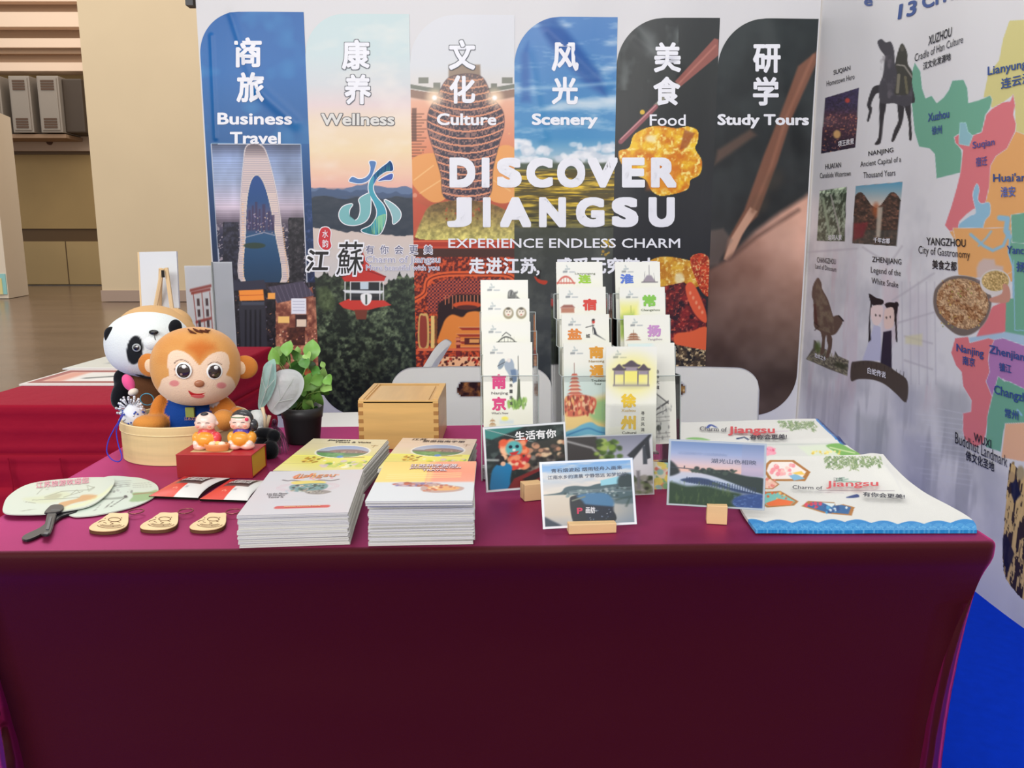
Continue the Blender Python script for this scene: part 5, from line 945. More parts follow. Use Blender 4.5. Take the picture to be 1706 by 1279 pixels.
def f_zj(p):
    base(p); p.rect(.0, .0, .5, .3, (200, 226, 228), .12); K_ = (84, 84, 84); p.poly([(.35, .62), (.6, .5), (.85, .64), (.84, .98), (.4, .98)], (196, 198, 190), .03); p.line([(.3, .64), (.58, .5), (.84, .6)], .014, K_, .006); p.line([(.2, .82), (.5, .68), (.84, .58)], .02, K_, .008)
    p.line([(.22, .86), (.6, .7), (.8, .66)], .01, K_, .006); p.dots(.3, .9, .6, .95, 60, [(150, 152, 148), (120, 122, 120), (214, 214, 206)], (.01, .02), 6, .7, .008); p.ell(.62, .84, .05, .03, (70, 76, 66), .01); p.line([(.62, .84), (.62, .9)], .01, K_, .005)
    for y in (.74, .78, .9, .94): p.line([(.4, y), (.86, y - .01)], .006, (130, 130, 126), .005)
def f_yz(p): base(p); p.line([(.2, .15), (.2, .24)], .01, (130, 90, 60), .005); [p.poly([(.2 - w_, y), (.2 + w_, y), (.2 + w_ * .5, y - .02), (.2 - w_ * .5, y - .02)], (150, 100, 74), .006) for y, w_ in ((.2, .1), (.225, .14), (.25, .17))]
def f_cz(p): base(p); p.rect(.0, .16, .4, .5, (226, 224, 130), .08); p.line([(.24, .19), (.24, .26)], .01, (90, 110, 50), .006); p.poly([(.0, .3), (.3, .26), (.3, .5), (0, .5)], (150, 180, 90), .06)
def f_ha(p): base(p); K_ = (110, 106, 112); p.line([(.75, .04), (.75, .2)], .012, K_, .006); p.poly([(.6, .21), (.7, .14), (.8, .14), (.9, .21)], (150, 140, 150), .012); p.line([(.66, .1), (.64, .2)], .008, K_, .006); p.line([(.58, .21), (.94, .21)], .01, K_, .006); p.line([(.86, .12), (.87, .2)], .008, K_, .006)
rack('clear four-tier rack with the turquoise-lettered brochure in front, rightmost of the three', yp(1090, 700, 1.64)[0], 1.64, math.radians(10), (1.034, 1.090, 1.147, 1.2),
     [('brochure with turquoise characters over a grey house sketch, front pocket of the right rack', f_zj, [('镇', .1, .2, .28, .13, (110, 190, 200), dict(bold=.05)), ('江', .1, .4, .28, .13, (110, 190, 200), dict(bold=.05)), ('Zhenjiang', .1, .235, .3, .026, (90, 150, 160), dict(bold=.01)), ('Riverside Tour', .08, .45, .34, .024, (60, 64, 66), dict(bold=.015))] + [(c, .58, .3 + k * .052, .07, .036, (66, 66, 66), dict(bold=.02)) for k, c in enumerate('沿神大道')], -.003),
      ('white brochure with a lilac character and a brown pagoda, second pocket of the right rack', f_yz, [('扬', .5, .22, .3, .12, (190, 140, 190), dict(bold=.05)), ('Yangzhou', .5, .26, .32, .026, (150, 130, 150), dict(bold=.01))], -.002),
      ('white brochure with a green character over a yellow field, third pocket of the right rack', f_cz, [('常', .5, .2, .3, .12, (130, 190, 80), dict(bold=.05)), ('Changzhou', .46, .25, .42, .028, (90, 100, 70), dict(bold=.01))], -.002),
      ('white brochure with a blue character and a sketched mast, rearmost pocket of the right rack', f_ha, [('淮', .1, .225, .3, .1, (90, 120, 200), dict(bold=.05))], -.002)])
# front centre brochure in its own low stand
def f_xz(p):
    base(p); p.ell(.52, .27, .4, .16, (236, 226, 110), .14, .9); K_ = (84, 74, 84)
    p.rect(.14, .36, .86, .375, (130, 120, 120), .01)
    for x0, x1, y in ((.34, .66, .165), (.14, .38, .2), (.62, .86, .2)): p.poly(spline([(x0 - .02, y + .01), (x0 + .04, y), ((x0 + x1) / 2, y - .035), (x1 - .04, y), (x1 + .02, y + .01), (x1 - .03, y + .03), (x0 + .03, y + .03)], 4), K_, .008); p.rect(x0 + .03, y + .03, x1 - .03, y + .065, (150, 138, 150), .008)
    for x in (.17, .36, .63, .83): p.rect(x - .012, .23, x + .012, .37, (120, 112, 116), .005)
    p.ell(.5, .37, .34, .03, (180, 178, 160), .02, .5); p.poly(spline([(.14, .9), (.2, .87), (.8, .87), (.88, .9), (.86, .98), (.7, 1.0), (.5, .97), (.3, 1.0), (.16, .97)], 4), (150, 160, 184), .012); i = p.bb(.14, .88, .87, .99); p.mix(((np.sin(p.x[i] * 160) > .4) | (np.sin(p.y[i] * 300) > .4)) * .3, (90, 100, 130), i)
fo, fux, fuy, fn_ = frame_px([(1006, 577), (1085, 577), (1087, 741), (1009, 741)], (0, 1.585, .83), (0, -1, .1)); fuy = fuy / np.linalg.norm(fuy) * BH; fux = fux / np.linalg.norm(fux) * BW
fo = fo.copy(); topz = yp(1045, 577, 1.59)[2]; fo[2] = topz - fuy[2]; fo[1] = 1.59 - .022
brochure('white brochure with yellow characters and a memorial gate, before the two right racks', fo, fux, fuy, fn_, f_xz, [('徐', .3, .58, .3, .135, (226, 190, 50), dict(bold=.05)), ('州', .3, .79, .3, .135, (226, 190, 50), dict(bold=.05)), ('Xuzhou', .31, .62, .28, .03, (200, 170, 80), dict(bold=.012)), ('Cultural', .33, .83, .28, .024, (60, 60, 60), dict(bold=.012)), ('Travel', .38, .86, .2, .022, (60, 60, 60), dict(bold=.012))] + [(c, .7, .65 + k * .052, .07, .034, (66, 66, 66), dict(bold=.02)) for k, c in enumerate('寻汉风流韵')], 'printed city brochures standing in clear racks')
st = thing('brochure_stand', 'clear single-pocket stand carrying the yellow-lettered brochure', 'brochure rack', (fo[0] + BW / 2, 1.565, .751), 0)
hw = .056; box('pocket_floor', AC, -hw, hw, -.004, .02, fo[2] - .754, fo[2] - .752, st); box('front_pane', AC, -hw, hw, -.006, -.004, fo[2] - .754, fo[2] - .751 + .10, st); box('back_pane', AC, -hw, hw, .034, .036, 0, .22, st); box('foot', AC, -hw, hw, -.004, .036, 0, .002, st)
# ------------------------------------------------------------------ photo cards in wooden blocks
m_photo = mat('photo_card_print', None, rough=.28, spec=.5, coat=.2); m_block = mat('pale_wood_block', (226, 190, 140), rough=.55, var=.08, vscale=30, stretch=(.3, 1, 1)); m_cedge = mat('white_card', (226, 230, 232), rough=.4)
def pcard(label, corners, y, lean, yaw, fn, texts, nu=140, nv=100, blk=None, blab=None, thick=.0016):
    n = np.array((math.sin(yaw) * math.cos(lean), -math.cos(yaw) * math.cos(lean), math.sin(lean)))
    o, ux, uy, n = frame_px(corners, (yp(corners[3][0], corners[3][1], y)[0], y, yp(corners[3][0], corners[3][1], y)[2]), n)
    th = thing('photo_card', label, 'photo card', tuple(o + ux / 2), 0, 'landscape photo cards on the table'); sheetbox('card', o, ux, uy, n, thick, m_cedge, th)
    printed('printed_photo', o, ux, uy, n, nu, nv, fn, m_photo, th, off=.0003); sf = surf_uv(o, ux, uy, n); [T(sf, th, *q[:-1], off=.0007, **q[-1]) for q in texts]
    if blk:
        (xa, ya), (xb, yb), h, d = blk; A_ = tp(xa, ya, .75); B_ = tp(xb, yb, .75); W_ = np.linalg.norm(B_ - A_); a = math.atan2(B_[1] - A_[1], B_[0] - A_[0]); b = thing('card_block', blab, 'wooden block', ((A_[0] + B_[0]) / 2, (A_[1] + B_[1]) / 2, .7508), a, 'pale wooden card blocks')
        box('block_front', m_block, -W_ / 2, W_ / 2, 0, d * .48, 0, h, b, .0012); box('block_back', m_block, -W_ / 2, W_ / 2, d * .56, d, 0, h * .98, b, .0012); box('block_foot', m_block, -W_ / 2 + .001, W_ / 2 - .001, d * .4, d * .62, 0, h * .3, b)
    return th
def bord(p, b=.025, c=(226, 230, 234)):
    for q in ((0, 0, 1, b * 1.3), (0, 1 - b * 1.3, 1, 1), (0, 0, b, 1), (1 - b, 0, 1, 1)): p.rect(*q, c, .004)
def f_boat(p):
    p.grad([(0, (110, 160, 206)), (.2, (140, 176, 206)), (.35, (196, 196, 190)), (.5, (216, 206, 186)), (.52, (206, 196, 176)), (.8, (196, 186, 168)), (1, (150, 160, 170))]); n = p.n(.35, 5, 4, .1); p.mix(np.clip((n - .5) * 3, 0, .7) * (p.y < .5), (226, 214, 196)); n = p.n(.3, 7, 3, .3); p.mix(np.clip((p.x - .55) * 1.2, 0, .7) * (p.y > .5), (84, 108, 128))
    p.poly(spline([(.0, .5), (.2, .47), (.26, .4), (.36, .38), (.5, .4), (.6, .37), (.72, .36), (.9, .36), (1.0, .3), (1.0, .6), (.6, .56), (.3, .51)], 4), (70, 92, 96), .01); p.poly([(.64, .32), (.84, .27), (.84, .38), (.64, .4)], (140, 196, 206), .008); p.ell(.92, .36, .1, .13, (44, 60, 62), .02); [p.line([(.3, .46 + k * .012), (1, .44 + k * .03)], .008, (170, 176, 176), .006, .6) for k in range(3)]
    p.poly(spline([(.62, .56), (.8, .6), (1, .6), (1, .68), (.8, .68)], 4), (60, 84, 90), .02, .7); p.dots(.25, .9, .44, .56, 50, [(46, 66, 66), (120, 140, 136), (170, 180, 176)], (.01, .02), 3, .8, .01)
    p.poly(spline([(.3, .6), (.34, .53), (.5, .52), (.66, .56), (.7, .7), (.78, .84), (.74, .95), (.4, .98), (.32, .9)], 5), (34, 40, 46), .01); p.poly(spline([(.38, .53), (.56, .5), (.72, .54), (.76, .72), (.52, .78), (.44, .62)], 4), (70, 116, 150), .02); p.poly([(.44, .66), (.76, .72), (.76, .88), (.48, .92)], (30, 38, 52), .02); p.line([(.33, .6), (.46, .55)], .02, (120, 126, 110), .01)
    p.dots(.46, .74, .74, .9, 16, [(120, 140, 170), (200, 206, 210)], (.004, .01), 5, .8, .005); p.poly(spline([(0, .82), (.1, .88), (.2, .98), (0, 1)], 4), (50, 62, 76), .02); p.line([(.8, .62), (.95, .58), (.9, .72)], .02, (46, 66, 60), .02, .7); bord(p)
pcard('card photo of a dark canopied boat, nearest card to the table front', [(895, 770), (1049, 762), (1066, 873), (908, 881)], 1.312, math.radians(17), math.radians(4), f_boat,
      [('青石烟波起 烟雨轻舟入画来', .12, .17, .76, .06, (70, 80, 100), dict(bold=.01)), ('江南水乡的清晨 宁静悠远 如梦如幻', .08, .27, .84, .06, (84, 92, 110), dict(bold=.01)), ('画舫', .46, .8, .1, .1, (214, 214, 216), dict(bold=.02, rot=.06)), ('P', .37, .8, .06, .09, (196, 60, 90), dict(bold=.03))], blk=((948, 891), (1027, 888), .017, .026), blab='long low wooden block holding the boat photo card')
def f_lake(p):
    p.grad([(0, (96, 126, 168)), (.2, (150, 164, 196)), (.36, (206, 184, 186)), (.46, (226, 180, 160)), (.5, (190, 190, 200)), (.62, (176, 190, 206)), (.8, (120, 130, 150)), (1, (50, 60, 60))]); p.grad([(0, (106, 130, 166)), (.2, (150, 160, 190)), (.4, (186, 170, 186)), (.5, (170, 160, 180))], x0=.75)
    p.poly(spline([(0, .33), (.06, .36), (.12, .47), (.1, .52), (0, .55)], 4), (34, 44, 46), .02); p.line([(.0, .42), (.3, .44)], .012, (50, 60, 70), .008); p.ell(.17, .41, .006, .02, (40, 50, 60), .005); p.poly(spline([(.22, .45), (.4, .44), (.6, .43), (.66, .46), (.8, .5), (1, .54), (1, .76), (.76, .66), (.5, .54), (.3, .48)], 4), (40, 54, 52), .015); p.dots(.24, .7, .42, .48, 30, [(36, 48, 48), (60, 76, 66)], (.01, .03), 5, .9, .01)
    p.poly(spline([(.14, .6), (.3, .56), (.5, .6), (.74, .7), (.94, .76), (.76, .76), (.5, .68), (.2, .64)], 4), (46, 66, 100), .015); p.line(spline([(.44, .58), (.6, .66), (.8, .72), (.96, .76)], 4, False), .012, (170, 186, 206), .01); [p.line([(x, .56 + (x - .2) * .16), (x, .64 + (x - .2) * .18)], .008, (40, 56, 86), .006) for x in np.linspace(.2, .9, 28)]
    p.poly(spline([(0, .66), (.2, .7), (.4, .68), (.6, .74), (.76, .78), (.66, .9), (.7, 1), (0, 1)], 4), (34, 60, 38), .03); i = p.bb(0, .7, .62, 1); p.mix(np.clip((fbm(p.x[i] * 40, p.y[i] * 8, 3, 3) - .5) * 2, 0, .5), (84, 104, 60), i); p.poly(spline([(.72, .98), (.68, .86), (.8, .78), (1, .78), (1, 1)], 4), (44, 72, 126), .02); i = p.bb(.68, 1, .78, 1); p.mix(np.clip((fbm(p.x[i] * 30, p.y[i] * 40, 3, 3) - .5) * 2, 0, .6), (110, 140, 190), i); bord(p, .022, (176, 186, 192))
pcard('card photo of a dusk lake with a curved boardwalk, rightmost card', [(1114, 732), (1278, 738), (1273, 851), (1111, 840)], 1.372, math.radians(12), math.radians(-6), f_lake,
      [('水光潋滟晴方好 山色空蒙雨亦奇', .1, .22, .5, .045, (150, 166, 200), dict(bold=.01)), ('湖光山色相映', .44, .33, .46, .07, (90, 96, 116), dict(bold=.01))], blk=((1177, 873), (1211, 875), .034, .024), blab='tall narrow wooden block holding the dusk lake photo card')
def f_mask(p):
    p.c[:] = (34, 44, 44); n = p.n(.12, 4, 4); p.mix(np.clip((n - .5) * 3, 0, .6), (90, 104, 100)); p.poly([(0, .0), (.56, .0), (.44, .06), (.1, .2), (0, .16)], (60, 130, 124), .02); p.line([(.04, .04), (.6, .28)], .01, (170, 180, 176), .006); p.poly([(.42, .3), (.98, .22), (1, .66), (.5, .8)], (60, 62, 58), .03); p.dots(.5, .98, .3, .5, 26, [(226, 196, 160), (200, 150, 120), (110, 90, 80)], (.02, .04), 3, .9, .015); p.dots(.4, .95, .5, .74, 40, [(90, 80, 74), (150, 140, 130), (40, 40, 44)], (.02, .04), 6, .8, .02)
    p.dots(.22, .5, .24, .5, 50, [(226, 96, 60), (240, 150, 110), (214, 70, 50), (244, 190, 150)], (.03, .055), 4, .9, .015); p.ell(.36, .36, .1, .12, (90, 176, 176), .02); [p.ell(x, .33, .022, .025, (30, 40, 60), .008) for x in (.32, .4)]; p.poly([(.3, .42), (.42, .4), (.38, .46), (.33, .46)], (196, 50, 50), .01); p.ell(.36, .38, .02, .02, (230, 230, 220), .01)
    p.dots(.3, .54, .48, .66, 36, [(206, 60, 50), (236, 150, 110), (240, 206, 170), (190, 50, 60)], (.025, .05), 8, .9, .015); p.poly(spline([(.06, .8), (.1, .64), (.2, .56), (.32, .62), (.3, .78), (.26, .98), (.06, .98)], 4), (30, 120, 170), .015); p.ell(.18, .52, .06, .08, (34, 34, 38), .01); p.ell(.22, .58, .03, .035, (226, 180, 150), .01)
    p.poly([(.34, .82), (.7, .66), (.94, .66), (.94, .86), (.4, .98), (.26, .97)], (120, 44, 46), .015); p.poly([(.44, .84), (.64, .74), (.74, .78), (.52, .9)], (40, 40, 44), .01); p.line([(.0, .5), (.16, .52)], .03, (170, 176, 172), .02); bord(p)
pcard('card photo of an orange-maned opera mask and a person in blue, leftmost card', [(802, 711), (939, 703), (950, 808), (812, 821)], 1.5, math.radians(9), math.radians(10), f_mask,
      [('生活有你', .38, .24, .5, .14, (230, 232, 232), dict(bold=.03))], blk=((874, 836), (905, 833), .033, .03), blab='small wooden block behind the opera mask photo card')
def f_alley(p):
    p.grad([(0, (120, 124, 140)), (.4, (166, 168, 186)), (.6, (150, 150, 160)), (1, (90, 90, 90))]); p.poly([(0, 0), (.34, 0), (.44, .3), (.3, .6), (0, .8)], (60, 58, 58), .02); p.line([(.02, .08), (.3, .2), (.44, .4)], .03, (150, 150, 150), .02); p.dots(.34, .62, .08, .6, 60, [(70, 100, 40), (120, 150, 60), (50, 70, 36), (150, 170, 90)], (.02, .05), 3, .9, .02)
    p.poly([(.76, .3), (1, .02), (1, 1), (.8, 1), (.76, .6)], (200, 200, 204), .015); p.poly([(.7, .34), (.96, .02), (1, .0), (.96, .1), (.76, .42)], (50, 54, 60), .015); p.rect(.88, .2, .93, .5, (70, 76, 84), .01); p.poly([(.9, .12), (.96, .1), (.97, .4), (.93, .42)], (56, 60, 66), .01); p.dots(.6, .98, .7, 1, 80, [(54, 66, 44), (96, 110, 76), (140, 140, 130), (40, 44, 36)], (.02, .05), 8, .9, .02); p.rect(.8, .6, .84, .9, (120, 120, 124), .02); bord(p, .012, (190, 196, 196))
pcard('card photo of a white-walled alley with a tree, behind the boat card', [(943, 727), (1087, 722), (1090, 823), (946, 830)], 1.50, math.radians(10), math.radians(3), f_alley, [], blk=((1005, 841), (1040, 839), .03, .026), blab='small wooden block behind the boat card, holding the alley card')
# folded colour leaflet between the alley and lake cards
def f_leaf(p): p.c[:] = (236, 230, 200); p.dots(0, 1, 0, 1, 120, [(226, 120, 100), (150, 200, 190), (240, 220, 110), (240, 240, 236), (120, 180, 120), (236, 190, 180)], (.03, .12), 4, .9, .02)
o, ux, uy, n = frame_px([(1048, 772), (1118, 764), (1120, 838), (1050, 818)], (0, 1.53, .76), (.1, -1, .25)); lf = thing('leaflet', 'colourful leaflet standing behind the alley and lake photo cards', 'leaflet', tuple(o + ux / 2)); sheetbox('folded_sheets', o, ux, uy, n, .003, m_cedge, lf); printed('printed_face', o, ux, uy, n, 50, 60, f_leaf, m_bro, lf)
# ------------------------------------------------------------------ printed cloths (right end of the table)
m_towel = mat('cotton_print', None, rough=.8, sheen=.3, bump=.0005, bscale=500, spec=.2)
def cloth_px(name, th, left, right, zf, fn, nu=190, nv=150, thick=.006, wob=.002, seed=1):
    """left/right: lists of (px,py,z) from the front edge to the back edge"""
    def edge(E):
        P = np.array([tp(a, b, z) for a, b, z in E]); t = np.linspace(0, len(P) - 1, nv); S_ = spline(P, 10, False); s = np.linspace(0, len(S_) - 1, nv); return np.stack([np.interp(s, np.arange(len(S_)), S_[:, j]) for j in range(3)], -1)
    L, R_ = edge(left), edge(right); u = np.linspace(0, 1, nu); P = L[:, None, :] + (R_ - L)[:, None, :] * u[None, :, None]; P = P.reshape(-1, 3)
    P[:, 2] += wob * (fbm(P[:, 0] * 9, P[:, 1] * 9, seed, 3) - .3) * 2 + zf(np.tile(u, nv), np.repeat(np.linspace(0, 1, nv), nu))
    px, py = proj(P); p = Paint(px, py, (216, 216, 211)); fn(p); top = mesh_np(name, P, gridq(nu, nv), p.clip())
    o = wchild(name, top, m_towel, th)
    # hem: side skirt down to the table
    idx = list(range(nu)) + [nu * k + nu - 1 for k in range(1, nv)] + [nu * (nv - 1) + k for k in range(nu - 2, -1, -1)] + [nu * k for k in range(nv - 2, 0, -1)]
    V = P[idx]; n = len(V); V2 = V.copy(); V2[:, 2] = np.maximum(V[:, 2] - thick, .7515); C = p.clip()[idx]
    me = mesh_np('hem', np.concatenate([V, V2]), np.stack([np.arange(n), n + np.arange(n), n + (np.arange(n) + 1) % n, (np.arange(n) + 1) % n], -1), np.concatenate([C, C])); wchild('hem', me, m_towel, o); return o
CT = lambda *a: [(1120 + x / 3.16, 680 + y / 3.16) for x, y in a]
def willow(p, x0, x1, y0, n, seed, h=18):
    R = random.Random(seed)
    for k in range(n):
        x = x0 + (x1 - x0) * k / n; L_ = R.uniform(h * .4, h); p.line([(x, y0 + (x - x0) * .06), (x + 4, y0 + L_)], .8, (120, 140, 96))
        for j in range(int(L_ / 2)): a = R.choice((-1, 1)); p.ell(x + j * .5 + a * 2.4, y0 + j * 2.2 + 1, 2.4, .9, R.choice([(96, 124, 78), (124, 148, 100), (150, 168, 120)]), .6, .95, a * .7)
def f_tow1(p):
    wave = np.interp(p.x, [1250, 1330, 1410, 1500, 1560, 1630], [869, 871, 869, 873, 872, 868]) - np.abs(np.sin(p.x / 14.)) * 5 + (p.x - 1400) * 0
    a = sstep(-.7, .7, p.y - wave); p.mix(a, (34, 130, 196)); R = random.Random(4)
    for k in range(44):
        cx = 1252 + k * 8.9; cy = 884 - (k % 2) * 5
        for r in (4, 6.5, 9): 
            th = np.linspace(math.pi, 2 * math.pi, 10); q = [(cx + r * math.cos(t), cy + r * .8 * math.sin(t)) for t in th]; i0 = [s_ for s_ in q]
            p.line(i0, .7, (140, 200, 232), .5, .55)
    wm = sstep(-.7, .7, wave - p.y); p.mix(wm * (p.y > 860), (216, 216, 211)); p.mix(sstep(-.8, .8, p.y - 886.5) * 1., (14, 60, 130))
    willow(p, 1376, 1468, 760, 22, 5, 24)
    def hexa(pts, out, fn): p.poly(CT(*pts), (170, 112, 50), .7); c = np.mean(CT(*pts), 0); q = [(c[0] + (x - c[0]) * .84, c[1] + (y - c[1]) * .82) for x, y in CT(*pts)]; p.poly(q, out, .7); fn(q)
    hexa([(495, 290), (515, 272), (640, 272), (728, 335), (700, 383), (515, 383), (480, 330)], (236, 226, 220), lambda q: (p.dots(1284, 1322, 774, 790, 26, [(240, 170, 170), (236, 140, 150), (244, 200, 190)], (1.5, 4), 3), p.poly(CT((615, 355), (650, 345), (700, 370), (640, 380)), (130, 180, 210)), p.poly(CT((630, 340), (680, 330), (700, 350), (650, 348)), (236, 196, 90))))
    hexa([(470, 375), (520, 368), (565, 400), (530, 425), (470, 425)], (240, 190, 170), lambda q: p.dots(1276, 1292, 798, 812, 10, [(226, 130, 120), (240, 210, 190)], (1, 3), 5))
    hexa([(470, 440), (570, 435), (665, 490), (640, 512), (500, 522), (460, 500)], (120, 190, 180), lambda q: (p.poly(CT((490, 500), (560, 475), (640, 490), (620, 508), (510, 515)), (232, 110, 50)), p.dots(1270, 1320, 820, 832, 12, [(240, 190, 110), (220, 90, 40)], (1, 2.5), 6)))
    hexa([(680, 515), (715, 487), (855, 495), (860, 512), (900, 505), (960, 520), (945, 565), (800, 552)], (40, 96, 150), lambda q: (p.dots(1342, 1372, 838, 848, 8, [(214, 60, 90), (190, 40, 60)], (2, 4), 7), p.dots(1375, 1415, 842, 854, 14, [(60, 150, 200), (220, 230, 236), (30, 70, 130)], (1.5, 3.5), 8), p.poly(CT((790, 495), (860, 500), (840, 520)), (214, 224, 226))))
    p.line(CT((770, 432), (1170, 434)), .9, (150, 140, 150)); p.line(CT((750, 440), (900, 446)), .8, (190, 186, 190))
    for a, b in (((860, 385), (925, 372)), ((870, 372), (905, 365)), ((895, 385), (990, 388))): p.line(CT(a, b), 2, (120, 160, 140), 1, .8)
    p.poly(spline(CT((912, 470), (945, 458), (975, 452), (985, 466), (950, 472)), 3), (36, 60, 120)); p.line(CT((1130, 300), (1180, 380), (1225, 470)), 3, (206, 206, 206), 2, .5)
tw1 = thing('printed_cloth', 'white printed cloth with blue wave hem and hexagon pictures, right front table corner', 'cloth', (1.0 * tp(1440, 830)[0], tp(1440, 830)[1], .751))
lf_ = [(1259, 884.5, .757), (1236, 852, .758), (1222, 815, .762), (1212, 775, .776), (1206, 762, .782)]; rt_ = [(1628, 883, .757), (1614, 860, .762), (1538, 819, .770), (1493, 781, .786), (1471, 757, .794)]
to1 = cloth_px('cloth_sheet', tw1, lf_, rt_, lambda u, v: .004 * np.sin(u * 5 + 1) * np.sin(v * 3.1) + .006 * np.exp(-((u - .93) / .05) ** 2) * np.exp(-((v - .75) / .3) ** 2), f_tow1)
st1 = lambda X, Y, off: (lambda P: P + np.array((0, 0, off)))(onp(X, Y, (0, 1.55, .772), (0, -.055, 1)))
def TC(par, *a, **k): k.setdefault('off', .006); T(st1, par, *a, **k)
TC(tw1, 'Charm of', 1320, 819, 50, 6, (60, 60, 70), bold=.01, slope=.03); TC(tw1, 'Jiangsu', 1376, 819, 87, 13, (214, 84, 90), bold=.02, slope=-.02); TC(tw1, '有你会更美!', 1437, 832, 70, 8, (40, 44, 60), bold=.03, slope=.06); TC(tw1, '江苏', 1388, 806, 16, 6, (40, 50, 50), bold=.01)
def f_tow2(p):
    p.mix(sstep(-.7, .7, p.y - (738 + (p.x - 1277) * -.015 + (p.x > 1400) * 0)) * .25, (200, 206, 200)); p.line([(1250, 741), (1398, 739)], 1.6, (190, 196, 190), 1)  # shade line of the fold put into the cloth colour
    e = 1362 + (p.y - 697) * 1.02; i = np.nonzero((p.x > e - 5) & (p.y < 741))[0]; p.mix(np.ones(len(i)), (40, 120, 190), i); i = np.nonzero((p.x > e - 1.6) & (p.y < 741))[0]; p.mix(np.ones(len(i)), (30, 50, 110), i)
    willow(p, 1302, 1360, 702, 16, 3, 18); p.dots(1296, 1320, 701, 706, 14, [(130, 160, 110)], (.8, 1.6), 4)
    p.poly(spline(CT((178, 102), (190, 88), (205, 84), (225, 92), (238, 102), (222, 100), (205, 92), (192, 104)), 3), (40, 70, 150)); p.line(CT((340, 160), (380, 152), (400, 164)), 2.5, (40, 60, 100)); p.line(CT((300, 130), (610, 120)), 1, (190, 170, 190), .8, .7)
    p.poly(spline(CT((70, 160), (110, 152), (160, 156), (200, 168), (130, 166)), 3), (130, 180, 110), 1); p.poly(CT((660, 200), (800, 190), (1000, 250), (720, 250)), (214, 226, 200), 3, .8); p.poly(spline(CT((810, 195), (880, 185), (940, 215), (1010, 248), (900, 250), (850, 225)), 4), (110, 170, 70), 1); p.line(CT((830, 205), (900, 222), (960, 235)), 2, (200, 220, 160), 1)
    p.dots(1350, 1400, 751, 758, 22, [(236, 214, 90), (220, 190, 60), (240, 230, 150)], (1, 2.4), 7); p.poly(spline(CT((495, 205), (530, 205), (545, 240), (500, 243)), 3), (236, 160, 180), 1); p.dots(1276, 1292, 745, 757, 8, [(226, 70, 120), (240, 150, 170)], (1.2, 3), 9)
tw2 = thing('printed_cloth', 'white printed cloth with blue side hem and willow print, lying behind the wave-hemmed cloth', 'cloth', (tp(1270, 730)[0], tp(1270, 730)[1], .751))
cloth_px('cloth_sheet', tw2, [(1118, 778, .758), (1128, 735, .76), (1134, 704, .762)], [(1448, 768, .758), (1400, 733, .758), (1363, 697.5, .76)], lambda u, v: .0025 * np.sin(u * 7) * np.sin(v * 3.1) + .004 * np.exp(-((v - .52) / .06) ** 2), f_tow2, 150, 80)
st2 = lambda X, Y, off: onz(X, Y, .766 + off)
def TD(*a, **k): T(st2, tw2, *a, **k)
TD('Charm of', 1166, 717, 45, 7, (60, 60, 70), bold=.01, slope=.04); TD('Jiangsu', 1213, 725, 78, 15, (214, 84, 90), bold=.03, slope=0); TD('有你会更美!', 1249, 732, 62, 8, (40, 44, 60), bold=.03, slope=-.02)
# ------------------------------------------------------------------ hand fans
m_fan = mat('fan_print', None, rough=.35, spec=.5); m_blk = mat('black_plastic', (34, 36, 40), rough=.35, spec=.5)
CF = lambda *a: [(x / 4.062, 700 + y / 4.062) for x, y in a]
def fan(label, out, z, fn, handle, hz):
    O = spline(CF(*out), 6); W_ = np.array([tp(a, b, z) for a, b in O]); c = W_.mean(0); th = thing('hand_fan', label, 'fan', (c[0], c[1], z - .001), 0, 'round plastic hand fans')
    bm = slabbm([(q[0], q[1]) for q in W_], z - .0015, z - .0002); wchild('fan_blade', tomesh(bm, 'fan_blade'), mat('white_fan_plastic', (226, 232, 224), rough=.35), th)
    # printed face: rings toward the centre
    nr = 70; t = np.linspace(0, 1, nr); P = c + (W_[None] - c) * t[:, None, None]; n = len(W_); P = P.reshape(-1, 3); P[:, 2] = z + .0003; px, py = proj(P); p = Paint(px, py, (206, 217, 204)); fn(p)
    i, k = np.meshgrid(np.arange(nr - 1), np.arange(n), indexing='ij'); i = i.ravel(); k = k.ravel(); Q = np.stack([i * n + k, (i + 1) * n + k, (i + 1) * n + (k + 1) % n, i * n + (k + 1) % n], -1)
    wchild('printed_face', mesh_np('printed_face', P, Q, p.clip()), m_fan, th)
    for q, a, b in handle:
        O = spline(CF(*q), 3); W2 = [tp(x, y, (a + b) / 2)[:2] for x, y in O]; wchild('handle', tomesh(slabbm(W2, a, b, .001), 'handle'), m_blk, th)
    return th
def f_fan2(p):
    p.mix(np.clip(p.n(40, 3, 3) - .3, 0, .6), (206, 224, 214)); p.poly(spline(CF((900, 490), (1000, 485), (1060, 470), (1070, 500), (1000, 540), (880, 550), (900, 515)), 4), (130, 170, 110), 1.5, .8); p.line(CF((905, 500), (1000, 490), (1060, 490)), 1.6, (150, 120, 90), .8); p.line(CF((620, 535), (760, 530), (860, 520)), 3, (130, 140, 130), 1.5, .8); p.line(CF((740, 590), (850, 520)), 1, (70, 74, 70)); p.line(CF((700, 600), (770, 545)), 1, (90, 94, 90)); p.line(CF((630, 620), (680, 570)), .8, (120, 124, 120))
    p.ell(*CF((850, 515))[0], 3, 2, (60, 60, 60)); p.dots(180, 225, 803, 820, 30, [(150, 156, 150), (110, 116, 112), (190, 196, 190)], (.8, 2.4), 4, .6); [p.line(CF((790, 412 + k * 14), (880, 408 + k * 12)), .8, (120, 124, 124), .5, .7) for k in range(4)]; [p.line(CF((900, 430 + k * 12), (1030, 420 + k * 14)), .8, (150, 156, 150), .5, .6) for k in range(3)]
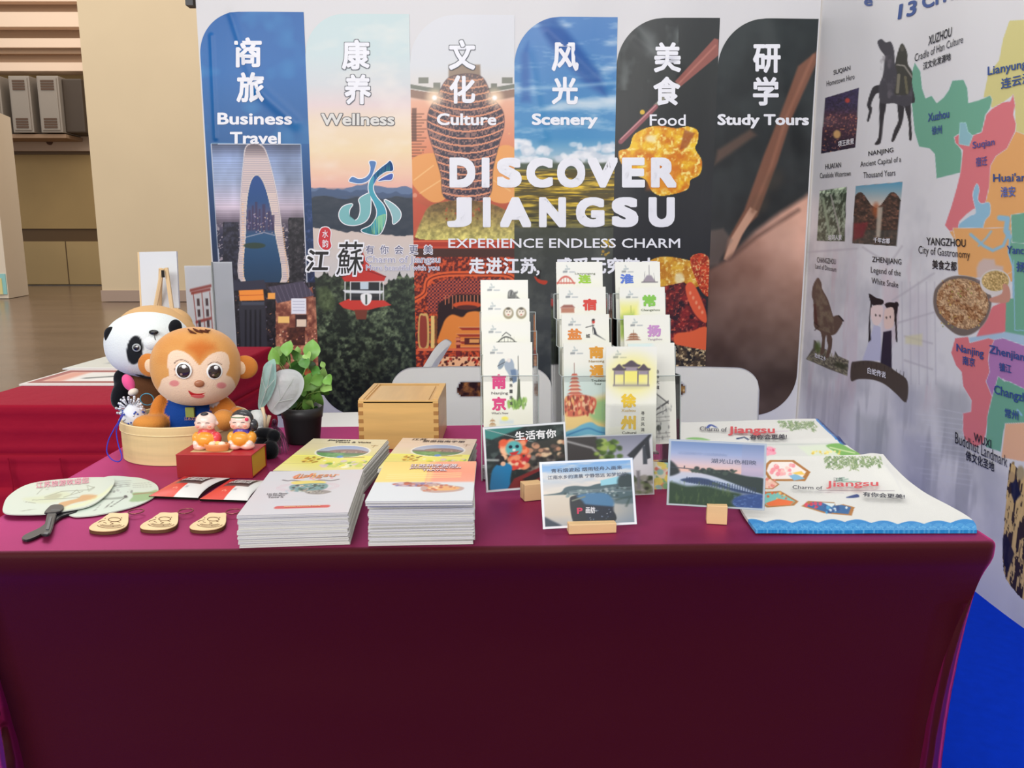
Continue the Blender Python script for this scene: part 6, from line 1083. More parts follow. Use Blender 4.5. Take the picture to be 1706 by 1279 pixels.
def f_fan1(p):
    p.mix(np.clip(p.n(50, 5, 3) - .3, 0, .6), (214, 220, 204)); p.poly(spline(CF((150, 530), (300, 510), (400, 480), (480, 500), (380, 550), (260, 560)), 4), (206, 214, 180), 3, .8); p.poly(spline(CF((400, 560), (520, 530), (560, 505), (650, 505), (640, 530), (500, 560), (420, 590)), 4), (206, 150, 90), 1.2, .85); p.line(CF((410, 600), (560, 570), (700, 500), (760, 450)), 5, (232, 236, 170), 3, .5)
    for a in (((250, 500), (290, 460), (320, 470)), ((300, 520), (420, 480), (600, 470), (640, 450)), ((430, 520), (560, 480)), ((480, 500), (520, 470), (540, 490)), ((590, 440), (600, 480), (640, 455), (590, 440)), ((160, 550), (240, 560)), ((220, 540), (420, 530), (540, 520)), ((400, 590), (420, 620)), ((140, 615), (230, 600))): p.line(CF(*a), .9, (130, 136, 116), .6, .8)
    p.poly(spline(CF((300, 530), (360, 500), (420, 500), (380, 530)), 3), (170, 170, 140), 2, .7)
fan('round fan lying half under the other fan, grey ink sketch and green trees', [(700, 386), (900, 385), (1000, 405), (1060, 438), (1070, 480), (1025, 530), (900, 585), (700, 632), (560, 650), (480, 645), (440, 600), (560, 500)], .7535, f_fan2,
    [([(520, 600), (515, 625), (420, 655), (365, 700), (290, 770), (200, 812), (160, 815), (148, 798), (175, 775), (270, 730), (340, 670), (400, 622), (470, 600)], .7515, .7555)], .754)
f1 = fan('round pale green fan lying on top with pink lettering and an orange boat', [(20, 590), (60, 510), (200, 430), (450, 395), (690, 385), (770, 402), (760, 450), (700, 520), (600, 580), (430, 615), (300, 634), (100, 637), (30, 625)], .7585, f_fan1,
    [([(320, 600), (350, 578), (400, 574), (428, 580), (430, 605), (400, 625), (340, 632), (300, 630)], .7575, .7615), ([(330, 610), (385, 610), (370, 680), (350, 750), (330, 778), (285, 778), (280, 755), (305, 700)], .7565, .7605)], .76)
T(lambda X, Y, off: onz(X, Y, .7592 + off), f1, '江苏旅游欢迎您', 60, 813, 88, 10, (226, 130, 160), bold=.01, slope=-.1)
for q, c in ((((348, 600), (408, 600), (400, 612), (345, 612)), (70, 74, 78)), (((334, 650), (352, 650), (330, 735), (310, 735)), (84, 88, 92)), (((300, 755), (330, 755), (322, 768), (300, 766)), (90, 94, 98))): wchild('handle_relief', tomesh(slabbm([tp(x, y, .762)[:2] for x, y in CF(*q)], .7605, .7618), 'handle_relief'), mat('relief_grey_%d' % c[0], c, rough=.4), f1)
# ------------------------------------------------------------------ wooden key rings
m_kw = mat('light_plywood', (232, 206, 160), rough=.6, var=.06, vscale=40); m_kd = mat('charred_edge', (96, 60, 34), rough=.7); m_ring = mat('copper_ring', (150, 90, 90), rough=.25, metal=.9)
KO = [(604, 724), (626, 704), (658, 686), (686, 670), (706, 655), (728, 641), (742, 631), (775, 628), (820, 631), (866, 630), (869, 660), (867, 694), (850, 722), (800, 742), (740, 750), (680, 751), (625, 745), (606, 736)]
for k, (dx, dy, sx, lab) in enumerate(((0, 0, 1, 'wooden mask-shaped key ring nearest the fans, leftmost of three'), (345, -6, .97, 'wooden mask-shaped key ring in the middle of the row of three'), (680, -4, .93, 'wooden mask-shaped key ring nearest the booklets, rightmost of three'))):
    th = thing('key_ring', lab, 'key ring', tuple(tp(*CF((740 + dx, 690 + dy))[0], .751)), 0, 'wooden key rings'); q = lambda x, y: CF(((x - 605) * sx + 605 + dx, (y - 690) * (.95 if k else 1) + 690 + dy))[0]
    O = spline([q(*a) for a in KO], 3); W_ = [tp(x, y, .757)[:2] for x, y in O]; wchild('tag_edge', tomesh(slabbm(W_, .7508, .7563), 'tag_edge'), m_kd, th); wchild('tag', tomesh(slabbm([tuple(np.array(a)) for a in W_], .7563, .758, .0005), 'tag'), m_kw, th)
    for ln in [[(750 + rx * math.cos(t), 704 + ry * math.sin(t)) for t in np.linspace(t0, t1, 12)] for rx, ry, t0, t1 in ((95, 26, .3, 2.9), (72, 17, .2, 3.0), (95, 30, 3.6, 4.3), (60, 8, 0, 3.1))] + [[(700, 690), (720, 696)], [(790, 684), (812, 690)], [(745, 690), (768, 700), (745, 706)]]: wchild('engraving', tomesh(tubebm([tuple(tp(*q(*a), .7582)) for a in ln], .0006, 4), 'engraving'), m_kd, th)
    el = [q(775 + 42 * math.cos(t), 672 + 14 * math.sin(t)) for t in np.linspace(0, 6.28, 20)[:-1]]; wchild('engraving', tomesh(tubebm([tuple(tp(*a, .7582)) for a in el], .0007, 4, closed=True), 'engraving'), m_kd, th)
    for a in ((712, 663), (822, 660), (670, 718), (765, 718)): c = tp(*q(*a), .7582); wchild('rivet', tomesh(ellbm((c[0], c[1], .7582), (.0012, .0012, .0006), None, 8, 6), 'rivet'), m_kd, th)
    rc = tp(*q(922, 618), .757); wchild('ring', tomesh(tubebm([(rc[0] + .0128 * math.cos(t), rc[1] + .0135 * math.sin(t), .7575) for t in np.linspace(0, 6.28, 25)[:-1]], .0011, 6, closed=True), 'ring', True), m_ring, th)
# ------------------------------------------------------------------ red pillow packs
m_pack = mat('pack_print', None, rough=.3, spec=.5); m_packd = mat('pack_dark_inside', (50, 34, 36), rough=.5)
def pack(label, c):
    o, ux, uy, n = frame_px(c, (0, 0, .757), (0, 0, 1)); th = thing('pillow_pack', label, 'gift pack', (o[0] + ux[0] / 2, o[1] + uy[1] / 2, .751), 0, 'red and white pillow packs')
    nu, nv = 90, 60; u, v = [a.ravel() for a in np.meshgrid(np.linspace(0, 1, nu), np.linspace(0, 1, nv))]; cur = .075 * (1 - (2 * v - 1) ** 2); uu = u + cur * (1 - 2 * u)
    P = o + np.outer(uu, ux) + np.outer(v, uy); hgt = .0065 * (1 - (2 * v - 1) ** 2) * (.35 + .65 * np.sin(np.clip(u, 0, 1) * math.pi) ** .5); B_ = P.copy(); P[:, 2] = .7535 + .002 + hgt * 1.6; B_[:, 2] = .7515
    p = Paint(u, 1 - v, (222, 222, 220)); p.poly([(0, 0), (.18, 0), (.2, .5), (.5, .56), (.5, 1), (0, 1)], (214, 60, 50), .01); p.rect(0, 0, .2, .62, (206, 52, 46), .01); p.rect(.17, .1, .8, .56, (72, 62, 62), .01); p.rect(.19, .13, .78, .53, (120, 110, 110), .005); p.rect(.2, .145, .77, .515, (62, 54, 54), .005); p.rect(.8, 0, 1, .2, (226, 224, 220), .02); p.ell(.2, .34, .02, .05, (236, 200, 180), .01); p.rect(.22, .7, .26, .76, (240, 170, 150), .02); p.rect(.54, .66, .6, .72, (170, 170, 176), .02); p.rect(.34, .72, .46, .76, (240, 170, 150), .01)
    p.poly([(0, .62), (.49, .62), (.5, 1), (0, 1)], (214, 66, 54), .01); [p.ell(x, y, .012, .02, (244, 180, 160), .01) for x, y in ((.3, .74), (.34, .72), (.38, .75))]
    wchild('pack_top', mesh_np('pack_top', P, gridq(nu, nv), p.clip()), m_pack, th); wchild('pack_bottom', mesh_np('pack_bottom', B_, gridq(nu, nv)[:, ::-1]), m_packd, th)
    for s_, j in (('pack_end', 0), ('pack_end', nu - 1)):
        I = np.arange(nv) * nu + j; V = np.concatenate([P[I], B_[I]]); Q = np.stack([np.arange(nv - 1), np.arange(1, nv), nv + np.arange(1, nv), nv + np.arange(nv - 1)], -1); wchild(s_, mesh_np(s_, V, Q if j == 0 else Q[:, ::-1]), m_packd, th)
    sf = lambda X, Y, off: (lambda Q_: Q_)(o + np.outer(X, ux) + np.outer(1 - Y, uy) + np.stack([X * 0, X * 0, .0005 - .757 + .7535 + .002 + .0104 * (1 - (2 * (1 - Y) - 1) ** 2) * (.35 + .65 * np.sin(np.clip(X, 0, 1) * math.pi) ** .5) + off], -1))
    T(sf, th, '太昌武馆', .27, .45, .44, .26, (236, 234, 230), bold=.02, skew=.1, off=.001)
pack('red and white pillow pack with a black lettered label, left of the two', [(289, 792), (366, 794), (348, 829), (267, 825)]); pack('red and white pillow pack with a black lettered label, right of the two', [(369, 797), (444, 799), (426, 833), (347, 830)])
# ------------------------------------------------------------------ wooden box with sliding lid
m_wood = mat('golden_pine', (214, 170, 104), rough=.42, var=.14, vscale=6, stretch=(.6, .6, 6), coat=.15); m_woodt = mat('golden_pine_lid', (206, 166, 108), rough=.4, var=.1, vscale=6, stretch=(6, .6, 1), coat=.2); m_endg = mat('dark_end_grain', (168, 118, 62), rough=.5)
xa, xb, ya, yb_, zt = -.3675, -.176, 1.872, 2.105, .872; wx = thing('wooden_box', 'golden pine box with finger joints and a sliding lid, before the left white chair', 'wooden box', ((xa + xb) / 2, (ya + yb_) / 2, .751)); z0 = .751
box('front_board', m_wood, xa, xb, ya, ya + .009, z0, zt - .001, wx, .0008, wc=True); box('back_board', m_wood, xa, xb, yb_ - .009, yb_, z0, zt, wx, .0008, wc=True); box('side_board', m_wood, xa, xa + .012, ya + .0092, yb_ - .0092, z0, zt + .001, wx, .0008, wc=True); box('side_board', m_wood, xb - .012, xb, ya + .0092, yb_ - .0092, z0, zt + .001, wx, .0008, wc=True)
box('lid', m_woodt, xa + .0125, xb - .0125, ya + .0, yb_ - .014, zt - .008, zt - .004, wx, .0006, wc=True); box('lid_panel', m_woodt, xa + .024, xb - .024, ya + .001, yb_ - .03, zt - .004, zt - .0015, wx, .0015, wc=True); box('lid_rail', m_wood, xa + .012, xa + .017, ya + .01, yb_ - .01, zt - .004, zt - .001, wx, wc=True); box('lid_rail', m_wood, xb - .017, xb - .012, ya + .01, yb_ - .01, zt - .004, zt - .001, wx, wc=True)
for k in range(6):
    z = z0 + .006 + k * .0195
    for X0 in (xa - .0003, xb - .0117): box('finger_joint', m_endg, X0, X0 + .012, ya - .0004, ya + .009, z, z + .0095, wx, wc=True)
# ------------------------------------------------------------------ red gift box with clay figures
m_red = mat('red_box_paper', (148, 20, 26), rough=.5, bump=.0001, bscale=900); m_redt = mat('red_box_top', (176, 34, 48), rough=.45); m_yel = mat('yellow_box_side', (224, 178, 52), rough=.5)
A_ = tp(296, 795.5, .751); B_ = tp(419, 796, .751); W_ = .160; D_ = .094; H_ = .0505; gb = thing('gift_box', 'red gift box with a yellow end, carrying two clay figures', 'gift box', (A_[0], A_[1], .751), math.radians(-1))
box('box_body', m_yel, .002, W_ - .002, .002, D_ - .002, .0015, H_ - .0015, gb); box('box_base', m_red, 0, W_, 0, D_, 0, .0018, gb, .0004); box('box_lid', m_redt, -.001, W_ + .001, -.001, D_, H_ - .0018, H_, gb, .0006); box('box_front', m_red, 0, W_, -.0006, .0015, .0, H_ - .001, gb); box('box_back', m_red, 0, W_, D_ - .0015, D_, 0, H_ - .001, gb)
zt = .751 + H_; box('paper_slip', mat('tan_paper', (206, 180, 130), rough=.6), .022, .108, .02, .05, H_, H_ + .0006, gb)
m_clay = mat('painted_clay', None, rough=.25, spec=.6, coat=.3)
def at(px, py, y): return np.array(yp(px, py, y))
SK = (244, 214, 200); SKP = (238, 186, 168)
def figure(name, label, cx, y, hair, robe, collar, girl):
    s = y * 1.03 / F; base = zt + .0005; X = at(cx, 700, y)[0]; th = thing(name, label, 'clay figure', (X, y, base)); OR_ = (240, 160, 50)
    def E_(dx, z, rx, ry, rz, c, dy=0, rot=None): return ((X + dx, y + dy, base + z), (rx, ry, rz), c, rot) if rot else ((X + dx, y + dy, base + z), (rx, ry, rz), c)
    pr_ = [E_(0, .021, .026, .02, .024, robe), E_(0, .022, .022, .02, .018, OR_, -.007), E_(-.02, .024, .010, .012, .014, OR_ if not girl else (240, 170, 60), -.006), E_(.022, .024, .010, .012, .014, collar if not girl else OR_, -.004), E_(-.012, .007, .015, .013, .008, SKP, -.012), E_(.014, .007, .016, .013, .008, SKP if girl else (226, 90, 90), -.011), E_(-.018, .014, .008, .008, .007, SK, -.016), E_(.019, .013, .008, .008, .007, SK, -.015), E_(0, .041, .017, .014, .007, collar)]
    blob('body', pr_, m_clay, th, .0018, 4)
    hz = .060; pr_ = [E_(0, hz, .0225, .019, .0205, SK), E_(-.011, hz - .008, .0105, .009, .009, SKP, -.009), E_(.011, hz - .008, .0105, .009, .009, SKP, -.009), E_(0, hz - .007, .008, .012, .008, SK, -.01), E_(-.0225, hz - .004, .004, .003, .005, SK), E_(.0225, hz - .004, .004, .003, .005, SK)]
    hd = blob('head', pr_, m_clay, th, .0015, 4); ink = mat('face_ink', (60, 40, 44), rough=.3); lip = mat('lip_red', (200, 60, 60), rough=.3)
    for sx in (-1, 1): wchild('eye', tomesh(tubebm([(X + sx * .0085 + d, y - .0195 + abs(d) * .2 + .001, base + hz - .0005 + .0012 * (1 - (d / .0045) ** 2)) for d in (-.0045, -.002, 0, .002, .0045)], .0007, 5), 'eye'), ink, hd); wchild('cheek', tomesh(ellbm((X + sx * .0125, y - .0165, base + hz - .008), (.004, .0022, .003), None, 12, 8), 'cheek', True), mat('cheek_pink', (236, 150, 130), rough=.3), hd)
    wchild('mouth', tomesh(ellbm((X, y - .0222, base + hz - .0115), (.002, .001, .0009), None, 10, 6), 'mouth', True), lip, hd); wchild('nose', tomesh(ellbm((X, y - .0225, base + hz - .006), (.0022, .002, .0018), None, 10, 6), 'nose', True), mat('clay_skin', SK, rough=.3), hd)
    hm = mat('black_hair_glaze', (46, 46, 50), rough=.2, coat=.4)
    if not girl: wchild('hair_tuft', tomesh(ellbm((X + .0, y - .007, base + hz + .0175), (.0085, .008, .0042), None, 16, 10), 'hair_tuft', True), hm, hd)
    else:
        bm = ellbm((X + .001, y + .004, base + hz + .004), (.0238, .0195, .0205), None, 28, 20)
        for v in bm.verts[:]:
            if v.co.y < y - .0062 and v.co.z < base + hz + .0125: v.co.y = y - .004
        wchild('hair', tomesh(bm, 'hair', True), hm, hd); wchild('hair_bun', tomesh(ellbm((X + .025, y + .002, base + hz - .010), (.010, .011, .014), None, 18, 12), 'hair_bun', True), hm, hd); wchild('hair_flower', tomesh(ellbm((X + .0165, y - .0135, base + hz + .006), (.0042, .003, .004), None, 12, 8), 'hair_flower', True), mat('flower_pink', (226, 50, 90), rough=.3), hd)
        wchild('hair_band', tomesh(tubebm([(X - .018 + k * .0045, y - .0135 - .006 * math.sin(k / 8 * math.pi), base + hz + .0112) for k in range(8)], .0012, 5), 'hair_band'), mat('band_green', (110, 140, 110), rough=.3), hd)
    return th
figure('clay_boy', 'small clay boy figure with a shaved head and orange apron, on the red gift box', 343.5, 1.685, None, (226, 84, 90), (226, 70, 80), False)
figure('clay_girl', 'small clay girl figure with black hair and purple robe, on the red gift box', 402, 1.69, None, (66, 44, 150), (90, 60, 170), True)
m_bowl = mat('orange_glaze', (232, 150, 90), rough=.3, coat=.3); X, _, _ = at(360, 735, 1.662); bw = thing('clay_bowl', 'small orange clay steamer of buns in front of the two clay figures', 'clay bowl', (X, 1.665, zt + .0008))
link('bowl', tomesh(lathebm([(.0, 0), (.022, 0), (.024, .002), (.0255, .008), (.027, .0095), (.027, .012), (.0275, .0135), (.027, .0155), (.024, .0155), (.023, .010), (0, .010)], 36, sy=.55), 'bowl', True), m_bowl, bw)
for dx, dy, c in ((-.010, 0, (240, 220, 190)), (.001, .004, (236, 200, 120)), (.011, 0, (242, 226, 204))): link('bun', tomesh(ellbm((dx, dy, .014), (.008, .006, .006), None, 14, 10), 'bun', True), mat('bun_%d' % c[2], c, rough=.4), bw)
# ------------------------------------------------------------------ bamboo steamer basket
m_bam = mat('bamboo_strip', (224, 196, 146), rough=.5, var=.1, vscale=8, stretch=(.6, .6, 7)); m_bamr = mat('bamboo_rim', (238, 214, 164), rough=.45)
BX, BY = -.775, 1.855; bk = thing('bamboo_basket', 'oval bamboo steamer basket holding the monkey plush', 'basket', (BX, BY, .751)); RX, RY = .142, .132
def ringw(r0, r1, z0, z1): return lathebm([(r0, z0), (r1, z0), (r1, z1), (r0, z1), (r0, z0)], 64, sx=1, sy=RY / RX)
bm = lathebm([(0, 0), (RX - .002, 0), (RX - .001, .07), (RX - .0065, .07), (RX - .0065, .004), (0, .004)], 72, sy=RY / RX); link('basket_wall', tomesh(bm, 'basket_wall', False), m_bam, bk)
for z0, z1, r in ((.068, .0865, .001), (.0, .0, 0)):
    if r: link('rim_band', tomesh(lathebm([(RX - .007, z0), (RX + .0015, z0), (RX + .002, z1), (RX - .006, z1), (RX - .007, z0)], 72, sy=RY / RX), 'rim_band'), m_bam, bk)
for z, r in ((.0865, .0018), (.068, .0016)): link('rim_strip', tomesh(tubebm([((RX + .0005) * math.cos(t), (RY + .0005) * math.sin(t), z) for t in np.linspace(0, 2 * math.pi, 65)[:-1]], r, 6, closed=True), 'rim_strip', True), m_bamr, bk)
# ------------------------------------------------------------------ plush toys
m_plush = mat('short_plush', None, rough=.95, sheen=.35, bump=.0012, bscale=420, spec=.12, sub=0)
def ellhit(px, py, C, r):
    d = rays(px, py)[0]; o = (CC - C) / r; dd = d / r; a = dd @ dd; b = 2 * o @ dd; c = o @ o - 1; q = b * b - 4 * a * c; t = (-b - math.sqrt(max(q, 0))) / (2 * a); return CC + d * t
def plushhead(name, C, r, fn, parent, nu=150, nv=110, sup=1.0):
    th, ph = np.meshgrid(np.linspace(0, 2 * math.pi, nu), np.linspace(.001, math.pi - .001, nv)); th = th.ravel(); ph = ph.ravel(); D = np.stack([np.sin(ph) * np.cos(th), np.sin(ph) * np.sin(th), np.cos(ph)], -1)
    k = (np.abs(D) ** 2.25).sum(1) ** (-1 / 2.25); P = C + D * k[:, None] * r; px, py = proj(P); p = Paint(px, py, (200, 200, 200)); front = (D @ ((CC - C) / np.linalg.norm(CC - C))) > .02; fn(p, front); return wchild(name, mesh_np(name, P, gridq(nu, nv)[:, ::-1], p.clip()), m_plush, parent)
CM = lambda *a: [(160 + x / 4.2625, 500 + y / 4.2625) for x, y in a]
MC = np.array(yp(327, 610, 1.81)); MR = np.array((.0965, .088, .0895)); TAN = (214, 150, 84); TAN2 = (190, 108, 48); CRM = (238, 208, 182)
mk = thing('monkey_plush', 'tan monkey plush toy in a blue vest sitting in the bamboo basket', 'plush toy', (MC[0], 1.85, .758))
def f_mon(p, front):
    p.c[:] = (216, 156, 90); n = p.n(30, 3, 3); p.mix(np.clip((n - .5) * 1.2, 0, .3), (198, 128, 64)); q = Paint(p.x, p.y, p.c)
    p2 = spline(CM((470, 700), (440, 640), (455, 600), (470, 560), (500, 545), (520, 530), (508, 470), (506, 410), (530, 368), (570, 354), (620, 364), (670, 395), (712, 440), (735, 462), (765, 430), (805, 390), (860, 368), (915, 370), (945, 410), (945, 480), (925, 530), (960, 548), (985, 590), (990, 650), (975, 760), (740, 800), (480, 760)), 4)
    i = np.nonzero(front)[0]; d = p.sd(p2, i); p.mix(1 - sstep(-.5, .5, d), CRM, i)
    # darker orange V between the eyes and forelock (dyed pile)
    V = CM((735, 455), (670, 385), (620, 350), (640, 300), (740, 270), (850, 300), (870, 350), (800, 390)); i2 = i[p.sd(p2, i) > .5]; p.mix((1 - sstep(-14, 6, p.sd(V, i2))) * .8, (196, 104, 44), i2)
    for x, y in ((556, 590), (890, 605)): px_, py_ = CM((x, y))[0]; idx = p.bb(px_ - 12, px_ + 12, py_ - 9, py_ + 9); dd = np.hypot((p.x[idx] - px_) / 8.6, (p.y[idx] - py_) / 5.4); p.mix((1 - sstep(.8, 1.1, dd)) * front[idx], (222, 142, 140), idx)
    for a in (((553, 455), (570, 432), (605, 424), (640, 432), (662, 452)), ((800, 458), (820, 442), (860, 440), (895, 458))): p.line(spline(CM(*a), 5, False), 1, (60, 36, 34), .5)
    for a in (((562, 480), (558, 520), (578, 545), (612, 556), (640, 548)), ((880, 475), (892, 500), (880, 535), (850, 552), (820, 548)), ((566, 470), (580, 455), (610, 448), (645, 460), (662, 490)), ((796, 480), (810, 462), (845, 455), (878, 472))): p.line(spline(CM(*a), 5, False), .7, (120, 80, 76), .5)
plushhead('head', MC, MR, f_mon, mk, 190, 150)
hd = [c for c in mk.children if c.name.startswith('head')][0]
m_eye = mat('glossy_eye_brown', (46, 30, 26), rough=.12, coat=.6); m_eyew = mat('eye_white', (240, 240, 238), rough=.25); m_nose = mat('brown_nose', (164, 104, 72), rough=.35, coat=.2); m_mouth = mat('mouth_red', (196, 40, 46), rough=.5); m_tong = mat('tongue_pink', (226, 110, 112), rough=.5); m_dk = mat('dark_brown_tuft', (92, 44, 22), rough=.9)
def onhead(px, py, C, r, out=0.):
    k = r * 1.045; P = ellhit(px, py, C, k); n = (P - C) / k ** 2; n /= np.linalg.norm(n); return P + n * out, n
def disc(name, px, py, rx, rz, t, m, parent, C, r, out=0, tilt=0):
    P, n = onhead(px, py, C, r, out); q = Vector(n).to_track_quat('Y', 'Z'); bm = bmesh.new(); bmesh.ops.create_uvsphere(bm, u_segments=24, v_segments=14, radius=1); bmesh.ops.transform(bm, matrix=Matrix.Translation(P) @ q.to_matrix().to_4x4() @ Matrix.Rotation(tilt, 4, 'Y') @ Matrix.Diagonal((rx, t, rz, 1)), verts=bm.verts); return wchild(name, tomesh(bm, name, True), m, parent)
s_ = 1.88 / F
for cx, cy in ((621, 499), (843, 505)):
    x, y = CM((cx, cy))[0]; e = disc('eye', x, y, 12.6 * s_, 13 * s_, .002, m_eyew, hd, MC, MR, -.001); disc('iris', x, y + .5, 10.4 * s_, 11 * s_, .0035, m_eye, hd, MC, MR, -.0005); disc('highlight', x + 1.5, y - 6.5, 3.4 * s_, 3 * s_, .001, m_eyew, hd, MC, MR, .003); disc('highlight', x - 3, y + 6, 2 * s_, 1.6 * s_, .001, mat('eye_glint', (150, 120, 110), rough=.3), hd, MC, MR, .0028)
x, y = CM((733, 593))[0]; disc('nose', x, y, 7.5 * s_, 6 * s_, .006, m_nose, hd, MC, MR, 0)
mp = spline(CM((655, 640), (690, 658), (730, 662), (770, 656), (793, 645), (785, 675), (755, 690), (720, 692), (680, 678)), 4)
def facepoly(name, pts, m, out): 
    bm = bmesh.new(); vs = [bm.verts.new(tuple(onhead(a, b, MC, MR, out)[0])) for a, b in pts]; bm.faces.new(vs); bmesh.ops.triangulate(bm, faces=bm.faces[:]); bmesh.ops.solidify(bm, geom=bm.faces[:], thickness=.0006); return wchild(name, tomesh(bm, name), m, hd)
facepoly('mouth', mp, m_mouth, .0004); facepoly('tongue', spline(CM((672, 676), (700, 670), (735, 671), (770, 670), (755, 688), (720, 691), (690, 684)), 4), m_tong, .0012)
for k, (a, b, c) in enumerate((((655, 210), (675, 228), (712, 240)), ((690, 205), (720, 222), (760, 236)), ((735, 215), (770, 225), (800, 235)), ((775, 212), (790, 222), (812, 216)))):
    P = [tuple(onhead(*CM(q)[0], MC, MR, .0015)[0]) for q in (a, b, c)]; wchild('forelock', tomesh(tubebm(P, [.0015, .003, .0008], 6), 'forelock', True), m_dk, hd)
OB = (206, 126, 54)
def EL(px, py, y, rx, ry, rz, c, rot=None): return (tuple(yp(px, py, y)), (rx, ry, rz), c, rot) if rot else (tuple(yp(px, py, y)), (rx, ry, rz), c)
bd = [EL(318, 690, 1.86, .068, .058, .06, (28, 70, 150)), EL(318, 722, 1.85, .07, .058, .03, (28, 70, 150)), EL(265, 685, 1.83, .020, .024, .042, OB, E(0, 14, 0)), EL(262, 704, 1.80, .026, .03, .02, (214, 140, 66)), EL(274, 672, 1.845, .021, .026, .026, (232, 232, 236), E(0, 30, 0)),
      EL(375, 682, 1.84, .026, .024, .038, OB, E(0, -38, 0)), EL(368, 672, 1.845, .022, .026, .022, (232, 232, 236), E(0, -30, 0)), EL(396, 697, 1.82, .022, .022, .028, OB), EL(248, 706, 1.795, .036, .03, .022, (218, 146, 70)), EL(372, 700, 1.79, .026, .026, .026, (222, 150, 76))]
bo = blob('body', bd, m_plush, mk, .0045, 5)
for cx, cy, sx in ((248.5, 608, -1), (408, 611.5, 1)):
    P = np.array(yp(cx, cy, 1.845)); e = wchild('ear', tomesh(ellbm(P, (.029, .013, .0275), E(0, 0, sx * 14), 28, 18), 'ear', True), mat('ear_tan_plush', (204, 128, 60), rough=.95, sheen=.35, bump=.001, bscale=400, spec=.1), hd); P2 = P + np.array((-sx * .004, -.009, 0)); wchild('inner_ear', tomesh(ellbm(P2, (.016, .006, .017), E(0, 0, sx * 14), 24, 14), 'inner_ear', True), mat('ear_cream_plush', (238, 206, 172), rough=.95, bump=.001, bscale=400, spec=.1), hd)
bb_ = yp(317, 686, 1.80); box('vest_badge', mat('olive_badge', (140, 146, 70), rough=.6), bb_[0] - .01, bb_[0] + .01, 1.7955, 1.803, bb_[2] - .012, bb_[2] + .011, bo, .001, wc=True)
T(lambda X, Y, off: ony(X, Y, 1.796 - off), bo, '江苏文旅', 307, 700, 22, 6, (190, 130, 110), bold=.01, off=0.)
# panda
PC = np.array(yp(250, 573, 1.985)); PR = np.array((.103, .093, .0815)); pd = thing('panda_plush', 'white and black panda plush toy in a tan hat, leaning behind the monkey', 'plush toy', (PC[0], 1.99, .751))
def f_pan(p, front):
    p.c[:] = (226, 232, 232); idx = np.nonzero(front)[0]; i = idx
    for (cx, cy, rx, ry, rot) in ((224.5, 583, 13.5, 24, .12), (290, 574, 11, 17, -.3)):
        dx = p.x[i] - cx; dy = p.y[i] - cy; c, q = math.cos(rot), math.sin(rot); d = np.hypot((dx * c + dy * q) / rx, (-dx * q + dy * c) / ry); p.mix((1 - sstep(.93, 1.07, d)), (34, 36, 40), i)
    p.line(spline([(260, 560), (262, 568), (267, 576)], 4, False), .9, (60, 60, 64), .5); p.line(spline([(267, 576), (262, 580), (255, 579)], 4, False), .9, (60, 60, 64), .5)
ph = plushhead('head', PC, PR, f_pan, pd, 170, 120)
wchild('muzzle', tomesh(ellbm(onhead(258, 569, PC, PR, -.022)[0], (.03, .03, .024), None, 24, 16), 'muzzle', True), mat('white_plush', (228, 234, 234), rough=.95, sheen=.3, bump=.001, bscale=400, spec=.1), ph)
m_bp = mat('black_plush', (22, 24, 28), rough=.9, sheen=.3, bump=.0015, bscale=350, spec=.15)
P, n_ = onhead(256, 555, PC, PR, .006); wchild('nose', tomesh(ellbm(P, (.0115, .007, .0065), None, 18, 12), 'nose', True), mat('black_nose', (24, 24, 26), rough=.2, coat=.3), ph)
wchild('mouth_line', tomesh(tubebm([P + np.array(q) for q in ((.002, -.003, -.006), (.005, -.006, -.016), (.011, -.004, -.028))], .0008, 5), 'mouth_line'), mat('stitch_black', (40, 40, 44), rough=.6), ph)
for cx, cy, r, yy in ((188, 561, .0205, 1.925), (292, 545, .0155, 1.895)): wchild('ear', tomesh(ellbm(yp(cx, cy, yy), (r, .011, r * 1.22), E(0, -18 if cx < 200 else 15, 0), 24, 16), 'ear', True), m_bp, ph)
disc('eye', 227.5, 579, 7.4 * s_, 7 * s_, .003, mat('eye_ring', (150, 156, 160), rough=.2), ph, PC, PR, .0); disc('pupil', 227.5, 579, 5.4 * s_, 5.2 * s_, .004, mat('pupil_black', (22, 22, 26), rough=.08, coat=.8), ph, PC, PR, .0005); disc('highlight', 229.5, 577, 1.5 * s_, 1.5 * s_, .001, m_eyew, ph, PC, PR, .005)
hat = ellbm(PC + np.array((.006, .03, .017)), (.102, .075, .0765), E(0, 10, 0), 40, 24)
wchild('hat', tomesh(hat, 'hat', True), mat('tan_hat_fabric', (206, 164, 112), rough=.8, bump=.0006, bscale=500), pd); wchild('hat_brim', tomesh(ellbm(yp(298, 532, 2.03), (.036, .03, .024), E(0, 35, 0), 24, 14), 'hat_brim', True), MATS['tan_hat_fabric'], pd)
TB_ = (112, 74, 48); blob('body', [EL(244, 660, 2.02, .06, .05, .075, TB_), EL(250, 692, 2.02, .062, .052, .05, TB_), EL(202, 655, 1.97, .022, .026, .042, (24, 26, 30), E(0, 22, 0)), EL(203, 632, 1.98, .02, .02, .028, (24, 26, 30)), EL(300, 660, 2.02, .03, .03, .05, (24, 26, 30))], m_plush, pd, .005, 5)
wchild('neck_ribbon', tomesh(tubebm([yp(x, y, 1.93) for x, y in ((226, 622), (240, 628), (258, 630), (275, 627))], .003, 6), 'neck_ribbon'), m_bp, pd)
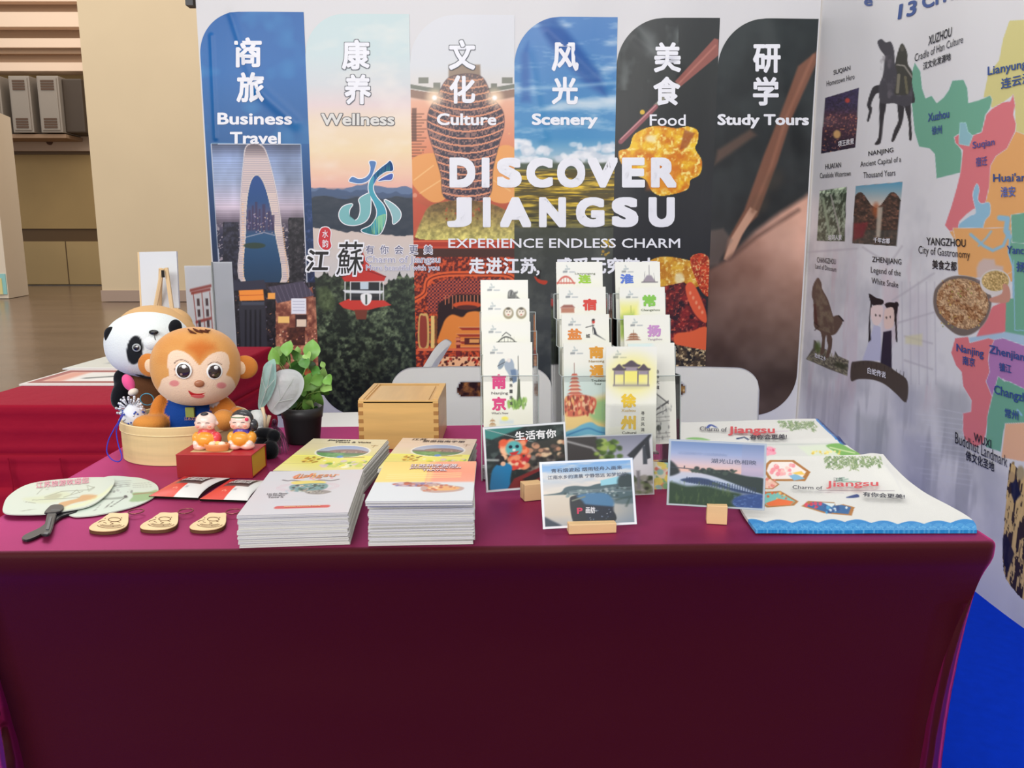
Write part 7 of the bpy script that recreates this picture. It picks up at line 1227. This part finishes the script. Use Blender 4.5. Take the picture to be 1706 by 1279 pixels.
# pink and silver trinket doll hanging in the basket
pk = thing('pink_mitten', 'bright pink padded mitten with a white cuff, in front of the panda arm', 'mitten', tuple(yp(216, 650, 1.88))); wchild('mitten', tomesh(ellbm(yp(214, 637, 1.9), (.0135, .012, .021), E(0, -22, 0), 20, 14), 'mitten', True), mat('pink_plush', (238, 90, 150), rough=.9, sheen=.3), pk); wchild('cuff', tomesh(ellbm(yp(222, 653, 1.895), (.012, .012, .009), E(0, -22, 0), 18, 10), 'cuff', True), mat('cream_cuff', (232, 220, 206), rough=.8), pk)
m_silv = mat('silver_charm', (206, 208, 214), rough=.28, metal=.75); m_wc = mat('white_charm_cloth', (222, 226, 236), rough=.6); m_bb = mat('cobalt_bead', (54, 84, 180), rough=.25)
ty = 1.825; tc_ = np.array(yp(224, 686, ty)); td = thing('silver_doll', 'small white and cobalt doll charm with spiky silver headdress, at the left basket rim', 'doll charm', tuple(tc_ - np.array((0, 0, .03))))
wchild('body', (lambda me: (me.transform(Matrix.Translation(tc_)), me)[1])(tomesh(lathebm([(.0, -.034), (.026, -.034), (.029, -.02), (.024, .004), (.013, .018), (.0, .02)], 28), 'body', True)), m_wc, td)
R = random.Random(5)
for k in range(34):
    a = R.uniform(math.pi * 1.05, math.pi * 1.95); z = R.uniform(-.03, .004); r = .0285 if z < -.01 else .025; wchild('bead', tomesh(ellbm(tc_ + np.array((r * math.cos(a), r * math.sin(a), z)), (.0023, .0023, .0023), None, 8, 6), 'bead', True), m_bb if R.random() < .7 else m_silv, td)
for k in range(30):
    a = k / 29 * math.pi * 1.25 - .35; L_ = .02 + .008 * math.sin(k * 2.3); c = tc_ + np.array((-.006, -.006 + .006 * math.sin(k * 1.7), .008)); e = c + np.array((math.cos(a) * (.018 + L_ * .45), 0, math.sin(a) * (.016 + L_ * .5))); b = tubebm([tuple(c + (e - c) * .5), tuple(e)], [.0012, .0022], 5); wchild('headdress_spike', tomesh(joinbm([b, ellbm(e, (.0032, .003, .0032), None, 8, 6)]), 'headdress_spike', True), m_silv if k % 3 else m_wc, td)
m_cord = mat('blue_cord', (32, 50, 190), rough=.6); wchild('cord', tomesh(tubebm(spline([yp(a, b, y) for a, b, y in ((203, 690, 1.80), (197, 703, 1.735), (190, 715, 1.725), (181, 733, 1.72), (178, 752, 1.715), (186, 765, 1.71), (198, 768.5, 1.71), (203, 760, 1.72), (197, 740, 1.735), (194, 718, 1.745), (199, 703, 1.745), (206, 690, 1.80))], 5, False), .0013, 6), 'cord', True), m_cord, td)
wchild('ring_loop', tomesh(tubebm([tuple(np.array(yp(245, 665, 1.87)) + np.array((.016 * math.cos(t), 0, .014 * math.sin(t)))) for t in np.linspace(0, 6.28, 24)[:-1]], .0012, 6, closed=True), 'ring_loop', True), mat('teal_wire', (70, 150, 180), rough=.3), td)
# small panda lying behind the clay girl
spx = 1.83; sp = thing('small_panda_plush', 'small panda plush lying behind the clay girl, black limbs showing right of the red box', 'plush toy', tuple(yp(438, 745, spx))); WHT = (224, 230, 230); BKC = (20, 22, 26)
blob('body', [EL(429, 700, 1.86, .024, .024, .026, WHT), EL(422, 722, 1.86, .03, .03, .03, WHT), EL(443, 722, 1.83, .026, .018, .014, BKC), EL(456, 726, 1.82, .016, .016, .016, BKC), EL(450, 750, 1.80, .02, .022, .024, BKC), EL(440, 742, 1.83, .022, .02, .02, BKC), EL(416, 688, 1.86, .009, .008, .009, BKC)], m_plush, sp, .003, 5)
# ------------------------------------------------------------------ leaf shaped fans with wooden stems
def mtrans(name, c, al, rough=.25): return mat(name, c, rough=rough, alpha=al, spec=.6, bump2=.004, b2scale=30)
m_leafA = mtrans('pale_turquoise_film', (176, 212, 208), .82); m_leafB = mtrans('pearl_white_film', (224, 226, 230), .84); m_stem = mat('cream_stem', (226, 204, 170), rough=.5)
def leaffan(label, out, c, y, m, stem, vein, tilt=0):
    O = spline(CM(*out), 5); th = thing('leaf_fan', label, 'fan', tuple(yp(*stem[-1], y)), 0, 'leaf-shaped translucent fans'); W_ = []
    cx, cy = CM(c)[0]; Pc = np.array(yp(cx, cy, y)); bm = bmesh.new(); rings = []
    for t in (1, .75, .5, .25):
        rings.append([bm.verts.new(tuple(np.array(yp(cx + (a - cx) * t, cy + (b - cy) * t, y + (a - cx) * t * tilt)) - np.array((0, .012 * (1 - t * t), 0)))) for a, b in O])
    vc = bm.verts.new(tuple(Pc - np.array((0, .013, 0)))); n = len(O)
    for A, B in zip(rings, rings[1:]):
        for k in range(n): bm.faces.new((A[k], A[(k + 1) % n], B[(k + 1) % n], B[k]))
    for k in range(n): bm.faces.new((rings[-1][k], rings[-1][(k + 1) % n], vc))
    bmesh.ops.solidify(bm, geom=bm.faces[:], thickness=.0012); wchild('leaf_blade', tomesh(bm, 'leaf_blade', True), m, th)
    for q in vein: wchild('vein', tomesh(tubebm([yp(*a, y - .0125) for a in CM(*q)], .0007, 5), 'vein'), mat('vein_grey', (186, 192, 190), rough=.5), th)
    wchild('stem', tomesh(tubebm([yp(a, b, y - .006) for a, b in stem], [.0045, .0035, .004][:len(stem)], 8), 'stem', True), m_stem, th); return th
leaffan('pearl white leaf-shaped fan on a wooden stem, beside the potted plant', [(1225, 770), (1210, 700), (1235, 590), (1275, 515), (1340, 490), (1410, 495), (1460, 530), (1478, 590), (1455, 670), (1390, 750), (1320, 800), (1270, 812)], (1340, 650), 1.86, m_leafB, [(449, 692), (446, 705), (443, 716)], [((1240, 790), (1320, 690), (1400, 560)), ((1290, 725), (1400, 700)), ((1310, 700), (1290, 600))])
leaffan('narrow turquoise leaf-shaped fan on a wooden stem, right of the monkey', [(1150, 740), (1160, 640), (1180, 520), (1195, 460), (1240, 425), (1272, 425), (1280, 520), (1275, 600), (1240, 690), (1190, 760), (1160, 775)], (1220, 600), 1.845, m_leafA, [(437, 678), (441, 695), (442, 716)], [((1165, 760), (1215, 620), (1250, 450)), ((1195, 650), (1270, 560)), ((1205, 640), (1180, 560))])
ts = thing('tassel', 'dark purple silk tassel spread on the table behind the red box', 'tassel', tuple(tp(468, 745, .752))); R = random.Random(9); m_tas = mat('purple_silk', (84, 26, 62), rough=.4, sheen=.4)
for k in range(40):
    x0 = 452 + R.uniform(0, 8); x1 = 456 + R.uniform(0, 26); P = [yp(x0, 705 + R.uniform(0, 6), 1.90), yp((x0 + x1) / 2 + 3, 722, 1.885), tuple(tp(x1, 742 + R.uniform(0, 14), .753))]; wchild('strand', tomesh(tubebm(spline(P, 3, False), .0007, 4), 'strand'), m_tas, ts)
wchild('knot', tomesh(ellbm(yp(457, 703, 1.90), (.006, .006, .008), None, 12, 8), 'knot', True), m_tas, ts)
# ------------------------------------------------------------------ potted plant
PY = 1.95; pc = yp(504, 700, PY); pot = thing('potted_plant', 'leafy green vine plant in a black plastic pot, left of the wooden box', 'potted plant', (pc[0], PY, .751))
zr = yp(504, 683, PY - .05)[2] - .751
link('pot', tomesh(lathebm([(0, 0), (.039, 0), (.041, .003), (.0475, zr * .68), (.0495, zr * .7), (.053, zr), (.050, zr), (.047, zr * .8), (0, zr * .78)], 44), 'pot', True), mat('black_pot', (40, 40, 42), rough=.4), pot)
link('soil', tomesh(lathebm([(0, zr * .8), (.046, zr * .82), (.03, zr * .88), (0, zr * .92)], 24), 'soil', True), mat('dark_soil', (70, 50, 38), rough=.95, bump=.004, bscale=150), pot)
m_lf = [mat('leaf_green_%d' % k, c, rough=.38, var=.12, vscale=30, spec=.5) for k, c in enumerate(((120, 170, 80), (84, 136, 62), (150, 190, 104), (64, 108, 54)))]; m_vs = mat('vine_stem', (130, 160, 84), rough=.5)
def leafmesh(L_, Wd):
    bm = bmesh.new(); n = 7; rows = []
    for j in range(n):
        t = j / (n - 1); w_ = Wd * math.sin(math.pi * t ** .75) ** .8 * (1 - .12 * t); w_ = max(w_, .0004); y = -L_ * .04 + L_ * t; zc = .12 * L_ * math.sin(t * math.pi) - .12 * L_ * t
        rows.append([bm.verts.new((-w_, y - (.08 * L_ if j == 0 else 0), zc + w_ * .35)), bm.verts.new((-w_ * .5, y, zc + w_ * .22)), bm.verts.new((0, y, zc)), bm.verts.new((w_ * .5, y, zc + w_ * .22)), bm.verts.new((w_, y - (.08 * L_ if j == 0 else 0), zc + w_ * .35))])
    for a, b in zip(rows, rows[1:]):
        for k in range(4): bm.faces.new((a[k], a[k + 1], b[k + 1], b[k]))
    return tomesh(bm, 'leaf', True)
CL = lambda x, y: (160 + x / 4.2625, 500 + y / 4.2625)
LV = [(1365, 335, 20, 0, 95, 0), (1270, 390, 22, 40, 60, 0), (1350, 400, 22, 0, -60, 1), (1535, 345, 26, 90, 88, 0), (1500, 392, 15, 10, 40, 2), (1435, 355, 11, 30, 70, 2), (1440, 405, 14, 160, 150, 0), (1410, 385, 18, -30, -20, 1), (1320, 430, 18, -60, -60, 1), (1480, 480, 38, 200, 180, 3), (1420, 470, 22, 150, 150, 1), (1620, 540, 25, 110, 80, 2), (1520, 570, 26, 170, 120, 0), (1560, 610, 22, 60, 80, 2), (1640, 600, 24, -20, 30, 2), (1600, 650, 24, -50, -70, 1), (1510, 640, 24, 200, 200, 3), (1590, 700, 24, -80, -90, 0), (1460, 690, 22, 200, 230, 3), (1500, 745, 18, 250, 250, 0), (1400, 720, 18, 120, 110, 3), (1380, 560, 20, 170, 170, 1), (1400, 600, 22, 200, 200, 3), (1560, 500, 16, 20, 20, 1), (1530, 740, 16, 270, 290, 2), (1560, 780, 20, 300, 300, 3), (1430, 760, 18, 230, 230, 3), (1650, 560, 18, 60, 50, 0), (1290, 360, 16, 120, 130, 2), (1480, 440, 18, 60, 60, 1), (1450, 640, 20, 120, 110, 0), (1390, 680, 16, 160, 150, 1), (1610, 455, 9, 50, 60, 2), (1575, 560, 20, 150, 160, 0), (1530, 680, 18, 90, 70, 0)]
R = random.Random(3); base_c = Vector((pc[0], PY, .751 + zr * .85))
for k, (x, y, sz, a, b, mi) in enumerate(LV):
    px_, py_ = CL(x, y); yy = PY + R.uniform(-.045, .03); P = Vector(yp(px_, py_, yy)); L_ = sz * .0026 * .52; me = leafmesh(L_ * 1.5, L_ * .62); ang = math.radians(b); Rm = Matrix.Rotation(-(math.pi / 2 - ang), 4, 'Y') @ Matrix.Rotation(math.radians(62 + R.uniform(-22, 16)), 4, 'X') @ Matrix.Rotation(R.uniform(-.5, .5), 4, 'Y')
    # leaf mesh grows along +Y; stand it up toward +Z then turn in the picture plane
    d = Rm @ Vector((0, L_ * .7, 0)); me.transform(Matrix.Translation(P - d) @ Rm); wchild('leaf', me, m_lf[mi], pot)
    b0 = base_c + Vector((R.uniform(-.02, .02), R.uniform(-.02, .02), 0)); midp = (b0 + P) / 2 + Vector((R.uniform(-.01, .01), 0, .012)); wchild('stem', tomesh(tubebm([b0, midp, P - d * .9], .0011, 5), 'stem', True), m_vs, pot)
wchild('old_leaf', (lambda me: (me.transform(Matrix.Translation(Vector(yp(*CL(1525, 530), PY - .02))) @ Matrix.Rotation(-.9, 4, 'Y') @ Matrix.Rotation(1.0, 4, 'X')), me)[1])(leafmesh(.03, .01)), mat('rust_leaf', (170, 84, 50), rough=.5), pot)
import OpenImageIO as o
b=o.ImageBuf('/workdir/render_main.png');W=b.spec().width;k=W/1706
for n,x,y,t in (('pillar',240,250,'205 180 145'),('floor',100,560,'110 92 76'),('banner top',780,10,'215'),('banner right',1290,690,'190'),('wall',1430,30,'205 207 215'),('wall low',1500,700,'150 152 162'),('tabletop L',300,890,'180 60 115'),('tabletop mid',850,860,'150 45 90'),('tab back',770,720,'165 50 115'),('front',850,1100,'48 8 18'),('chair',770,690,'220'),('stack',470,890,'190 185 175'),('book top',500,850,'215'),('carpet',1650,1150,'0 65 205'),('lt top',60,660,'160 35 75'),('lt front',60,760,'130 20 45'),('wood',660,700,'200 160 100'),('towel',1500,860,'230'),('tan',90,310,'140 115 70'),('xz',1030,700,'220'),('monk',330,625,'245 220 195')):
  p=b.getpixel(int(x*k),int(y*k));print(n,[round(v*255) for v in p[:3]],'target',t)
